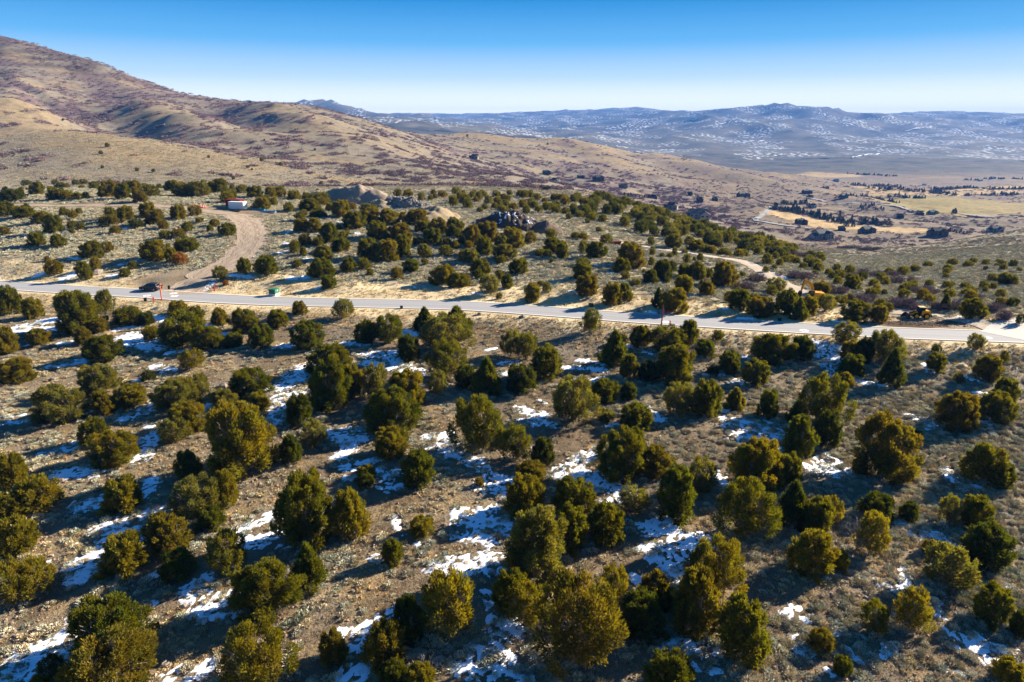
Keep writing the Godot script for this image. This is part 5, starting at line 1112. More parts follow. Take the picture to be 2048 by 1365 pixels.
func earth(key: String, c: Color, tile := 6.0) -> StandardMaterial3D:
	var m := mat(key, c, 0.95)
	m.albedo_texture = noise_tex(51, 0.03, [[0.0, grey(0.62)], [0.5, grey(0.9)], [1.0, grey(1.0)]], 512, 5)
	m.uv1_triplanar = true
	m.uv1_world_triplanar = true
	m.uv1_scale = Vector3.ONE / tile
	return m

func build_mounds() -> void:
	var grey_earth := earth("grey_spoil", Color(0.62, 0.56, 0.49))
	heap("spoil_heap", "tall grey heap of dug earth behind the junipers", -65.0, 300.0, 20.0, 9.0, -0.25, 5.4, 1.0, 0.8, grey_earth, false, 3, 0.45, 1.7)
	heap("spoil_heap", "small grey heap at the foot of the tall grey one", -85.0, 305.0, 7.0, 5.0, 0.0, 3.6, 0.7, 0.9, grey_earth, false, 5)
	heap("rubble_heap", "long low heap of broken grey rock", -46.0, 286.0, 15.0, 5.0, -0.45, 3.6, 1.4, 0.8, earth("grey_rubble", Color(0.54, 0.51, 0.47), 3.0), false, 8)
	heap("grassy_mound", "straw coloured mound in front of the rubble", -29.0, 253.0, 11.0, 12.0, -0.5, 4.4, 0.8, 0.8, earth("straw_mound", Color(0.62, 0.55, 0.44), 3.0), false, 11)
	heap("grassy_mound", "low straw coloured mound below the tall grey heap", -54.0, 284.0, 9.0, 6.0, -0.3, 3.0, 0.3, 1.1, earth("straw_mound", Color.WHITE), false, 12)
	heap("dark_heap", "dark soil heap streaked with snow", 0.0, 243.0, 13.5, 7.0, -0.1, 5.4, 1.2, 0.65, earth("dark_soil", Color(0.33, 0.28, 0.25)), true, 14)
	heap("dark_heap", "small bare brown heap at the end of the snowy one", 12.0, 238.0, 6.0, 4.5, 0.0, 3.4, 0.8, 0.8, earth("brown_soil", Color(0.45, 0.38, 0.33)), false, 17)

# ---------------------------------------------------------------- junipers
const NOMINAL_W := 4.5
const NOMINAL_H := 4.2
var crowns := {}
var extents := {}
var extent := Vector2.ONE
var trunks := {}

# one foliage spray: a narrow bent blade of four corners
func spray(v: PackedVector3Array, c: PackedColorArray, p: Vector3, dir: Vector3, length: float, width: float, col: Color) -> void:
	var side := dir.cross(Vector3(rng.randf_range(-1, 1), rng.randf_range(-1, 1), rng.randf_range(-1, 1)))
	if side.length_squared() < 0.001: side = dir.cross(Vector3.RIGHT)
	side = side.normalized() * width * 0.5
	var bend := side.cross(dir).normalized() * length * rng.randf_range(-0.15, 0.15)
	var mid := p + dir * length * 0.55 + bend
	var tip := p + dir * length
	v.append(p); v.append(mid + side); v.append(tip)
	v.append(p); v.append(tip); v.append(mid - side)
	for k in 6: c.append(col)

func any_direction() -> Vector3:
	var y := rng.randf_range(-1, 1)
	var a := rng.randf() * TAU
	var r := sqrt(1.0 - y * y)
	return Vector3(cos(a) * r, y, sin(a) * r)

func flat_mesh(v: PackedVector3Array, c: PackedColorArray) -> ArrayMesh:
	var arr := []
	arr.resize(Mesh.ARRAY_MAX)
	arr[Mesh.ARRAY_VERTEX] = v
	arr[Mesh.ARRAY_COLOR] = c
	var m := ArrayMesh.new()
	m.add_surface_from_arrays(Mesh.PRIMITIVE_TRIANGLES, arr)
	return m

# centres and radii of the foliage clumps that make up a crown of 4.5 m by 4.2 m
func clumps(shape: String, count: int) -> Array:
	var out := []
	var w := NOMINAL_W / 2.0
	var h := NOMINAL_H
	var lop := Vector3(rng.randf_range(-0.3, 0.3), 0, rng.randf_range(-0.3, 0.3))
	for k in count:
		var t := (k + 0.5) / count
		var a := k * 2.39996 + rng.randf_range(-0.5, 0.5)
		var y: float
		var r: float
		match shape:
			"c":
				y = 0.10 + 0.86 * t
				r = w * (1.02 - y) * 0.95 * rng.randf_range(0.75, 1.05)
				out.append([Vector3(cos(a) * r, y * h, sin(a) * r) + lop * (1.0 - y), w * rng.randf_range(0.20, 0.30) * (1.15 - 0.55 * y)])
			"s":
				y = 0.16 + 0.62 * t * rng.randf_range(0.8, 1.2)
				r = w * 0.84 * sqrt(maxf(0.05, 1.0 - pow(maxf(y - 0.25, 0.0) / 0.72, 2.0))) * rng.randf_range(0.7, 1.05)
				out.append([Vector3(cos(a) * r, y * h, sin(a) * r) + lop, w * rng.randf_range(0.24, 0.36)])
			"o":
				y = 0.22 + 0.70 * pow(t, 0.85)
				r = w * 0.86 * sqrt(maxf(0.03, 1.0 - pow((y - 0.42) / 0.56, 2.0))) * rng.randf_range(0.55, 1.12)
				out.append([Vector3(cos(a) * r, y * h, sin(a) * r) + lop * y * 2.0, w * rng.randf_range(0.17, 0.30)])
			_:
				y = 0.08 + 0.84 * pow(t, 0.9)
				r = w * 0.80 * sqrt(maxf(0.02, 1.0 - pow((y - 0.36) / 0.60, 2.0))) * rng.randf_range(0.60, 1.14)
				out.append([Vector3(cos(a) * r, y * h, sin(a) * r) + lop * y, w * rng.randf_range(0.13, 0.31)])
	return out

func juniper_crown(shape: String, sprays: int, seed_: int, blade: float) -> ArrayMesh:
	rng.seed = seed_
	var list := clumps(shape, {"c": 46, "s": 44, "o": 46}.get(shape, 58))
	var v := PackedVector3Array()
	var c := PackedColorArray()
	var total := 0.0
	for e in list: total += e[1] * e[1]
	var heart := Vector3(0, NOMINAL_H * 0.42, 0)
	for e in list:
		var n := int(sprays * e[1] * e[1] / total)
		var out_dir: Vector3 = (e[0] - heart).normalized()
		var hue := rng.randf_range(-1, 1)
		var plume := (out_dir * 0.55 + Vector3.UP * 0.85 + any_direction() * 0.35).normalized()
		var light := rng.randf_range(0.74, 1.0)
		for k in n:
			var d := any_direction()
			if d.dot(out_dir) < -0.35: d = -d
			var off: Vector3 = d * e[1] * pow(rng.randf(), 0.4)
			off = (off + plume * off.dot(plume) * 0.9) * 0.86
			var p: Vector3 = e[0] + off
			if p.y < 0.12: p.y = 0.12 + rng.randf() * 0.2
			var dir := (d * 0.7 + out_dir * 0.45 + Vector3.UP * 0.55 + any_direction() * 0.55).normalized()
			var g := light * rng.randf_range(0.72, 1.0)
			spray(v, c, p, dir, blade * rng.randf_range(0.7, 1.35), blade * rng.randf_range(0.34, 0.52), Color(g * (0.93 + 0.06 * hue), g * 0.94, g * (0.86 - 0.10 * hue)))
	# loose leaders that break the outline
	for k in sprays / 20:
		var e: Array = list[rng.randi() % list.size()]
		var d: Vector3 = ((e[0] - heart).normalized() + Vector3.UP * 0.7 + any_direction() * 0.6).normalized()
		var root: Vector3 = e[0] + d * e[1] * 0.9
		for s in 5:
			spray(v, c, root + d * blade * s * 0.35, (d + any_direction() * 0.6).normalized(), blade * 0.9, blade * 0.34, Color(0.85, 0.86, 0.72))
	# thin fill inside, so that the crown closes
	for k in sprays / 9:
		var d := any_direction()
		var p := heart + Vector3(d.x * NOMINAL_W * 0.30, d.y * NOMINAL_H * 0.30, d.z * NOMINAL_W * 0.30) * pow(rng.randf(), 0.33)
		spray(v, c, p, any_direction(), blade * 1.6, blade * 0.8, Color(0.78, 0.76, 0.70))
	# the crown's real extent: wide enough to hold nearly all foliage
	var rs := []
	var ys := []
	for k in range(0, v.size(), 17):
		rs.append(Vector2(v[k].x, v[k].z).length()); ys.append(v[k].y)
	rs.sort(); ys.sort()
	extent = Vector2(rs[int(rs.size() * 0.965)] * 2.0, ys[int(ys.size() * 0.993)])
	return flat_mesh(v, c)

func juniper_trunk(shape: String, seed_: int) -> ArrayMesh:
	rng.seed = seed_ + 500
	var s := Shape.new()
	var list := clumps(shape, 16 if shape == "o" else 11)
	var stems := rng.randi_range(2, 4)
	for k in stems:
		var a := TAU * k / stems + rng.randf()
		var base := Vector3(cos(a) * 0.10, -0.25, sin(a) * 0.10)
		var knee := Vector3(cos(a) * 0.32, rng.randf_range(0.6, 1.0), sin(a) * 0.32)
		s.tube(base, knee, 0.17, 0.12, 6, false)
		for j in list.size():
			if j % stems != k: continue
			var tip: Vector3 = list[j][0]
			var mid := knee.lerp(tip, 0.5) + any_direction() * 0.22
			s.tube(knee, mid, 0.075, 0.05, 5, false)
			s.tube(mid, tip, 0.05, 0.02, 5, false)
			for t in (12 if shape == "o" else 7):
				s.tube(mid.lerp(tip, rng.randf()), tip + any_direction() * 0.6, 0.022, 0.006, 3, false)
	return s.mesh()

const TONES := {
	"g": [0.088, 0.092, 0.014, "green"], "l": [0.110, 0.104, 0.016, "olive green"], "y": [0.155, 0.128, 0.018, "golden olive"],
	"b": [0.132, 0.104, 0.020, "brownish olive"], "d": [0.056, 0.064, 0.013, "dark green"], "k": [0.140, 0.130, 0.050, "greyish olive"], "u": [0.23, 0.105, 0.04, "rust brown"]}

func foliage_material(code: String) -> StandardMaterial3D:
	var t: Array = TONES[code]
	var m := mat("juniper_" + code, lin(t[0] * 2.55, t[1] * 2.55, t[2] * 2.1), 0.75)
	m.vertex_color_use_as_albedo = true
	m.vertex_color_is_srgb = true
	m.backlight_enabled = true
	m.backlight = Color(1.0, 0.97, 0.55)
	m.metallic_specular = 0.25
	return m

func landmark(x: float, d: float) -> String:
	var near := [["beside the parked dark car", -87.0, 160.0, 9.0], ["by the orange post", -79.6, 150.6, 6.0], ["behind the green transformer box", -55.0, 158.0, 8.0], ["beside the shipping containers", -103.0, 256.0, 12.0],
		["beside the yellow excavator", 69.0, 153.0, 10.0], ["behind the wheel loader", 87.0, 145.0, 8.0], ["by the red brown post", 29.9, 131.0, 9.0], ["by the snowy dark heap", 1.0, 240.0, 14.0], ["in front of the tall grey heap", -67.0, 288.0, 16.0],
		["below the straw coloured mound", -29.0, 238.0, 11.0], ["by the white marker stake", 54.0, 108.6, 6.0], ["near the white post", 84.2, 107.0, 6.0], ["beside the dead grey tree", 36.3, 61.9, 5.0], ["beside the dead branches", -7.6, 46.3, 6.0], ["by a brown boulder", -30.4, 52.8, 5.0], ["by a brown boulder", -76.2, 106.0, 6.0], ["by the grey boulder", -46.3, 102.6, 7.0], ["by the rocky road bank", -4.0, 137.0, 9.0], ["by the large pale boulder", -108.3, 175.1, 7.0]]
	for e in near:
		if Vector2(x - e[1], d - e[2]).length() < e[3]: return e[0]
	if d > 140.0 and line_distance(TRACK_WEST, x, d) < 11.0: return "beside the rutted dirt track"
	if d > 120.0 and x > 25.0 and line_distance(TRACK_EAST, x, d) < 8.0: return "beside the pale gravel track"
	var rd := road_distance(x, d)
	var side := road_side(x, d)
	if side < 0.0 and d < 175.0:
		if rd < 14.0: return "on the bank below the road"
		if rd < 45.0: return "on the slope below the paved road"
		return "far below the paved road"
	if rd < 14.0: return "on the verge above the road"
	if d < 210.0 and x < 62.0: return "in the sagebrush above the paved road"
	if x > 100.0: return "on the slope past the side road"
	if d > 330.0: return "on the far grey hillside"
	if x < -100.0: return "on the bench past the containers"
	return "in woodland by the earth heaps"

var tree_spots := []

func tree_label(k: int) -> String:
	var t: Array = TREES[k]
	var code: String = t[4]
	var size_ := "huge" if t[2] > 6.2 else ("large" if t[2] > 4.8 else ("middling" if t[2] > 3.2 else ("small" if t[2] > 2.1 else "tiny")))
	var shape: String = {"r": "rounded", "c": "pointed", "o": "open crowned", "s": "low spreading"}[code[0]]
	var touching := 0
	for o in tree_spots:
		if o[0] == k: continue
		if Vector2(o[1] - t[0], o[2] - t[1]).length() < (o[3] + t[2]) * 0.52: touching += 1
	var company: String = "alone" if touching == 0 else ("paired" if touching == 1 else "clumped")
	var snowy := ""
	for e in [Vector2(-1, -0.4), Vector2(-1.3, 0.2), Vector2(-0.6, -1.0)]:
		if snow_at(t[0] + e.x * t[2] * 0.75, t[1] + e.y * t[2] * 0.75) > 0.2: snowy = " by snow"
	return "%s %s %s juniper %s%s, %s" % [size_, shape, TONES[code[1]][3], company, snowy, landmark(t[0], t[1])]

func build_trees() -> void:
	var variants := {"r": 6, "o": 4, "c": 2, "s": 2}
	var s := 100
	for shape in variants:
		for k in variants[shape]:
			s += 1
			crowns[shape + str(k)] = juniper_crown(shape, 7500 if shape != "o" else 3700, s, 0.30)
			extents[shape + str(k)] = extent
			trunks[shape + str(k)] = juniper_trunk(shape, s)
	# dense, fine crowns for the widest trees
	for k in 2:
		crowns["R" + str(k)] = juniper_crown("r", 16000, 300 + k, 0.205)
		extents["R" + str(k)] = extent
		trunks["R" + str(k)] = juniper_trunk("o", 300 + k)
		crowns["O" + str(k)] = juniper_crown("o", 9000, 310 + k, 0.205)
		extents["O" + str(k)] = extent
		trunks["O" + str(k)] = juniper_trunk("o", 310 + k)
	var bark := mat("juniper_bark", lin(0.26, 0.215, 0.18), 0.95)
	var singles := mini(300, TREES.size())
	for k in singles: tree_spots.append([k, TREES[k][0], TREES[k][1], TREES[k][2]])
	rng.seed = 900
	var first := {}
	for k in singles:
		var t: Array = TREES[k]
		var code: String = t[4]
		var kind := code[0]
		var key := kind + str(rng.randi() % variants[kind])
		if t[2] > 5.0 and (kind == "r" or kind == "o"): key = kind.to_upper() + str(rng.randi() % 2)
		var o: Node3D
		var look := key + code[1]
		if first.has(look):
			o = first[look].duplicate()
			o.name = numbered("juniper_tree")
			add_child(o)
		else:
			o = Node3D.new()
			o.name = numbered("juniper_tree")
			add_child(o)
			part(o, "crown", crowns[key], foliage_material(code[1]))
			part(o, "trunk", trunks[key], bark)
			first[look] = o
		tag(o, tree_label(k), "juniper", "junipers on the hillside")
		o.position = on_ground(t[0], t[1], -0.08)
		var turn := rng.randf() * TAU
		var wide: float = t[2] * 1.05 / extents[key].x
		o.transform.basis = Basis(Vector3.UP, turn).scaled(Vector3(wide * rng.randf_range(0.95, 1.08), t[3] * 1.04 / extents[key].y, wide * rng.randf_range(0.92, 1.08)))
	# the smaller ones
	var light := [juniper_crown("r", 1500, 401, 0.52), juniper_crown("r", 1500, 402, 0.52), juniper_crown("o", 1500, 403, 0.5)]
	var far_size := extent
	var rest := [[], [], []]
	rng.seed = 901
	for k in range(singles, TREES.size()):
		var t: Array = TREES[k]
		var u: Array = TONES[(t[4] as String)[1]]
		var wide: float = t[2] * 1.1 / far_size.x
		var b := Basis(Vector3.UP, rng.randf() * TAU).scaled(Vector3(wide, t[3] / far_size.y, wide))
		rest[rng.randi() % 3].append([Transform3D(b, on_ground(t[0], t[1], -0.08)), lin(u[0] * 2.2, u[1] * 2.15, u[2] * 1.9)])
	var fm := mat("juniper_far", Color.WHITE, 0.8)
	fm.vertex_color_use_as_albedo = true
	fm.vertex_color_is_srgb = true
	fm.backlight_enabled = true
	fm.backlight = Color(1.0, 0.97, 0.55)
	for k in 3:
		many("juniper_woodland", light[k], fm, rest[k], "small far junipers scattered over bench, valley side and hill", "junipers")

func many(called: String, mesh: Mesh, m: Material, list: Array, label: String, category: String) -> void:
	if list.is_empty(): return
	var mm := MultiMesh.new()
	mm.transform_format = MultiMesh.TRANSFORM_3D
	mm.use_colors = true
	mm.mesh = mesh
	mm.instance_count = list.size()
	for k in list.size():
		mm.set_instance_transform(k, list[k][0])
		mm.set_instance_color(k, list[k][1])
	var o := MultiMeshInstance3D.new()
	o.name = numbered(called)
	o.multimesh = mm
	o.material_override = m
	add_child(o)
	tag(o, label, category, "", "stuff")

# ---------------------------------------------------------------- shrubs, grass, stones
func tuft(count: int, radius: float, tall: float, blade: float, width: float, upright: float, seed_: int, low := 0.0) -> ArrayMesh:
	rng.seed = seed_
	var v := PackedVector3Array()
	var c := PackedColorArray()
	for k in count:
		var a := rng.randf() * TAU
		var r := radius * sqrt(rng.randf())
		var f := r / radius
		var p := Vector3(cos(a) * r * 0.8, low + tall * (1.0 - f * f * 0.8) * rng.randf_range(0.1, 0.8), sin(a) * r * 0.8)
		var dir := (Vector3(cos(a) * f, upright, sin(a) * f) + any_direction() * 0.5).normalized()
		var g := rng.randf_range(0.78, 1.0)
		spray(v, c, p, dir, blade * rng.randf_range(0.7, 1.3), width * rng.randf_range(0.7, 1.3), Color(g, g, g * 0.97))
	return flat_mesh(v, c)

func twiggy(count: int, radius: float, tall: float, thick: float, seed_: int) -> ArrayMesh:
	rng.seed = seed_
	var v := PackedVector3Array()
	var c := PackedColorArray()
	for k in count:
		var a := rng.randf() * TAU
		var lean := rng.randf() * 0.9
		var foot := Vector3(cos(a), 0, sin(a)) * radius * rng.randf_range(0.0, 0.5)
		var dir := Vector3(cos(a) * lean, 1.0, sin(a) * lean).normalized()
		var p := foot
		var g := rng.randf_range(0.7, 1.0)
		for s in 3:
			var l := tall * rng.randf_range(0.28, 0.42)
			spray(v, c, p, dir, l * 1.15, thick * (1.6 - 0.4 * s), Color(g, g, g))
			p += dir * l
			for t in s + 1:
				spray(v, c, p - dir * l * rng.randf() * 0.5, (dir + any_direction() * 0.9).normalized(), l * 0.8, thick * 0.8, Color(g, g, g))
			dir = (dir + any_direction() * 0.45 + Vector3.UP * 0.1).normalized()
	return flat_mesh(v, c)

func stone(seed_: int, rings := 4) -> ArrayMesh:
	rng.seed = seed_
	var s := SphereMesh.new()
	s.radius = 0.5
	s.height = 1.0
	s.radial_segments = 7
	s.rings = rings
	var arr := s.get_mesh_arrays()
	var v: PackedVector3Array = arr[Mesh.ARRAY_VERTEX]
	var n := FastNoiseLite.new()
	n.seed = seed_
	n.frequency = 0.9
	for k in v.size():
		var p := v[k]
		var f := 1.0 + 0.7 * n.get_noise_3dv(p * 1.6)
		v[k] = Vector3(p.x * f * 1.15, maxf(p.y * f * 0.75, -0.3), p.z * f)
	var idx: PackedInt32Array = arr[Mesh.ARRAY_INDEX]
	var out := PackedVector3Array()
	var c := PackedColorArray()
	for k in idx:
		out.append(v[k])
		c.append(Color.WHITE)
	return flat_mesh(out, c)

func tinted(key: String, rough := 0.95) -> StandardMaterial3D:
	var m := mat(key, Color.WHITE, rough)
	m.vertex_color_use_as_albedo = true
	m.vertex_color_is_srgb = true
	m.metallic_specular = 0.2
	return m

func vary(r: float, g: float, b: float, k := 0.15) -> Color:
	var f := rng.randf_range(1.0 - k, 1.0 + k)
	var w := rng.randf_range(-0.06, 0.06)
	return Color((r * (f + w)) / 255.0, g * f / 255.0, b * (f - w) / 255.0)

func clear_of_roads(x: float, d: float) -> bool:
	if road_distance(x, d) < 5.0: return false
	if d > 140.0 and d < 270.0:
		if x < 0.0 and line_distance(TRACK_WEST, x, d) < 4.6: return false
		if x > 20.0 and line_distance(TRACK_EAST, x, d) < 3.0: return false
		if Vector2((x + 100.0) / 20.0, (d - 250.0) / 6.0).length() < 0.95: return false
		if x < -70.0 and Vector2((x + 86.0) / 9.0, (d - 168.0) / 8.0).length() < 0.85: return false
	if x > 60.0 and d > 118.0 and d < 150.0:
		if Vector2((x - 82.5) / 10.5, (d - 132.0) / 4.6).length() < 1.25: return false
		if line_distance(SIDE_ROAD, x, d) < 5.6: return false
	return true

func bush_spot(x: float, d: float, wide: float, tall: float) -> Transform3D:
	return Transform3D(Basis(Vector3.UP, rng.randf() * TAU).scaled(Vector3(wide, tall, wide)), on_ground(x, d, -0.03))

func build_shrubs() -> void:
	var sage := [tuft(120, 0.55, 0.55, 0.26, 0.085, 0.9, 601), tuft(120, 0.6, 0.5, 0.24, 0.08, 0.7, 602), tuft(90, 0.45, 0.5, 0.26, 0.07, 1.2, 603)]
	var sage_low := [tuft(56, 0.6, 0.55, 0.30, 0.13, 0.8, 605), tuft(56, 0.6, 0.5, 0.32, 0.13, 0.7, 606)]
	var grass := [tuft(26, 0.22, 0.10, 0.30, 0.035, 1.8, 611), tuft(26, 0.26, 0.08, 0.24, 0.04, 1.2, 612)]
	var twigs := [twiggy(46, 0.9, 1.9, 0.05, 621), twiggy(46, 1.0, 1.6, 0.05, 622)]
	var twigs_low := [tuft(46, 1.5, 1.7, 0.95, 0.30, 1.3, 625), tuft(46, 1.6, 1.5, 0.9, 0.32, 1.1, 626)]
	var stones := [stone(631), stone(632), stone(633)]
	rng.seed = 1000
	# sagebrush
	var near := [[], [], []]
	var low := [[], []]
	for k in 170000:
		var d := rng.randf_range(30.0, 345.0)
		var x := rng.randf_range(-1.0, 1.0) * (0.85 * d + 25.0)
		var f := n_mid.get_noise_2d(x * 1.6 + 70.0, d * 1.6)
		var below := d < 90.0 or d < 180.0 and road_side(x, d) < 0.0
		var want := 0.0
		if below: want = 0.16 + 0.7 * smoothstep(-0.05, 0.4, f) + 0.9 * smoothstep(12.0, 60.0, x + 0.25 * d - 20.0)
		else: want = 0.85 + 0.5 * f
		var rd := road_distance(x, d)
		if rd < 26.0: want *= smoothstep(11.0, 24.0, rd + 5.0 * f) if (rd < 9.0 or not below) else 0.5
		if rng.randf() > want * (0.62 if d < 130.0 else 0.82): continue
		if not clear_of_roads(x, d): continue
		if snow_at(x, d) > 0.45 and rng.randf() < 0.35: continue
		var wide := rng.randf_range(0.55, 1.15)
		var col := vary(204, 197, 174) if rng.randf() < 0.8 else vary(180, 176, 146)
		if d < 150.0: near[rng.randi() % 3].append([bush_spot(x, d, wide, wide * rng.randf_range(0.7, 1.0)), col])
		else: low[rng.randi() % 2].append([bush_spot(x, d, wide * 1.1, wide * rng.randf_range(0.75, 1.05)), col])
	for k in 3: many("sagebrush", sage[k], tinted("sage"), near[k], "grey green sagebrush tufts on the slope below the road", "sagebrush")
	# sage on the hills and valley sides, out to where tufts merge
	for k in 70000:
		var d := 330.0 + 420.0 * pow(rng.randf(), 1.3)
		var x := rng.randf_range(-0.9, 0.95) * d
		if rng.randf() > 0.55 + n_mid.get_noise_2d(x * 0.6, d * 0.6): continue
		low[rng.randi() % 2].append([bush_spot(x, d, rng.randf_range(0.9, 1.9), rng.randf_range(0.7, 1.3)), vary(188, 178, 154)])
	for k in 2: many("sagebrush_flat", sage_low[k], tinted("sage"), low[k], "grey sagebrush covering the bench and hillsides above the road", "sagebrush")
	# dry grass
	var straw := [[], []]
	for k in 60000:
		var d := rng.randf_range(32.0, 200.0)
		var x := rng.randf_range(-1.0, 1.0) * (0.8 * d + 15.0)
		var rd := road_distance(x, d)
		if rd < 4.4: continue
		var f := n_mid.get_noise_2d(x * 2.0, d * 2.0 + 9.0)
		var want := 0.9 * (1.0 - smoothstep(10.0, 18.0, rd + 5.0 * f)) + 0.5 * smoothstep(-0.05, 0.4, f)
		if rng.randf() > want or not clear_of_roads(x, d) or snow_at(x, d) > 0.5 and rng.randf() < 0.6: continue
		var wide := rng.randf_range(0.6, 1.5)
		straw[rng.randi() % 2].append([bush_spot(x, d, wide, rng.randf_range(0.6, 1.2)), vary(226, 204, 158)])
	for k in 2: many("dry_grass", grass[k], tinted("dry_grass"), straw[k], "straw coloured dry grass tufts on verge and slope", "grass")
	# low dead herbs and twigs between the tufts
	var herb := [tuft(16, 0.20, 0.08, 0.16, 0.03, 0.9, 613), tuft(16, 0.24, 0.10, 0.18, 0.028, 1.3, 614)]
	var herbs := [[], []]
	for k in 70000:
		var d := 32.0 + 105.0 * pow(rng.randf(), 1.1)
		var x := rng.randf_range(-1.0, 1.0) * (0.8 * d + 12.0)
		if rng.randf() > 0.6 + 0.7 * n_mid.get_noise_2d(x * 1.7 - 33.0, d * 1.7) or road_distance(x, d) < 6.0 or snow_at(x, d) > 0.45 and rng.randf() < 0.7: continue
		herbs[k % 2].append([bush_spot(x, d, rng.randf_range(0.7, 1.6), rng.randf_range(0.6, 1.3)), vary(168, 148, 118) if rng.randf() < 0.6 else vary(150, 144, 122)])
	for k in 2: many("dead_herbs", herb[k], tinted("dead_herbs"), herbs[k], "low dead herbs and twigs strewn over the dirt slope", "herbs")
	# stones
	var rocks := [[], [], []]
	for k in 90000:
		var d := 32.0 + 105.0 * pow(rng.randf(), 1.1)
		var x := rng.randf_range(-1.0, 1.0) * (0.8 * d + 12.0)
		var rd := road_distance(x, d)
		if rd < 6.0: continue
		var f := n_mid.get_noise_2d(x + 300.0, d)
		if rng.randf() > 0.35 + 0.8 * f + 0.5 * (1.0 - smoothstep(8.0, 13.0, absf(rd - 4.0))): continue
		if snow_at(x, d) > 0.4 and rng.randf() < 0.8: continue
		var size_ := 0.07 + 0.36 * pow(rng.randf(), 4.5)
		rocks[k % 3].append([Transform3D(Basis(Vector3.UP, rng.randf() * TAU).scaled(Vector3.ONE * size_), on_ground(x, d, size_ * 0.1)), vary(150, 130, 110)])
	for k in 3: many("loose_stones", stones[k], tinted("stone"), rocks[k], "loose brown stones strewn over the dirt below the road", "stones")
	var rubble := [[], [], []]
	for k in 900:
		var t := rng.randf()
		var x := lerpf(-62.0, -30.0, t) + rng.randfn() * 2.0
		var d := lerpf(292.0, 275.0, t) + rng.randfn() * 2.2
		var size_ := rng.randf_range(0.3, 1.1)
		rubble[k % 3].append([Transform3D(Basis(Vector3.UP, rng.randf() * TAU).scaled(Vector3.ONE * size_), Vector3(x, heap_height("long low heap of broken grey rock", x, d) + size_ * 0.1, -d)), vary(135, 130, 124)])
	for k in 3: many("rubble", stones[k], tinted("stone"), rubble[k], "broken grey rocks spread over the rubble heap", "rubble")
	# bare oak brush: purple grey thickets
	var brush := [[], []]
	for k in 90000:
		var d := 480.0 + 1500.0 * pow(rng.randf(), 1.5)
		var x := rng.randf_range(-0.85, 0.9) * d
		var h := height(x, d)
		if x > 250.0 + 0.05 * d and h < -50.0 and rng.randf() < 0.5: continue
		var m := n_big.get_noise_2d(x * 3.1, d * 3.6 + 700.0)
		var f := n_mid.get_noise_2d(x * 0.9, d * 1.4)
		var b := n_big.get_noise_2d(x * 0.9 + 500.0, d * 1.6)
		var oak := m * 0.8 + 0.5 * f - 0.5 * b - 0.35 * clampf(relief(x, d) / 15.0, -1.0, 1.0) - 0.16 * (1.0 - smoothstep(560.0, 900.0, d + 80.0 * b)) + 0.14 * smoothstep(20.0, 120.0, h)
		if oak < 0.04 or in_polygon(FIELD, x, d) or in_polygon(STRIP, x, d): continue
		var wide := rng.randf_range(0.9, 2.0)
		brush[rng.randi() % 2].append([Transform3D(Basis(Vector3.UP, rng.randf() * TAU).scaled(Vector3(wide, wide * rng.randf_range(0.6, 1.0), wide)), Vector3(x, h - 0.1, -d)), vary(146, 124, 122)])
	for k in 2: many("oak_brush", twigs_low[k], tinted("oak_brush"), brush[k], "bare purple brown oak brush in thickets on the hills", "brush")
	# leafless thickets by the gravel track and on the slope
	for e in THICKETS:
		var o := thing("leafless_thicket", ("wide" if e[2] > 3.4 else ("low" if e[2] < 2.2 else "middling")) + " bare purple grey thicket of thin stems " + ["beside the gravel track", "on the sage slope beyond the side road", "down the valley side past the junipers"][e[3]], "thicket", on_ground(e[0], e[1]), 0.0, "leafless thickets")
		var list := []
		for k in int(e[2] * e[2] * 0.55) + 4:
			var a := rng.randf() * TAU
			var r := sqrt(rng.randf())
			var p := on_ground(e[0] + cos(a) * r * e[2], e[1] + sin(a) * r * e[2] * 0.6, -0.05) - o.position
			var w := rng.randf_range(0.7, 1.15)
			list.append(Transform3D(Basis(Vector3.UP, rng.randf() * TAU).scaled(Vector3(w, w * rng.randf_range(0.7, 1.0), w)), p))
		var st := SurfaceTool.new()
		for t in list: st.append_from(twigs[rng.randi() % 2], 0, t)
		part(o, "stems", st.commit(), twig_material())

func twig_material() -> StandardMaterial3D:
	var m := mat("bare_twigs", Color(0.58, 0.50, 0.49), 0.95)
	m.vertex_color_use_as_albedo = true
	m.vertex_color_is_srgb = true
	return m

# ---------------------------------------------------------------- vehicles and things by the road
func face(a: Vector3, b: Vector3, c: Vector3, d: Vector3, u0: float, u1: float, v0: float, v1: float, off: float) -> ArrayMesh:
	# a thin pane lying on the quad a b (below) c d (above, d over a)
	var at := func(u: float, v: float) -> Vector3: return a.lerp(b, u).lerp(d.lerp(c, u), v)
	var n := (b - a).cross(d - a).normalized() * off
	var p := [at.call(u0, v0), at.call(u1, v0), at.call(u1, v1), at.call(u0, v1)]
	var s := Shape.new()
	s.loft([PackedVector3Array([p[0] - n * 0.5, p[1] - n * 0.5, p[2] - n * 0.5, p[3] - n * 0.5]), PackedVector3Array([p[0] + n, p[1] + n, p[2] + n, p[3] + n])])
	return s.mesh()

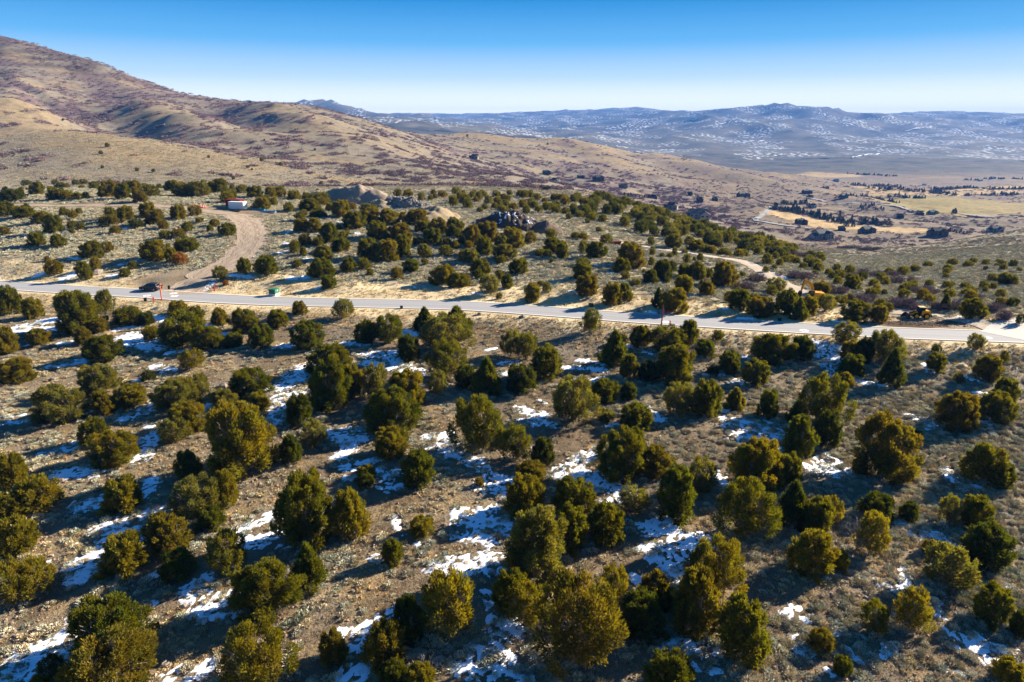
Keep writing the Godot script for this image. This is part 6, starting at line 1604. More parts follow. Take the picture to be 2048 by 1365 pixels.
func wheel(parent: Node, at: Vector3, r: float, w: float, tyre_mat: Material, rim_mat: Material) -> void:
	var t := Shape.new()
	var prof := [[-0.5, 0.82], [-0.5, 0.94], [-0.32, 1.0], [0.32, 1.0], [0.5, 0.94], [0.5, 0.82]]
	var rings := []
	for e in prof:
		var ring := PackedVector3Array()
		for i in 18: ring.append(Vector3(cos(TAU * i / 18) * e[1] * r, sin(TAU * i / 18) * e[1] * r, e[0] * w))
		rings.append(ring)
	t.loft(rings, true)
	var o := part(parent, "wheel", t.mesh(), tyre_mat, at)
	var h := Shape.new()
	h.tube(Vector3(0, 0, -w * 0.52), Vector3(0, 0, w * 0.52), r * 0.62, r * 0.62, 14)
	h.tube(Vector3(0, 0, -w * 0.56), Vector3(0, 0, w * 0.56), r * 0.2, r * 0.2, 8)
	part(o, "rim", h.mesh(), rim_mat)

func build_car() -> void:
	var paint := mat("car_paint", Color(0.075, 0.085, 0.11), 0.28, 0.3)
	paint.clearcoat_enabled = true
	paint.clearcoat = 0.6
	var glass := mat("dark_glass", Color(0.02, 0.025, 0.035), 0.08)
	glass.metallic_specular = 0.6
	var black := mat("black_plastic", Color(0.05, 0.05, 0.055), 0.7)
	var o := thing("parked_car", "dark blue grey sport utility car parked at the road edge", "car", Vector3(-86.9, 0.02, -160.2), deg_to_rad(-9.0))
	var low := Shape.new()
	var side := [Vector2(-2.36, 0.42), Vector2(-2.43, 0.70), Vector2(-2.36, 0.98), Vector2(-1.9, 1.07), Vector2(-1.15, 1.12), Vector2(2.30, 1.12), Vector2(2.40, 0.95), Vector2(2.41, 0.50), Vector2(2.30, 0.42)]
	for e in [1.42, -1.42]:
		for k in range(0, 9):
			var a := PI * k / 8.0
			side.append(Vector2(e + cos(a) * 0.46, 0.40 + sin(a) * 0.46))
	low.plate(side, -0.93, 0.93)
	part(o, "body", low.mesh(), paint)
	var c := [Vector3(-1.22, 1.12, 0.89), Vector3(2.28, 1.12, 0.89), Vector3(1.98, 1.74, 0.74), Vector3(-0.52, 1.74, 0.74)]
	var m := func(p: Vector3) -> Vector3: return Vector3(p.x, p.y, -p.z)
	var cab := Shape.new()
	cab.loft([PackedVector3Array([c[0], c[1], m.call(c[1]), m.call(c[0])]), PackedVector3Array([c[3], c[2], m.call(c[2]), m.call(c[3])]), PackedVector3Array([c[3] + Vector3(0.35, 0.06, -0.1), c[2] + Vector3(-0.2, 0.05, -0.1), m.call(c[2] + Vector3(-0.2, 0.05, -0.1)), m.call(c[3] + Vector3(0.35, 0.06, -0.1))])])
	part(o, "cabin", cab.mesh(), paint)
	for z in [1, -1]:
		var q := c if z == 1 else [m.call(c[0]), m.call(c[1]), m.call(c[2]), m.call(c[3])]
		for e in [[0.06, 0.34], [0.37, 0.62], [0.65, 0.92]]:
			part(o, "side_window", face(q[0], q[1], q[2], q[3], e[0], e[1], 0.12, 0.86, 0.012 * z), glass)
	part(o, "windscreen", face(m.call(c[0]), c[0], c[3], m.call(c[3]), 0.06, 0.94, 0.08, 0.92, 0.012), glass)
	part(o, "rear_window", face(c[1], m.call(c[1]), m.call(c[2]), c[2], 0.08, 0.92, 0.2, 0.9, 0.012), glass)
	for z in [0.72, -0.72]:
		var hl := Shape.new()
		hl.box(Vector3(-2.36, 0.86, z), Vector3(0.16, 0.16, 0.34))
		part(o, "headlight", hl.mesh(), mat("lamp_glass", Color(0.8, 0.82, 0.85), 0.15))
		var tl := Shape.new()
		tl.box(Vector3(2.37, 1.0, z * 1.1), Vector3(0.10, 0.26, 0.22))
		part(o, "tail_light", tl.mesh(), mat("tail_red", Color(0.55, 0.04, 0.04), 0.25))
		var rail := Shape.new()
		rail.tube(Vector3(-0.2, 1.86, z * 0.88), Vector3(1.7, 1.86, z * 0.88), 0.025, 0.025, 5)
		part(o, "roof_rail", rail.mesh(), black)
	for e in [-2.40, 2.40]:
		var bp := Shape.new()
		bp.box(Vector3(e, 0.52, 0), Vector3(0.18, 0.24, 1.86), 0.05)
		part(o, "bumper", bp.mesh(), black)
	var plate := Shape.new()
	plate.box(Vector3(2.425, 0.86, 0), Vector3(0.02, 0.14, 0.32))
	part(o, "number_plate", plate.mesh(), mat("plate_white", Color(0.85, 0.85, 0.85), 0.5))
	for e in [[-1.42, 0.82], [-1.42, -0.82], [1.42, 0.82], [1.42, -0.82]]:
		wheel(o, Vector3(e[0], 0.40, e[1]), 0.40, 0.26, mat("tyre", Color(0.06, 0.06, 0.06), 0.9), mat("alloy", Color(0.62, 0.63, 0.65), 0.35, 0.7))

func glass_for_cab() -> StandardMaterial3D:
	var g := mat("cab_glass", Color(0.10, 0.14, 0.15), 0.08)
	g.metallic_specular = 0.6
	return g

func build_excavator() -> void:
	var yellow := mat("machine_yellow", Color(0.88, 0.60, 0.06), 0.45)
	var black := mat("machine_black", Color(0.06, 0.06, 0.06), 0.7)
	var steel := mat("worn_steel", Color(0.26, 0.19, 0.15), 0.7, 0.3)
	var o := thing("excavator", "yellow tracked excavator with raised bent boom behind the junipers", "excavator", on_ground(70.6, 153.6, 0.05), deg_to_rad(-4.0))
	for z in [0.95, -0.95]:
		var t := Shape.new()
		t.plate([Vector2(-1.5, 0.0), Vector2(1.5, 0.0), Vector2(1.75, 0.2), Vector2(1.8, 0.42), Vector2(1.6, 0.66), Vector2(-1.6, 0.66), Vector2(-1.8, 0.42), Vector2(-1.75, 0.2)], z - 0.27, z + 0.27)
		part(o, "track", t.mesh(), black)
	var base := Shape.new()
	base.tube(Vector3(0, 0.5, 0), Vector3(0, 0.95, 0), 0.7, 0.7, 14)
	part(o, "turntable", base.mesh(), black)
	var house := Shape.new()
	house.plate([Vector2(-1.25, 0.95), Vector2(1.35, 0.95), Vector2(1.5, 1.15), Vector2(1.48, 1.85), Vector2(1.3, 1.95), Vector2(-0.9, 2.12), Vector2(-1.25, 2.0)], -1.1, 1.1)
	part(o, "body", house.mesh(), yellow)
	var weight := Shape.new()
	weight.box(Vector3(1.45, 1.3, 0), Vector3(0.3, 0.72, 2.1), 0.1)
	part(o, "counterweight", weight.mesh(), yellow)
	var cab := Shape.new()
	cab.plate([Vector2(-2.2, 1.1), Vector2(-1.0, 1.1), Vector2(-0.95, 2.45), Vector2(-1.9, 2.5), Vector2(-2.2, 2.0)], 0.25, 1.1)
	part(o, "cab", cab.mesh(), black)
	for z in [0.24, 1.11]:
		var w := Shape.new()
		w.plate([Vector2(-2.08, 1.5), Vector2(-1.12, 1.5), Vector2(-1.08, 2.32), Vector2(-1.86, 2.36), Vector2(-2.08, 1.98)], z - 0.008, z + 0.008)
		part(o, "cab_window", w.mesh(), glass_for_cab())
	var boom := Shape.new()
	boom.plate([Vector2(-0.75, 1.9), Vector2(-1.25, 1.85), Vector2(-1.62, 3.15), Vector2(-1.95, 3.6), Vector2(-3.0, 4.4), Vector2(-2.88, 4.85), Vector2(-2.5, 4.75), Vector2(-1.35, 3.95), Vector2(-1.0, 3.45)], -0.35, 0.0)
	part(o, "boom", boom.mesh(), yellow)
	var stick := Shape.new()
	stick.plate([Vector2(-2.75, 5.1), Vector2(-3.1, 5.05), Vector2(-3.35, 4.2), Vector2(-3.85, 2.1), Vector2(-3.58, 2.05), Vector2(-3.0, 4.0)], -0.32, -0.04)
	part(o, "stick", stick.mesh(), yellow)
	for e in [[Vector3(-0.9, 1.9, -0.55), Vector3(-1.7, 3.5, -0.55)], [Vector3(-1.75, 4.1, -0.18), Vector3(-2.85, 5.15, -0.18)], [Vector3(-3.25, 4.7, -0.18), Vector3(-3.75, 2.7, -0.18)]]:
		var r := Shape.new()
		r.tube(e[0], e[0].lerp(e[1], 0.6), 0.10, 0.10, 8)
		r.tube(e[0].lerp(e[1], 0.5), e[1], 0.05, 0.05, 8)
		part(o, "hydraulic_ram", r.mesh(), black)
	var bucket := Shape.new()
	bucket.plate([Vector2(-3.5, 2.15), Vector2(-3.9, 2.2), Vector2(-4.3, 1.6), Vector2(-4.35, 1.0), Vector2(-4.0, 0.62), Vector2(-3.45, 0.55), Vector2(-3.75, 0.95), Vector2(-3.6, 1.6)], -0.65, 0.28)
	part(o, "bucket", bucket.mesh(), steel)
	var stack := Shape.new()
	stack.tube(Vector3(0.9, 1.9, -0.5), Vector3(0.9, 2.4, -0.5), 0.07, 0.07, 8)
	part(o, "exhaust_pipe", stack.mesh(), mat("steel", Color(0.6, 0.6, 0.6), 0.4, 0.8))
	var word := TextMesh.new()
	word.text = "CAT"
	word.font = bold_font()
	word.font_size = 40
	word.pixel_size = 0.012
	word.depth = 0.01
	part(o, "lettering", word, mat("print_white", Color(0.9, 0.9, 0.9), 0.6), Vector3(0.75, 1.5, 1.115))

func bold_font() -> Font:
	var f := SystemFont.new()
	f.font_names = PackedStringArray(["Droid Sans"])
	f.font_weight = 800
	return f

func build_loader() -> void:
	var yellow := mat("machine_yellow", Color.WHITE)
	var black := mat("machine_black", Color.WHITE)
	var o := thing("wheel_loader", "yellow wheel loader with lowered bucket on dark dug earth", "loader", on_ground(85.6, 139.0, 0.06), deg_to_rad(-8.0))
	var rear := Shape.new()
	rear.plate([Vector2(0.5, 0.75), Vector2(2.35, 0.75), Vector2(2.45, 1.0), Vector2(2.4, 1.55), Vector2(2.1, 1.72), Vector2(0.6, 1.78)], -0.7, 0.7)
	part(o, "engine_cover", rear.mesh(), yellow)
	var frame := Shape.new()
	frame.plate([Vector2(-1.1, 0.55), Vector2(2.4, 0.55), Vector2(2.4, 0.8), Vector2(0.3, 1.15), Vector2(-0.9, 1.2)], -0.45, 0.45)
	part(o, "chassis", frame.mesh(), black)
	var tailw := Shape.new()
	tailw.box(Vector3(2.5, 0.75, 0), Vector3(0.3, 0.5, 1.5), 0.08)
	part(o, "counterweight", tailw.mesh(), black)
	var cab := Shape.new()
	cab.plate([Vector2(0.0, 1.1), Vector2(1.25, 1.1), Vector2(1.2, 2.35), Vector2(0.15, 2.38), Vector2(-0.12, 1.75)], -0.62, 0.62)
	part(o, "cab", cab.mesh(), black)
	for z in [-0.63, 0.63]:
		var w := Shape.new()
		w.plate([Vector2(0.02, 1.5), Vector2(1.12, 1.5), Vector2(1.08, 2.24), Vector2(0.2, 2.26), Vector2(-0.02, 1.75)], z - 0.008, z + 0.008)
		part(o, "cab_window", w.mesh(), glass_for_cab())
	var roof := Shape.new()
	roof.box(Vector3(0.65, 2.44, 0), Vector3(1.3, 0.12, 1.4), 0.04)
	part(o, "cab_roof", roof.mesh(), mat("cab_roof", Color(0.82, 0.72, 0.5), 0.6))
	for z in [-0.5, 0.42]:
		var arm := Shape.new()
		arm.plate([Vector2(-0.35, 1.55), Vector2(-0.1, 1.3), Vector2(-1.5, 0.55), Vector2(-1.95, 0.45), Vector2(-1.95, 0.65), Vector2(-1.3, 1.15)], z, z + 0.09)
		part(o, "lift_arm", arm.mesh(), yellow)
	var tilt := Shape.new()
	tilt.tube(Vector3(-0.2, 1.5, 0), Vector3(-1.75, 1.0, 0), 0.08, 0.06, 8)
	part(o, "hydraulic_ram", tilt.mesh(), black)
	var bucket := Shape.new()
	bucket.plate([Vector2(-1.85, 1.05), Vector2(-1.75, 0.3), Vector2(-2.0, 0.06), Vector2(-2.95, 0.04), Vector2(-2.9, 0.10), Vector2(-2.1, 0.16), Vector2(-1.9, 0.4), Vector2(-1.98, 1.05)], -1.2, 1.2)
	for z in [-1.2, 1.16]: bucket.plate([Vector2(-1.9, 1.0), Vector2(-1.8, 0.3), Vector2(-2.0, 0.08), Vector2(-2.85, 0.08), Vector2(-2.3, 0.8)], z, z + 0.04)
	part(o, "bucket", bucket.mesh(), mat("bucket_steel", Color(0.34, 0.25, 0.23), 0.6, 0.3))
	for e in [[-0.45, 0.78], [-0.45, -0.78], [1.55, 0.78], [1.55, -0.78]]:
		wheel(o, Vector3(e[0], 0.62, e[1]), 0.62, 0.42, mat("tyre", Color.WHITE), yellow)

func build_containers() -> void:
	for e in [[-101.0, 254.6, 6.1, "white", Color(0.86, 0.88, 0.87), "white shipping container beside the dirt track"], [-103.4, 258.2, 6.1, "red", Color(0.50, 0.06, 0.07), "dark red shipping container behind the white one"]]:
		var m := mat("container_" + e[3], e[4], 0.55)
		var o := thing("shipping_container", e[5], "container", on_ground(e[0], e[1], 0.02), deg_to_rad(-14.0))
		var body := Shape.new()
		body.box(Vector3(0, 1.32, 0), Vector3(e[2] - 0.1, 2.40, 2.32))
		part(o, "wall", body.mesh(), m)
		var ribs := Shape.new()
		for k in 22:
			for z in [-1.17, 1.17]: ribs.box(Vector3(-e[2] / 2.0 + 0.25 + k * (e[2] - 0.5) / 21.0, 1.32, z), Vector3(0.13, 2.2, 0.05))
		for k in 8:
			ribs.box(Vector3(e[2] / 2.0 - 0.04, 1.32, -1.0 + k * 2.0 / 7.0), Vector3(0.05, 2.2, 0.13))
		part(o, "corrugation", ribs.mesh(), m)
		var rails := Shape.new()
		for z in [-1.18, 1.18]:
			for y in [0.08, 2.54]: rails.box(Vector3(0, y, z), Vector3(e[2], 0.14, 0.09))
		for x in [-e[2] / 2.0, e[2] / 2.0]:
			for z in [-1.17, 1.17]: rails.box(Vector3(x, 1.3, z), Vector3(0.14, 2.5, 0.12))
			for y in [0.08, 2.54]: rails.box(Vector3(x, y, 0), Vector3(0.11, 0.14, 2.3))
		part(o, "frame", rails.mesh(), m)
		for z in [-0.57, 0.57]:
			var door := Shape.new()
			door.box(Vector3(-e[2] / 2.0 - 0.01, 1.3, z), Vector3(0.06, 2.3, 1.1))
			for q in [-0.25, 0.25]: door.tube(Vector3(-e[2] / 2.0 - 0.08, 0.2, z + q), Vector3(-e[2] / 2.0 - 0.08, 2.4, z + q), 0.025, 0.025, 5)
			part(o, "door", door.mesh(), m)
		var roof := Shape.new()
		roof.box(Vector3(0, 2.56, 0), Vector3(e[2] - 0.15, 0.08, 2.26))
		part(o, "roof", roof.mesh(), m)
	# orange barrels in a row
	var drum := Shape.new()
	drum.loft([disc(0.29, 0.0), disc(0.29, 0.06), disc(0.24, 0.1), disc(0.22, 0.5), disc(0.18, 0.92), disc(0.12, 0.96)])
	var band := Shape.new()
	band.loft([disc(0.236, 0.36), disc(0.226, 0.5)], false)
	var band_high := Shape.new()
	band_high.loft([disc(0.216, 0.62), disc(0.206, 0.76)], false)
	for k in 7:
		var o := thing("traffic_drum", "orange traffic drum in the row left of the containers", "traffic drum", on_ground(-117.0 + k * 0.75 + 0.2 * sin(k * 3.0), 253.3 + 0.5 * cos(k * 2.0)), k * 1.3, "orange traffic drums")
		part(o, "body", drum.mesh(), mat("safety_orange", Color(0.95, 0.26, 0.07), 0.6))
		for b in [band, band_high]: part(o, "band", b.mesh(), mat("band_white", Color(0.88, 0.86, 0.84), 0.5))
	# bundles of blue pipe
	for e in [[-93.6, 254.2, 0.25, 7, Color(0.20, 0.52, 0.60), "bundle of teal plastic pipes beside the white container"], [-88.6, 250.6, 0.20, 6, Color(0.42, 0.60, 0.72), "bundle of pale blue pipes at the edge of the yard"]]:
		var o := thing("pipe_bundle", e[5], "pipes", on_ground(e[0], e[1], 0.02), -e[2])
		for k in e[3]:
			var p := Shape.new()
			var row: int = 0 if k < 4 else 1
			var z: float = (k - 1.5) * 0.31 if row == 0 else (k - 5.0) * 0.31
			p.tube(Vector3(-2.9 + 0.1 * sin(k * 5.0), 0.17 + row * 0.27, z), Vector3(2.9, 0.17 + row * 0.27, z), 0.15, 0.15, 8)
			part(o, "pipe", p.mesh(), mat("pipe_%d" % int(e[2] * 100), e[4], 0.4))
	# pallets of block and a skip behind
	var o2 := thing("pallet_stack", "stack of wooden pallets with white sacks right of the containers", "pallets", on_ground(-96.6, 257.6), 0.2)
	var wood := Shape.new()
	for k in 5:
		wood.box(Vector3(0, 0.14 + k * 0.2, 0), Vector3(1.9, 0.08, 1.2))
		for x in [-0.85, 0.0, 0.85]: wood.box(Vector3(x, 0.05 + k * 0.2, 0), Vector3(0.12, 0.1, 1.15))
	part(o2, "pallet", wood.mesh(), mat("raw_wood", Color(0.58, 0.42, 0.27), 0.9))
	var sack := Shape.new()
	sack.box(Vector3(0.1, 1.32, 0), Vector3(1.5, 0.5, 1.0), 0.15)
	part(o2, "sack", sack.mesh(), mat("sack", Color(0.82, 0.83, 0.84), 0.8))
	var tk := thing("flat_trailer", "low black flatbed trailer parked before the white container", "trailer", on_ground(-99.6, 250.6), deg_to_rad(-12.0))
	var bed := Shape.new()
	bed.box(Vector3(0, 0.62, 0), Vector3(4.4, 0.14, 1.9))
	bed.box(Vector3(2.8, 0.55, 0), Vector3(1.3, 0.1, 0.12))
	part(tk, "bed", bed.mesh(), mat("machine_black", Color.WHITE))
	for e in [[-0.6, 1.0], [0.2, 1.0], [-0.6, -1.0], [0.2, -1.0]]: wheel(tk, Vector3(e[0], 0.34, e[1]), 0.34, 0.2, mat("tyre", Color.WHITE), mat("alloy", Color.WHITE))
	var rusty := thing("steel_skip", "low dark red brown steel skip in the sage beyond the gravel track", "skip", on_ground(34.6, 228.0), 0.1)
	var sk := Shape.new()
	sk.plate([Vector2(-1.5, 0.0), Vector2(1.5, 0.0), Vector2(2.0, 1.2), Vector2(-2.0, 1.2)], -0.9, 0.9)
	part(rusty, "body", sk.mesh(), mat("rusty_red", Color(0.36, 0.15, 0.11), 0.8))
	var rim := Shape.new()
	for z in [-0.93, 0.93]: rim.box(Vector3(0, 1.17, z), Vector3(4.1, 0.1, 0.08))
	part(rusty, "rim", rim.mesh(), mat("rusty_red", Color.WHITE))

func disc(r: float, y: float, n := 12) -> PackedVector3Array:
	var out := PackedVector3Array()
	for i in n: out.append(Vector3(cos(TAU * i / n) * r, y, sin(TAU * i / n) * r))
	return out

func build_roadside() -> void:
	# tall painted posts
	var orange := mat("orange_paint", Color(0.80, 0.40, 0.22), 0.75)
	var brown := mat("red_brown_paint", Color(0.50, 0.20, 0.13), 0.75)
	for e in [[-79.6, 150.6, orange, true, "tall orange timber post with a crossbar at the dirt track"], [29.9, 131.0, brown, false, "tall red brown timber post on the verge"]]:
		var o := thing("timber_post", e[4], "post", on_ground(e[0], e[1], -0.2), deg_to_rad(4.0))
		o.rotation.z = deg_to_rad(-1.0)
		var p := Shape.new()
		p.box(Vector3(0, 2.1, 0), Vector3(0.22, 4.2, 0.22), 0.04)
		part(o, "post", p.mesh(), e[2])
		var cap := Shape.new()
		cap.box(Vector3(0, 4.24, 0), Vector3(0.18, 0.10, 0.18), 0.03)
		part(o, "cap", cap.mesh(), mat("post_cap", Color(0.25, 0.18, 0.2), 0.7))
		if e[3]:
			var bar := Shape.new()
			bar.box(Vector3(0.2, 3.78, 0.16), Vector3(1.35, 0.2, 0.06))
			part(o, "crossbar", bar.mesh(), e[2])
			var foot := Shape.new()
			foot.box(Vector3(0, 0.30, 0), Vector3(0.30, 0.26, 0.30))
			part(o, "base", foot.mesh(), mat("post_cap", Color.WHITE))
	# hydrants
	var red := mat("hydrant_red", Color(0.74, 0.09, 0.07), 0.5)
	for e in [[-81.3, 150.3, "red fire hydrant beside the orange post"], [31.5, 130.7, "red fire hydrant beside the red brown post"], [-71.5, 160.1, "small red hydrant on the straw bank above the road"]]:
		var o := thing("fire_hydrant", e[2], "hydrant", on_ground(e[0], e[1]))
		var b := Shape.new()
		b.loft([disc(0.20, -0.05), disc(0.20, 0.06), disc(0.13, 0.08), disc(0.13, 0.66), disc(0.18, 0.68), disc(0.18, 0.74), disc(0.15, 0.82), disc(0.06, 0.93)])
		part(o, "barrel", b.mesh(), red)
		for z in [-1, 1]:
			var n := Shape.new()
			n.tube(Vector3(0, 0.5, 0), Vector3(0, 0.5, 0.24 * z), 0.07, 0.07, 8)
			part(o, "nozzle", n.mesh(), red)
		var nut := Shape.new()
		nut.box(Vector3(0, 0.97, 0), Vector3(0.07, 0.09, 0.07))
		part(o, "nut", nut.mesh(), red)
	# transformer on its concrete vault
	var green := mat("transformer_green", Color(0.20, 0.42, 0.32), 0.6)
	var t := thing("transformer_box", "big green transformer cabinet on a pale concrete base", "transformer", on_ground(-55.6, 155.4), deg_to_rad(-14.0))
	var vault := Shape.new()
	vault.box(Vector3(0, 0.25, 0), Vector3(1.75, 0.62, 1.9))
	part(t, "base", vault.mesh(), mat("pale_concrete", Color(0.82, 0.81, 0.79), 0.9))
	var cabinet := Shape.new()
	cabinet.plate([Vector2(-0.84, 0.56), Vector2(0.84, 0.56), Vector2(0.84, 1.55), Vector2(-0.84, 1.55)], -0.9, 0.9)
	part(t, "cabinet", cabinet.mesh(), green)
	var lid := Shape.new()
	lid.box(Vector3(0, 1.60, 0), Vector3(1.8, 0.12, 1.92), 0.05)
	part(t, "lid", lid.mesh(), green)
	for e in [-0.42, 0.42]:
		var door := Shape.new()
		door.box(Vector3(e, 1.04, 0.915), Vector3(0.78, 0.88, 0.025))
		part(t, "door", door.mesh(), green)
	var tagp := Shape.new()
	tagp.box(Vector3(0.848, 1.25, -0.1), Vector3(0.012, 0.22, 0.28))
	part(t, "notice", tagp.mesh(), mat("print_white", Color.WHITE))
	# small utility pedestals
	var dark := mat("pedestal_dark", Color(0.10, 0.13, 0.12), 0.7)
	var sage := mat("pedestal_green", Color(0.18, 0.30, 0.24), 0.65)
	for e in [[-83.1, 150.2, 0.55, 0.75, dark, "dark utility pedestal left of the red hydrant"], [-24.0, 143.4, 0.6, 0.6, dark, "small black utility box on the bank below the road"], [17.3, 144.6, 0.95, 0.85, sage, "small green utility box on the straw verge above the road"],
			[54.6, 133.9, 0.6, 0.55, dark, "small dark utility box by the rust tinged juniper"], [95.3, 117.6, 0.9, 0.8, dark, "dark utility box below the side road junction"], [-83.2, 161.6, 0.5, 0.9, dark, "dark utility pedestal behind the orange post"], [35.2, 129.3, 0.8, 0.6, dark, "low dark utility box right of the red brown post"]]:
		var o := thing("utility_box", e[5], "utility box", on_ground(e[0], e[1], -0.05), 0.15)
		var b := Shape.new()
		b.box(Vector3(0, e[3] * 0.5, 0), Vector3(e[2], e[3], e[2] * 0.85), 0.06)
		part(o, "cabinet", b.mesh(), e[4])
		var l := Shape.new()
		l.box(Vector3(0, e[3] + 0.03, 0), Vector3(e[2] * 1.06, 0.08, e[2] * 0.92), 0.03)
		part(o, "lid", l.mesh(), e[4])
	# survey stakes and white posts
	var pink := mat("survey_pink", Color(0.93, 0.20, 0.32), 0.7)
	for e in [[32.6, 137.6, 0.12], [33.0, 137.9, -0.05], [33.4, 137.6, -0.5]]:
		var o := thing("survey_stake", "pink flagged survey stake leaning on the verge under the junipers", "stake", on_ground(e[0], e[1], -0.1), 0.0, "pink survey stakes")
		o.rotation.z = e[2]
		var s := Shape.new()
		s.box(Vector3(0, 0.55, 0), Vector3(0.05, 1.1, 0.03))
		part(o, "lath", s.mesh(), pink)
		var f := Shape.new()
		f.box(Vector3(0.09, 1.0, 0), Vector3(0.18, 0.12, 0.012))
		part(o, "ribbon", f.mesh(), pink)
	for e in [[54.0, 108.6, 1.2, "white marker stake standing in a patch of snow"], [84.2, 107.0, 1.5, "white vent post with a cap in the sagebrush"]]:
		var o := thing("white_post", e[3], "post", on_ground(e[0], e[1], -0.1))
		var s := Shape.new()
		s.tube(Vector3.ZERO, Vector3(0, e[2], 0), 0.07, 0.07, 8)
		part(o, "post", s.mesh(), mat("post_white", Color(0.9, 0.9, 0.9), 0.5))
		var c := Shape.new()
		c.tube(Vector3(0, e[2], 0), Vector3(0, e[2] + 0.14, 0), 0.12, 0.10, 8)
		part(o, "cap", c.mesh(), mat("post_white", Color.WHITE))
	# boulders
	var rock := mat("boulder_rock", Color(0.60, 0.55, 0.51), 0.95)
	rock.vertex_color_use_as_albedo = true
	rock.albedo_texture = noise_tex(61, 0.03, [[0.0, grey(0.6)], [0.5, grey(0.9)], [1.0, grey(1.0)]], 256, 5)
	rock.uv1_triplanar = true
	rock.uv1_scale = Vector3.ONE * 0.8
	var k := 0
	for e in [[-108.3, 175.1, 2.6, "large pale boulder at the foot of a juniper above the road"], [-30.4, 52.8, 0.6, "small brown boulder beside the snow below the dense round juniper"], [-29.0, 46.2, 0.7, "brown boulder at the snow edge low on the slope"], [-46.3, 102.6, 1.4, "grey boulder on bare dirt on the slope"], [-6.8, 138.6, 1.1, "grey boulder in the rocky bank below the road"], [2.2, 136.2, 1.2, "grey boulder at the end of the rocky bank"], [-14.1, 138.4, 0.9, "flat grey rock on the rocky bank"], [31.6, 139.3, 1.9, "tan boulder under the junipers behind the survey stakes"], [-76.2, 106.0, 0.9, "brown boulder in the sage on the slope"], [27.3, 140.9, 1.3, "tan boulder beside the larger one on the verge"]]:
		k += 1
		var o := part(self, "boulder", stone(700 + k, 8), rock, on_ground(e[0], e[1], e[2] * 0.12))
		o.scale = Vector3.ONE * e[2]
		o.rotation.y = k * 1.7
		tag(o, e[3], "boulder")

func branching(s: Shape, p: Vector3, dir: Vector3, length: float, r: float, depth: int, spread: float) -> void:
	var q := p + dir * length
	s.tube(p, q, r, r * 0.65, 5 if depth > 1 else 3, false)
	if depth == 0: return
	for k in (3 if depth > 1 else 4):
		var nd := (dir + any_direction() * spread + Vector3.UP * 0.12).normalized()
		branching(s, p.lerp(q, rng.randf_range(0.55, 1.0)), nd, length * rng.randf_range(0.55, 0.85), r * 0.55, depth - 1, spread)

func build_dead_wood() -> void:
	rng.seed = 808
	var silver := mat("dead_wood", Color(0.60, 0.57, 0.55), 0.95)
	var o := thing("dead_tree", "leafless silver grey dead juniper among the live ones", "dead tree", on_ground(36.3, 61.9, -0.1))
	var t := Shape.new()
	t.tube(Vector3.ZERO, Vector3(0.1, 0.8, 0), 0.16, 0.12, 6)
	part(o, "trunk", t.mesh(), silver)
	for k in 5:
		var b := Shape.new()
		var a := TAU * k / 5.0
		branching(b, Vector3(0.1, 0.6, 0), Vector3(cos(a) * 0.6, 1.0, sin(a) * 0.6).normalized(), 1.35, 0.06, 4, 0.75)
		part(o, "limb", b.mesh(), silver)
	var w := thing("dead_branches", "bleached dead branches lying in shadow low on the slope", "branches", on_ground(-7.6, 46.3, 0.05))
	for k in 4:
		var b := Shape.new()
		var a := 0.5 + k * 0.6
		branching(b, Vector3(0.2 * k - 0.4, 0.1, 0), Vector3(cos(a), 0.35, sin(a) * 0.8).normalized(), 1.0, 0.045, 3, 0.7)
		part(w, "branch", b.mesh(), silver)
	var p := thing("brush_pile", "dark pile of cut brush left of the orange drums", "brush pile", on_ground(-121.0, 255.6))
	for k in 14:
		var b := Shape.new()
		var a := rng.randf() * TAU
		branching(b, Vector3(rng.randf_range(-2.5, 2.5), 0.1, rng.randf_range(-1, 1)), Vector3(cos(a), rng.randf_range(0.3, 1.0), sin(a)).normalized(), 1.0, 0.05, 2, 0.8)
		part(p, "branch", b.mesh(), mat("brush_wood", Color(0.34, 0.28, 0.25), 0.95))

func build_objects() -> void:
	build_car()
	build_excavator()
	build_loader()
	build_containers()
	build_roadside()
	build_dead_wood()

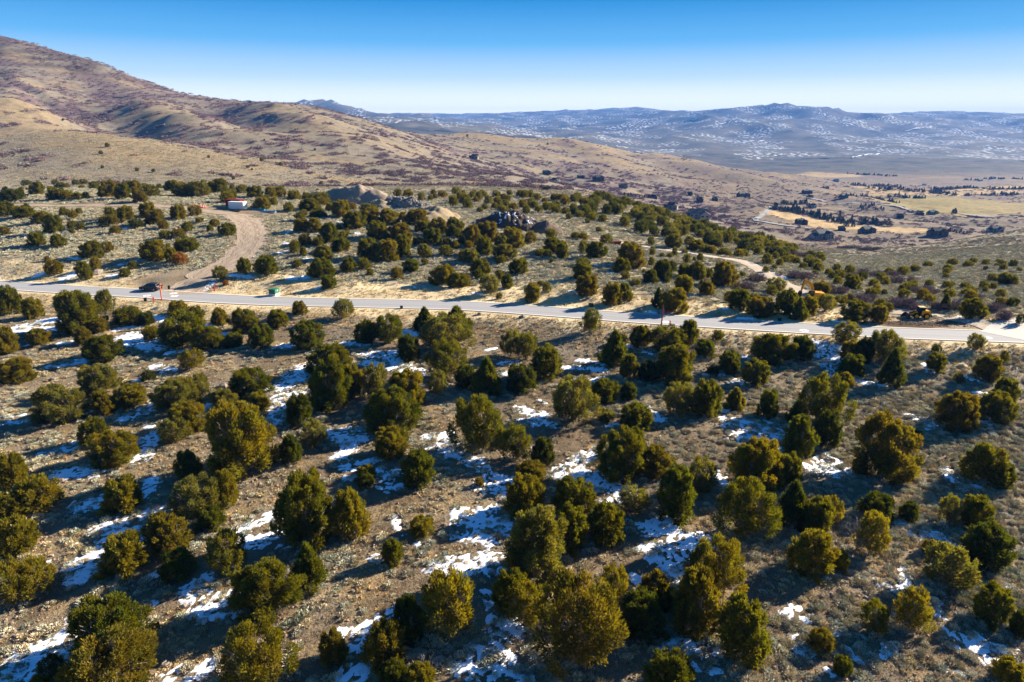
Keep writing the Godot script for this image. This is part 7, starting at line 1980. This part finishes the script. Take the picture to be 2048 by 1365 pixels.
# ---------------------------------------------------------------- houses in the valley
func house(x: float, d: float, w: float, kind: int, k: int) -> void:
	var walls := [["stone_wall", Color(0.56, 0.52, 0.46), "pale stone"], ["timber_wall", Color(0.32, 0.24, 0.19), "dark timber"], ["brown_wall", Color(0.44, 0.35, 0.28), "brown sided"], ["grey_wall", Color(0.60, 0.58, 0.53), "grey sided"], ["red_wall", Color(0.38, 0.24, 0.20), "reddish brown"], ["white_wall", Color(0.80, 0.80, 0.80), "white walled"]]
	var roofs := [["slate_roof", Color(0.22, 0.24, 0.26), "slate roof"], ["black_roof", Color(0.14, 0.14, 0.15), "near black roof"], ["brown_roof", Color(0.27, 0.21, 0.19), "brown roof"], ["green_roof", Color(0.22, 0.27, 0.25), "grey green roof"]]
	var wl: Array = walls[kind]
	var rf: Array = roofs[(k * 7 + kind) % 4]
	rng.seed = 2000 + k
	var setting := "on the hill spur" if x < 260.0 and d > 1000.0 else ("among the valley lanes" if d < 1000.0 else ("by the spruce rows" if d < 1300.0 else "by the far fields"))
	var garage := kind % 3 != 1
	var chimneys := 1 + (k % 2)
	var o := thing("house", "%s %s house with %s%s, %s" % ["broad" if w > 22.0 else ("middling" if w > 15.5 else "small"), wl[2], rf[2], " and a side garage" if garage else "", setting], "house", on_ground(x, d, -0.3), deg_to_rad(rng.randf_range(-35.0, 35.0)), "houses in the valley")
	var wm := mat(wl[0], wl[1], 0.9)
	var rm := mat(rf[0], rf[1], 0.8)
	var win := mat("house_glass", Color(0.10, 0.13, 0.17), 0.1)
	var blocks := [[Vector3(0, 0, 0), w * 0.55, w * 0.42, w * 0.20 + 1.4, false], [Vector3(w * 0.20, 0, w * 0.20), w * 0.30, w * 0.40, w * 0.19 + 1.2, true]]
	if garage: blocks.append([Vector3(-w * 0.36, 0, w * 0.04), w * 0.30, w * 0.32, w * 0.11 + 1.3, false])
	else: blocks.append([Vector3(-w * 0.16, 0, w * 0.18), w * 0.22, w * 0.30, w * 0.2 + 1.2, true])
	for e in blocks:
		var p: Vector3 = e[0]
		var bw: float = e[1]
		var bd: float = e[2]
		var bh: float = e[3]
		var rise: float = minf(bw, bd) * 0.32
		var s := Shape.new()
		s.box(p + Vector3(0, bh / 2.0, 0), Vector3(bw, bh, bd))
		var r := Shape.new()
		if e[4]:
			s.loft([PackedVector3Array([p + Vector3(-bw / 2, bh, bd / 2), p + Vector3(bw / 2, bh, bd / 2), p + Vector3(0, bh + rise, bd / 2)]), PackedVector3Array([p + Vector3(-bw / 2, bh, -bd / 2), p + Vector3(bw / 2, bh, -bd / 2), p + Vector3(0, bh + rise, -bd / 2)])])
			for z in [-1, 1]:
				var e0 := p + Vector3(z * (bw / 2 + 0.5), bh - 0.25, bd / 2 + 0.6)
				var r0 := p + Vector3(0, bh + rise + 0.15, bd / 2 + 0.6)
				var back := Vector3(0, 0, -bd - 1.2)
				r.loft([PackedVector3Array([e0, r0, r0 + back, e0 + back]), PackedVector3Array([e0 + Vector3(0, 0.3, 0), r0 + Vector3(0, 0.3, 0), r0 + back + Vector3(0, 0.3, 0), e0 + back + Vector3(0, 0.3, 0)])])
		else:
			s.loft([PackedVector3Array([p + Vector3(bw / 2, bh, -bd / 2), p + Vector3(bw / 2, bh, bd / 2), p + Vector3(bw / 2, bh + rise, 0)]), PackedVector3Array([p + Vector3(-bw / 2, bh, -bd / 2), p + Vector3(-bw / 2, bh, bd / 2), p + Vector3(-bw / 2, bh + rise, 0)])])
			for z in [-1, 1]:
				var e0 := p + Vector3(bw / 2 + 0.6, bh - 0.25, z * (bd / 2 + 0.5))
				var r0 := p + Vector3(bw / 2 + 0.6, bh + rise + 0.15, 0)
				var back := Vector3(-bw - 1.2, 0, 0)
				r.loft([PackedVector3Array([e0, r0, r0 + back, e0 + back]), PackedVector3Array([e0 + Vector3(0, 0.3, 0), r0 + Vector3(0, 0.3, 0), r0 + back + Vector3(0, 0.3, 0), e0 + back + Vector3(0, 0.3, 0)])])
		part(o, "wall", s.mesh(), wm)
		part(o, "roof", r.mesh(), rm)
		var n := maxi(1, int(bw / 4.0))
		for i in n:
			for y in ([0.32, 0.72] if bh > 5.0 else [0.5]):
				var f := Shape.new()
				f.box(p + Vector3((i + 0.5) / n * bw - bw / 2, bh * y, bd / 2 + 0.03), Vector3(bw / n * 0.5, bh * (0.24 if bh > 5.0 else 0.42), 0.1))
				part(o, "window", f.mesh(), win)
	for i in chimneys:
		var c := Shape.new()
		c.box(Vector3(w * (0.12 - 0.3 * i), w * 0.20 + 1.4 + w * 0.13, -w * 0.05), Vector3(1.4, w * 0.12, 1.4))
		part(o, "chimney", c.mesh(), mat("chimney_stone", Color(0.42, 0.38, 0.34), 0.9))

func spruce(seed_: int) -> ArrayMesh:
	rng.seed = seed_
	var v := PackedVector3Array()
	var c := PackedColorArray()
	for k in 420:
		var t := pow(rng.randf(), 0.75)
		var y := 0.06 + 0.9 * (1.0 - t)
		var a := rng.randf() * TAU
		var r := 0.23 * (1.0 - y) * rng.randf_range(0.4, 1.0)
		var g := rng.randf_range(0.75, 1.0)
		spray(v, c, Vector3(cos(a) * r, y, sin(a) * r), Vector3(cos(a), rng.randf_range(-0.5, 0.2), sin(a)).normalized(), 0.12, 0.07, Color(g, g, g))
	for k in 40: spray(v, c, Vector3(0, 0.05 + 0.85 * k / 40.0, 0), Vector3(rng.randf_range(-0.4, 0.4), 1, rng.randf_range(-0.4, 0.4)).normalized(), 0.14, 0.08, Color(0.8, 0.8, 0.8))
	return flat_mesh(v, c)

func build_houses() -> void:
	for k in HOUSES.size():
		var h: Array = HOUSES[k]
		house(h[0], h[1], maxf(h[2], 6.0), h[3], k)
	var m := mat("spruce_needles", lin(0.045, 0.058, 0.030), 0.8)
	m.vertex_color_use_as_albedo = true
	m.vertex_color_is_srgb = true
	var crown := [spruce(41), spruce(42), spruce(43)]
	var stem := Shape.new()
	stem.tube(Vector3(0, -0.05, 0), Vector3(0, 0.5, 0), 0.02, 0.012, 5, false)
	var sm := stem.mesh()
	rng.seed = 42
	for k in SPRUCES.size():
		var e: Array = SPRUCES[k]
		var where := "in the row above the straw field" if e[1] > 850.0 and e[0] > 300.0 else ("beside the houses on the spur" if e[0] < 260.0 else "by the houses below the lane")
		var o := thing("spruce_tree", "dark spruce %s %s" % ["tall" if e[2] > 8.5 else "young", where], "spruce", on_ground(e[0], e[1], -0.2), rng.randf() * TAU, "spruces planted by the valley houses")
		var c := part(o, "crown", crown[k % 3], m)
		c.scale = Vector3(e[2] * 1.15, e[2], e[2] * 1.15)
		var t := part(o, "trunk", sm, mat("spruce_bark", Color(0.28, 0.22, 0.18), 0.95))
		t.scale = Vector3.ONE * e[2]
	# belts of leafless and evergreen trees round the far farms
	var belt := [[], []]
	var blob := [tuft(60, 0.5, 0.75, 0.35, 0.16, 1.0, 51), spruce(44)]
	for l in [[888, 1679, 1218, 1652, 110], [687, 1432, 776, 1403, 40], [1112, 1852, 1388, 1889, 90], [874, 1804, 1052, 1890, 40], [1250, 2618, 1392, 2513, 40], [838, 1540, 897, 1507, 30], [1000, 1720, 1300, 1960, 60], [380, 1020, 520, 940, 45], [1500, 2300, 1900, 2400, 60]]:
		for k in l[4]:
			var t := rng.randf()
			var x: float = lerpf(l[0], l[2], t) + rng.randfn() * 9.0
			var d: float = lerpf(l[1], l[3], t) + rng.randfn() * 9.0
			var green := rng.randf() < 0.45
			var s := rng.randf_range(5.0, 10.0)
			belt[1 if green else 0].append([Transform3D(Basis(Vector3.UP, rng.randf() * TAU).scaled(Vector3(s, s, s)), on_ground(x, d, -0.2)), lin(0.06, 0.065, 0.035) if green else vary(128, 108, 96)])
	many("valley_trees", blob[0], tinted("valley_trees"), belt[0], "leafless trees in belts round the far farms", "trees")
	many("valley_evergreens", blob[1], tinted("valley_trees"), belt[1], "dark evergreens in belts round the far farms", "trees")
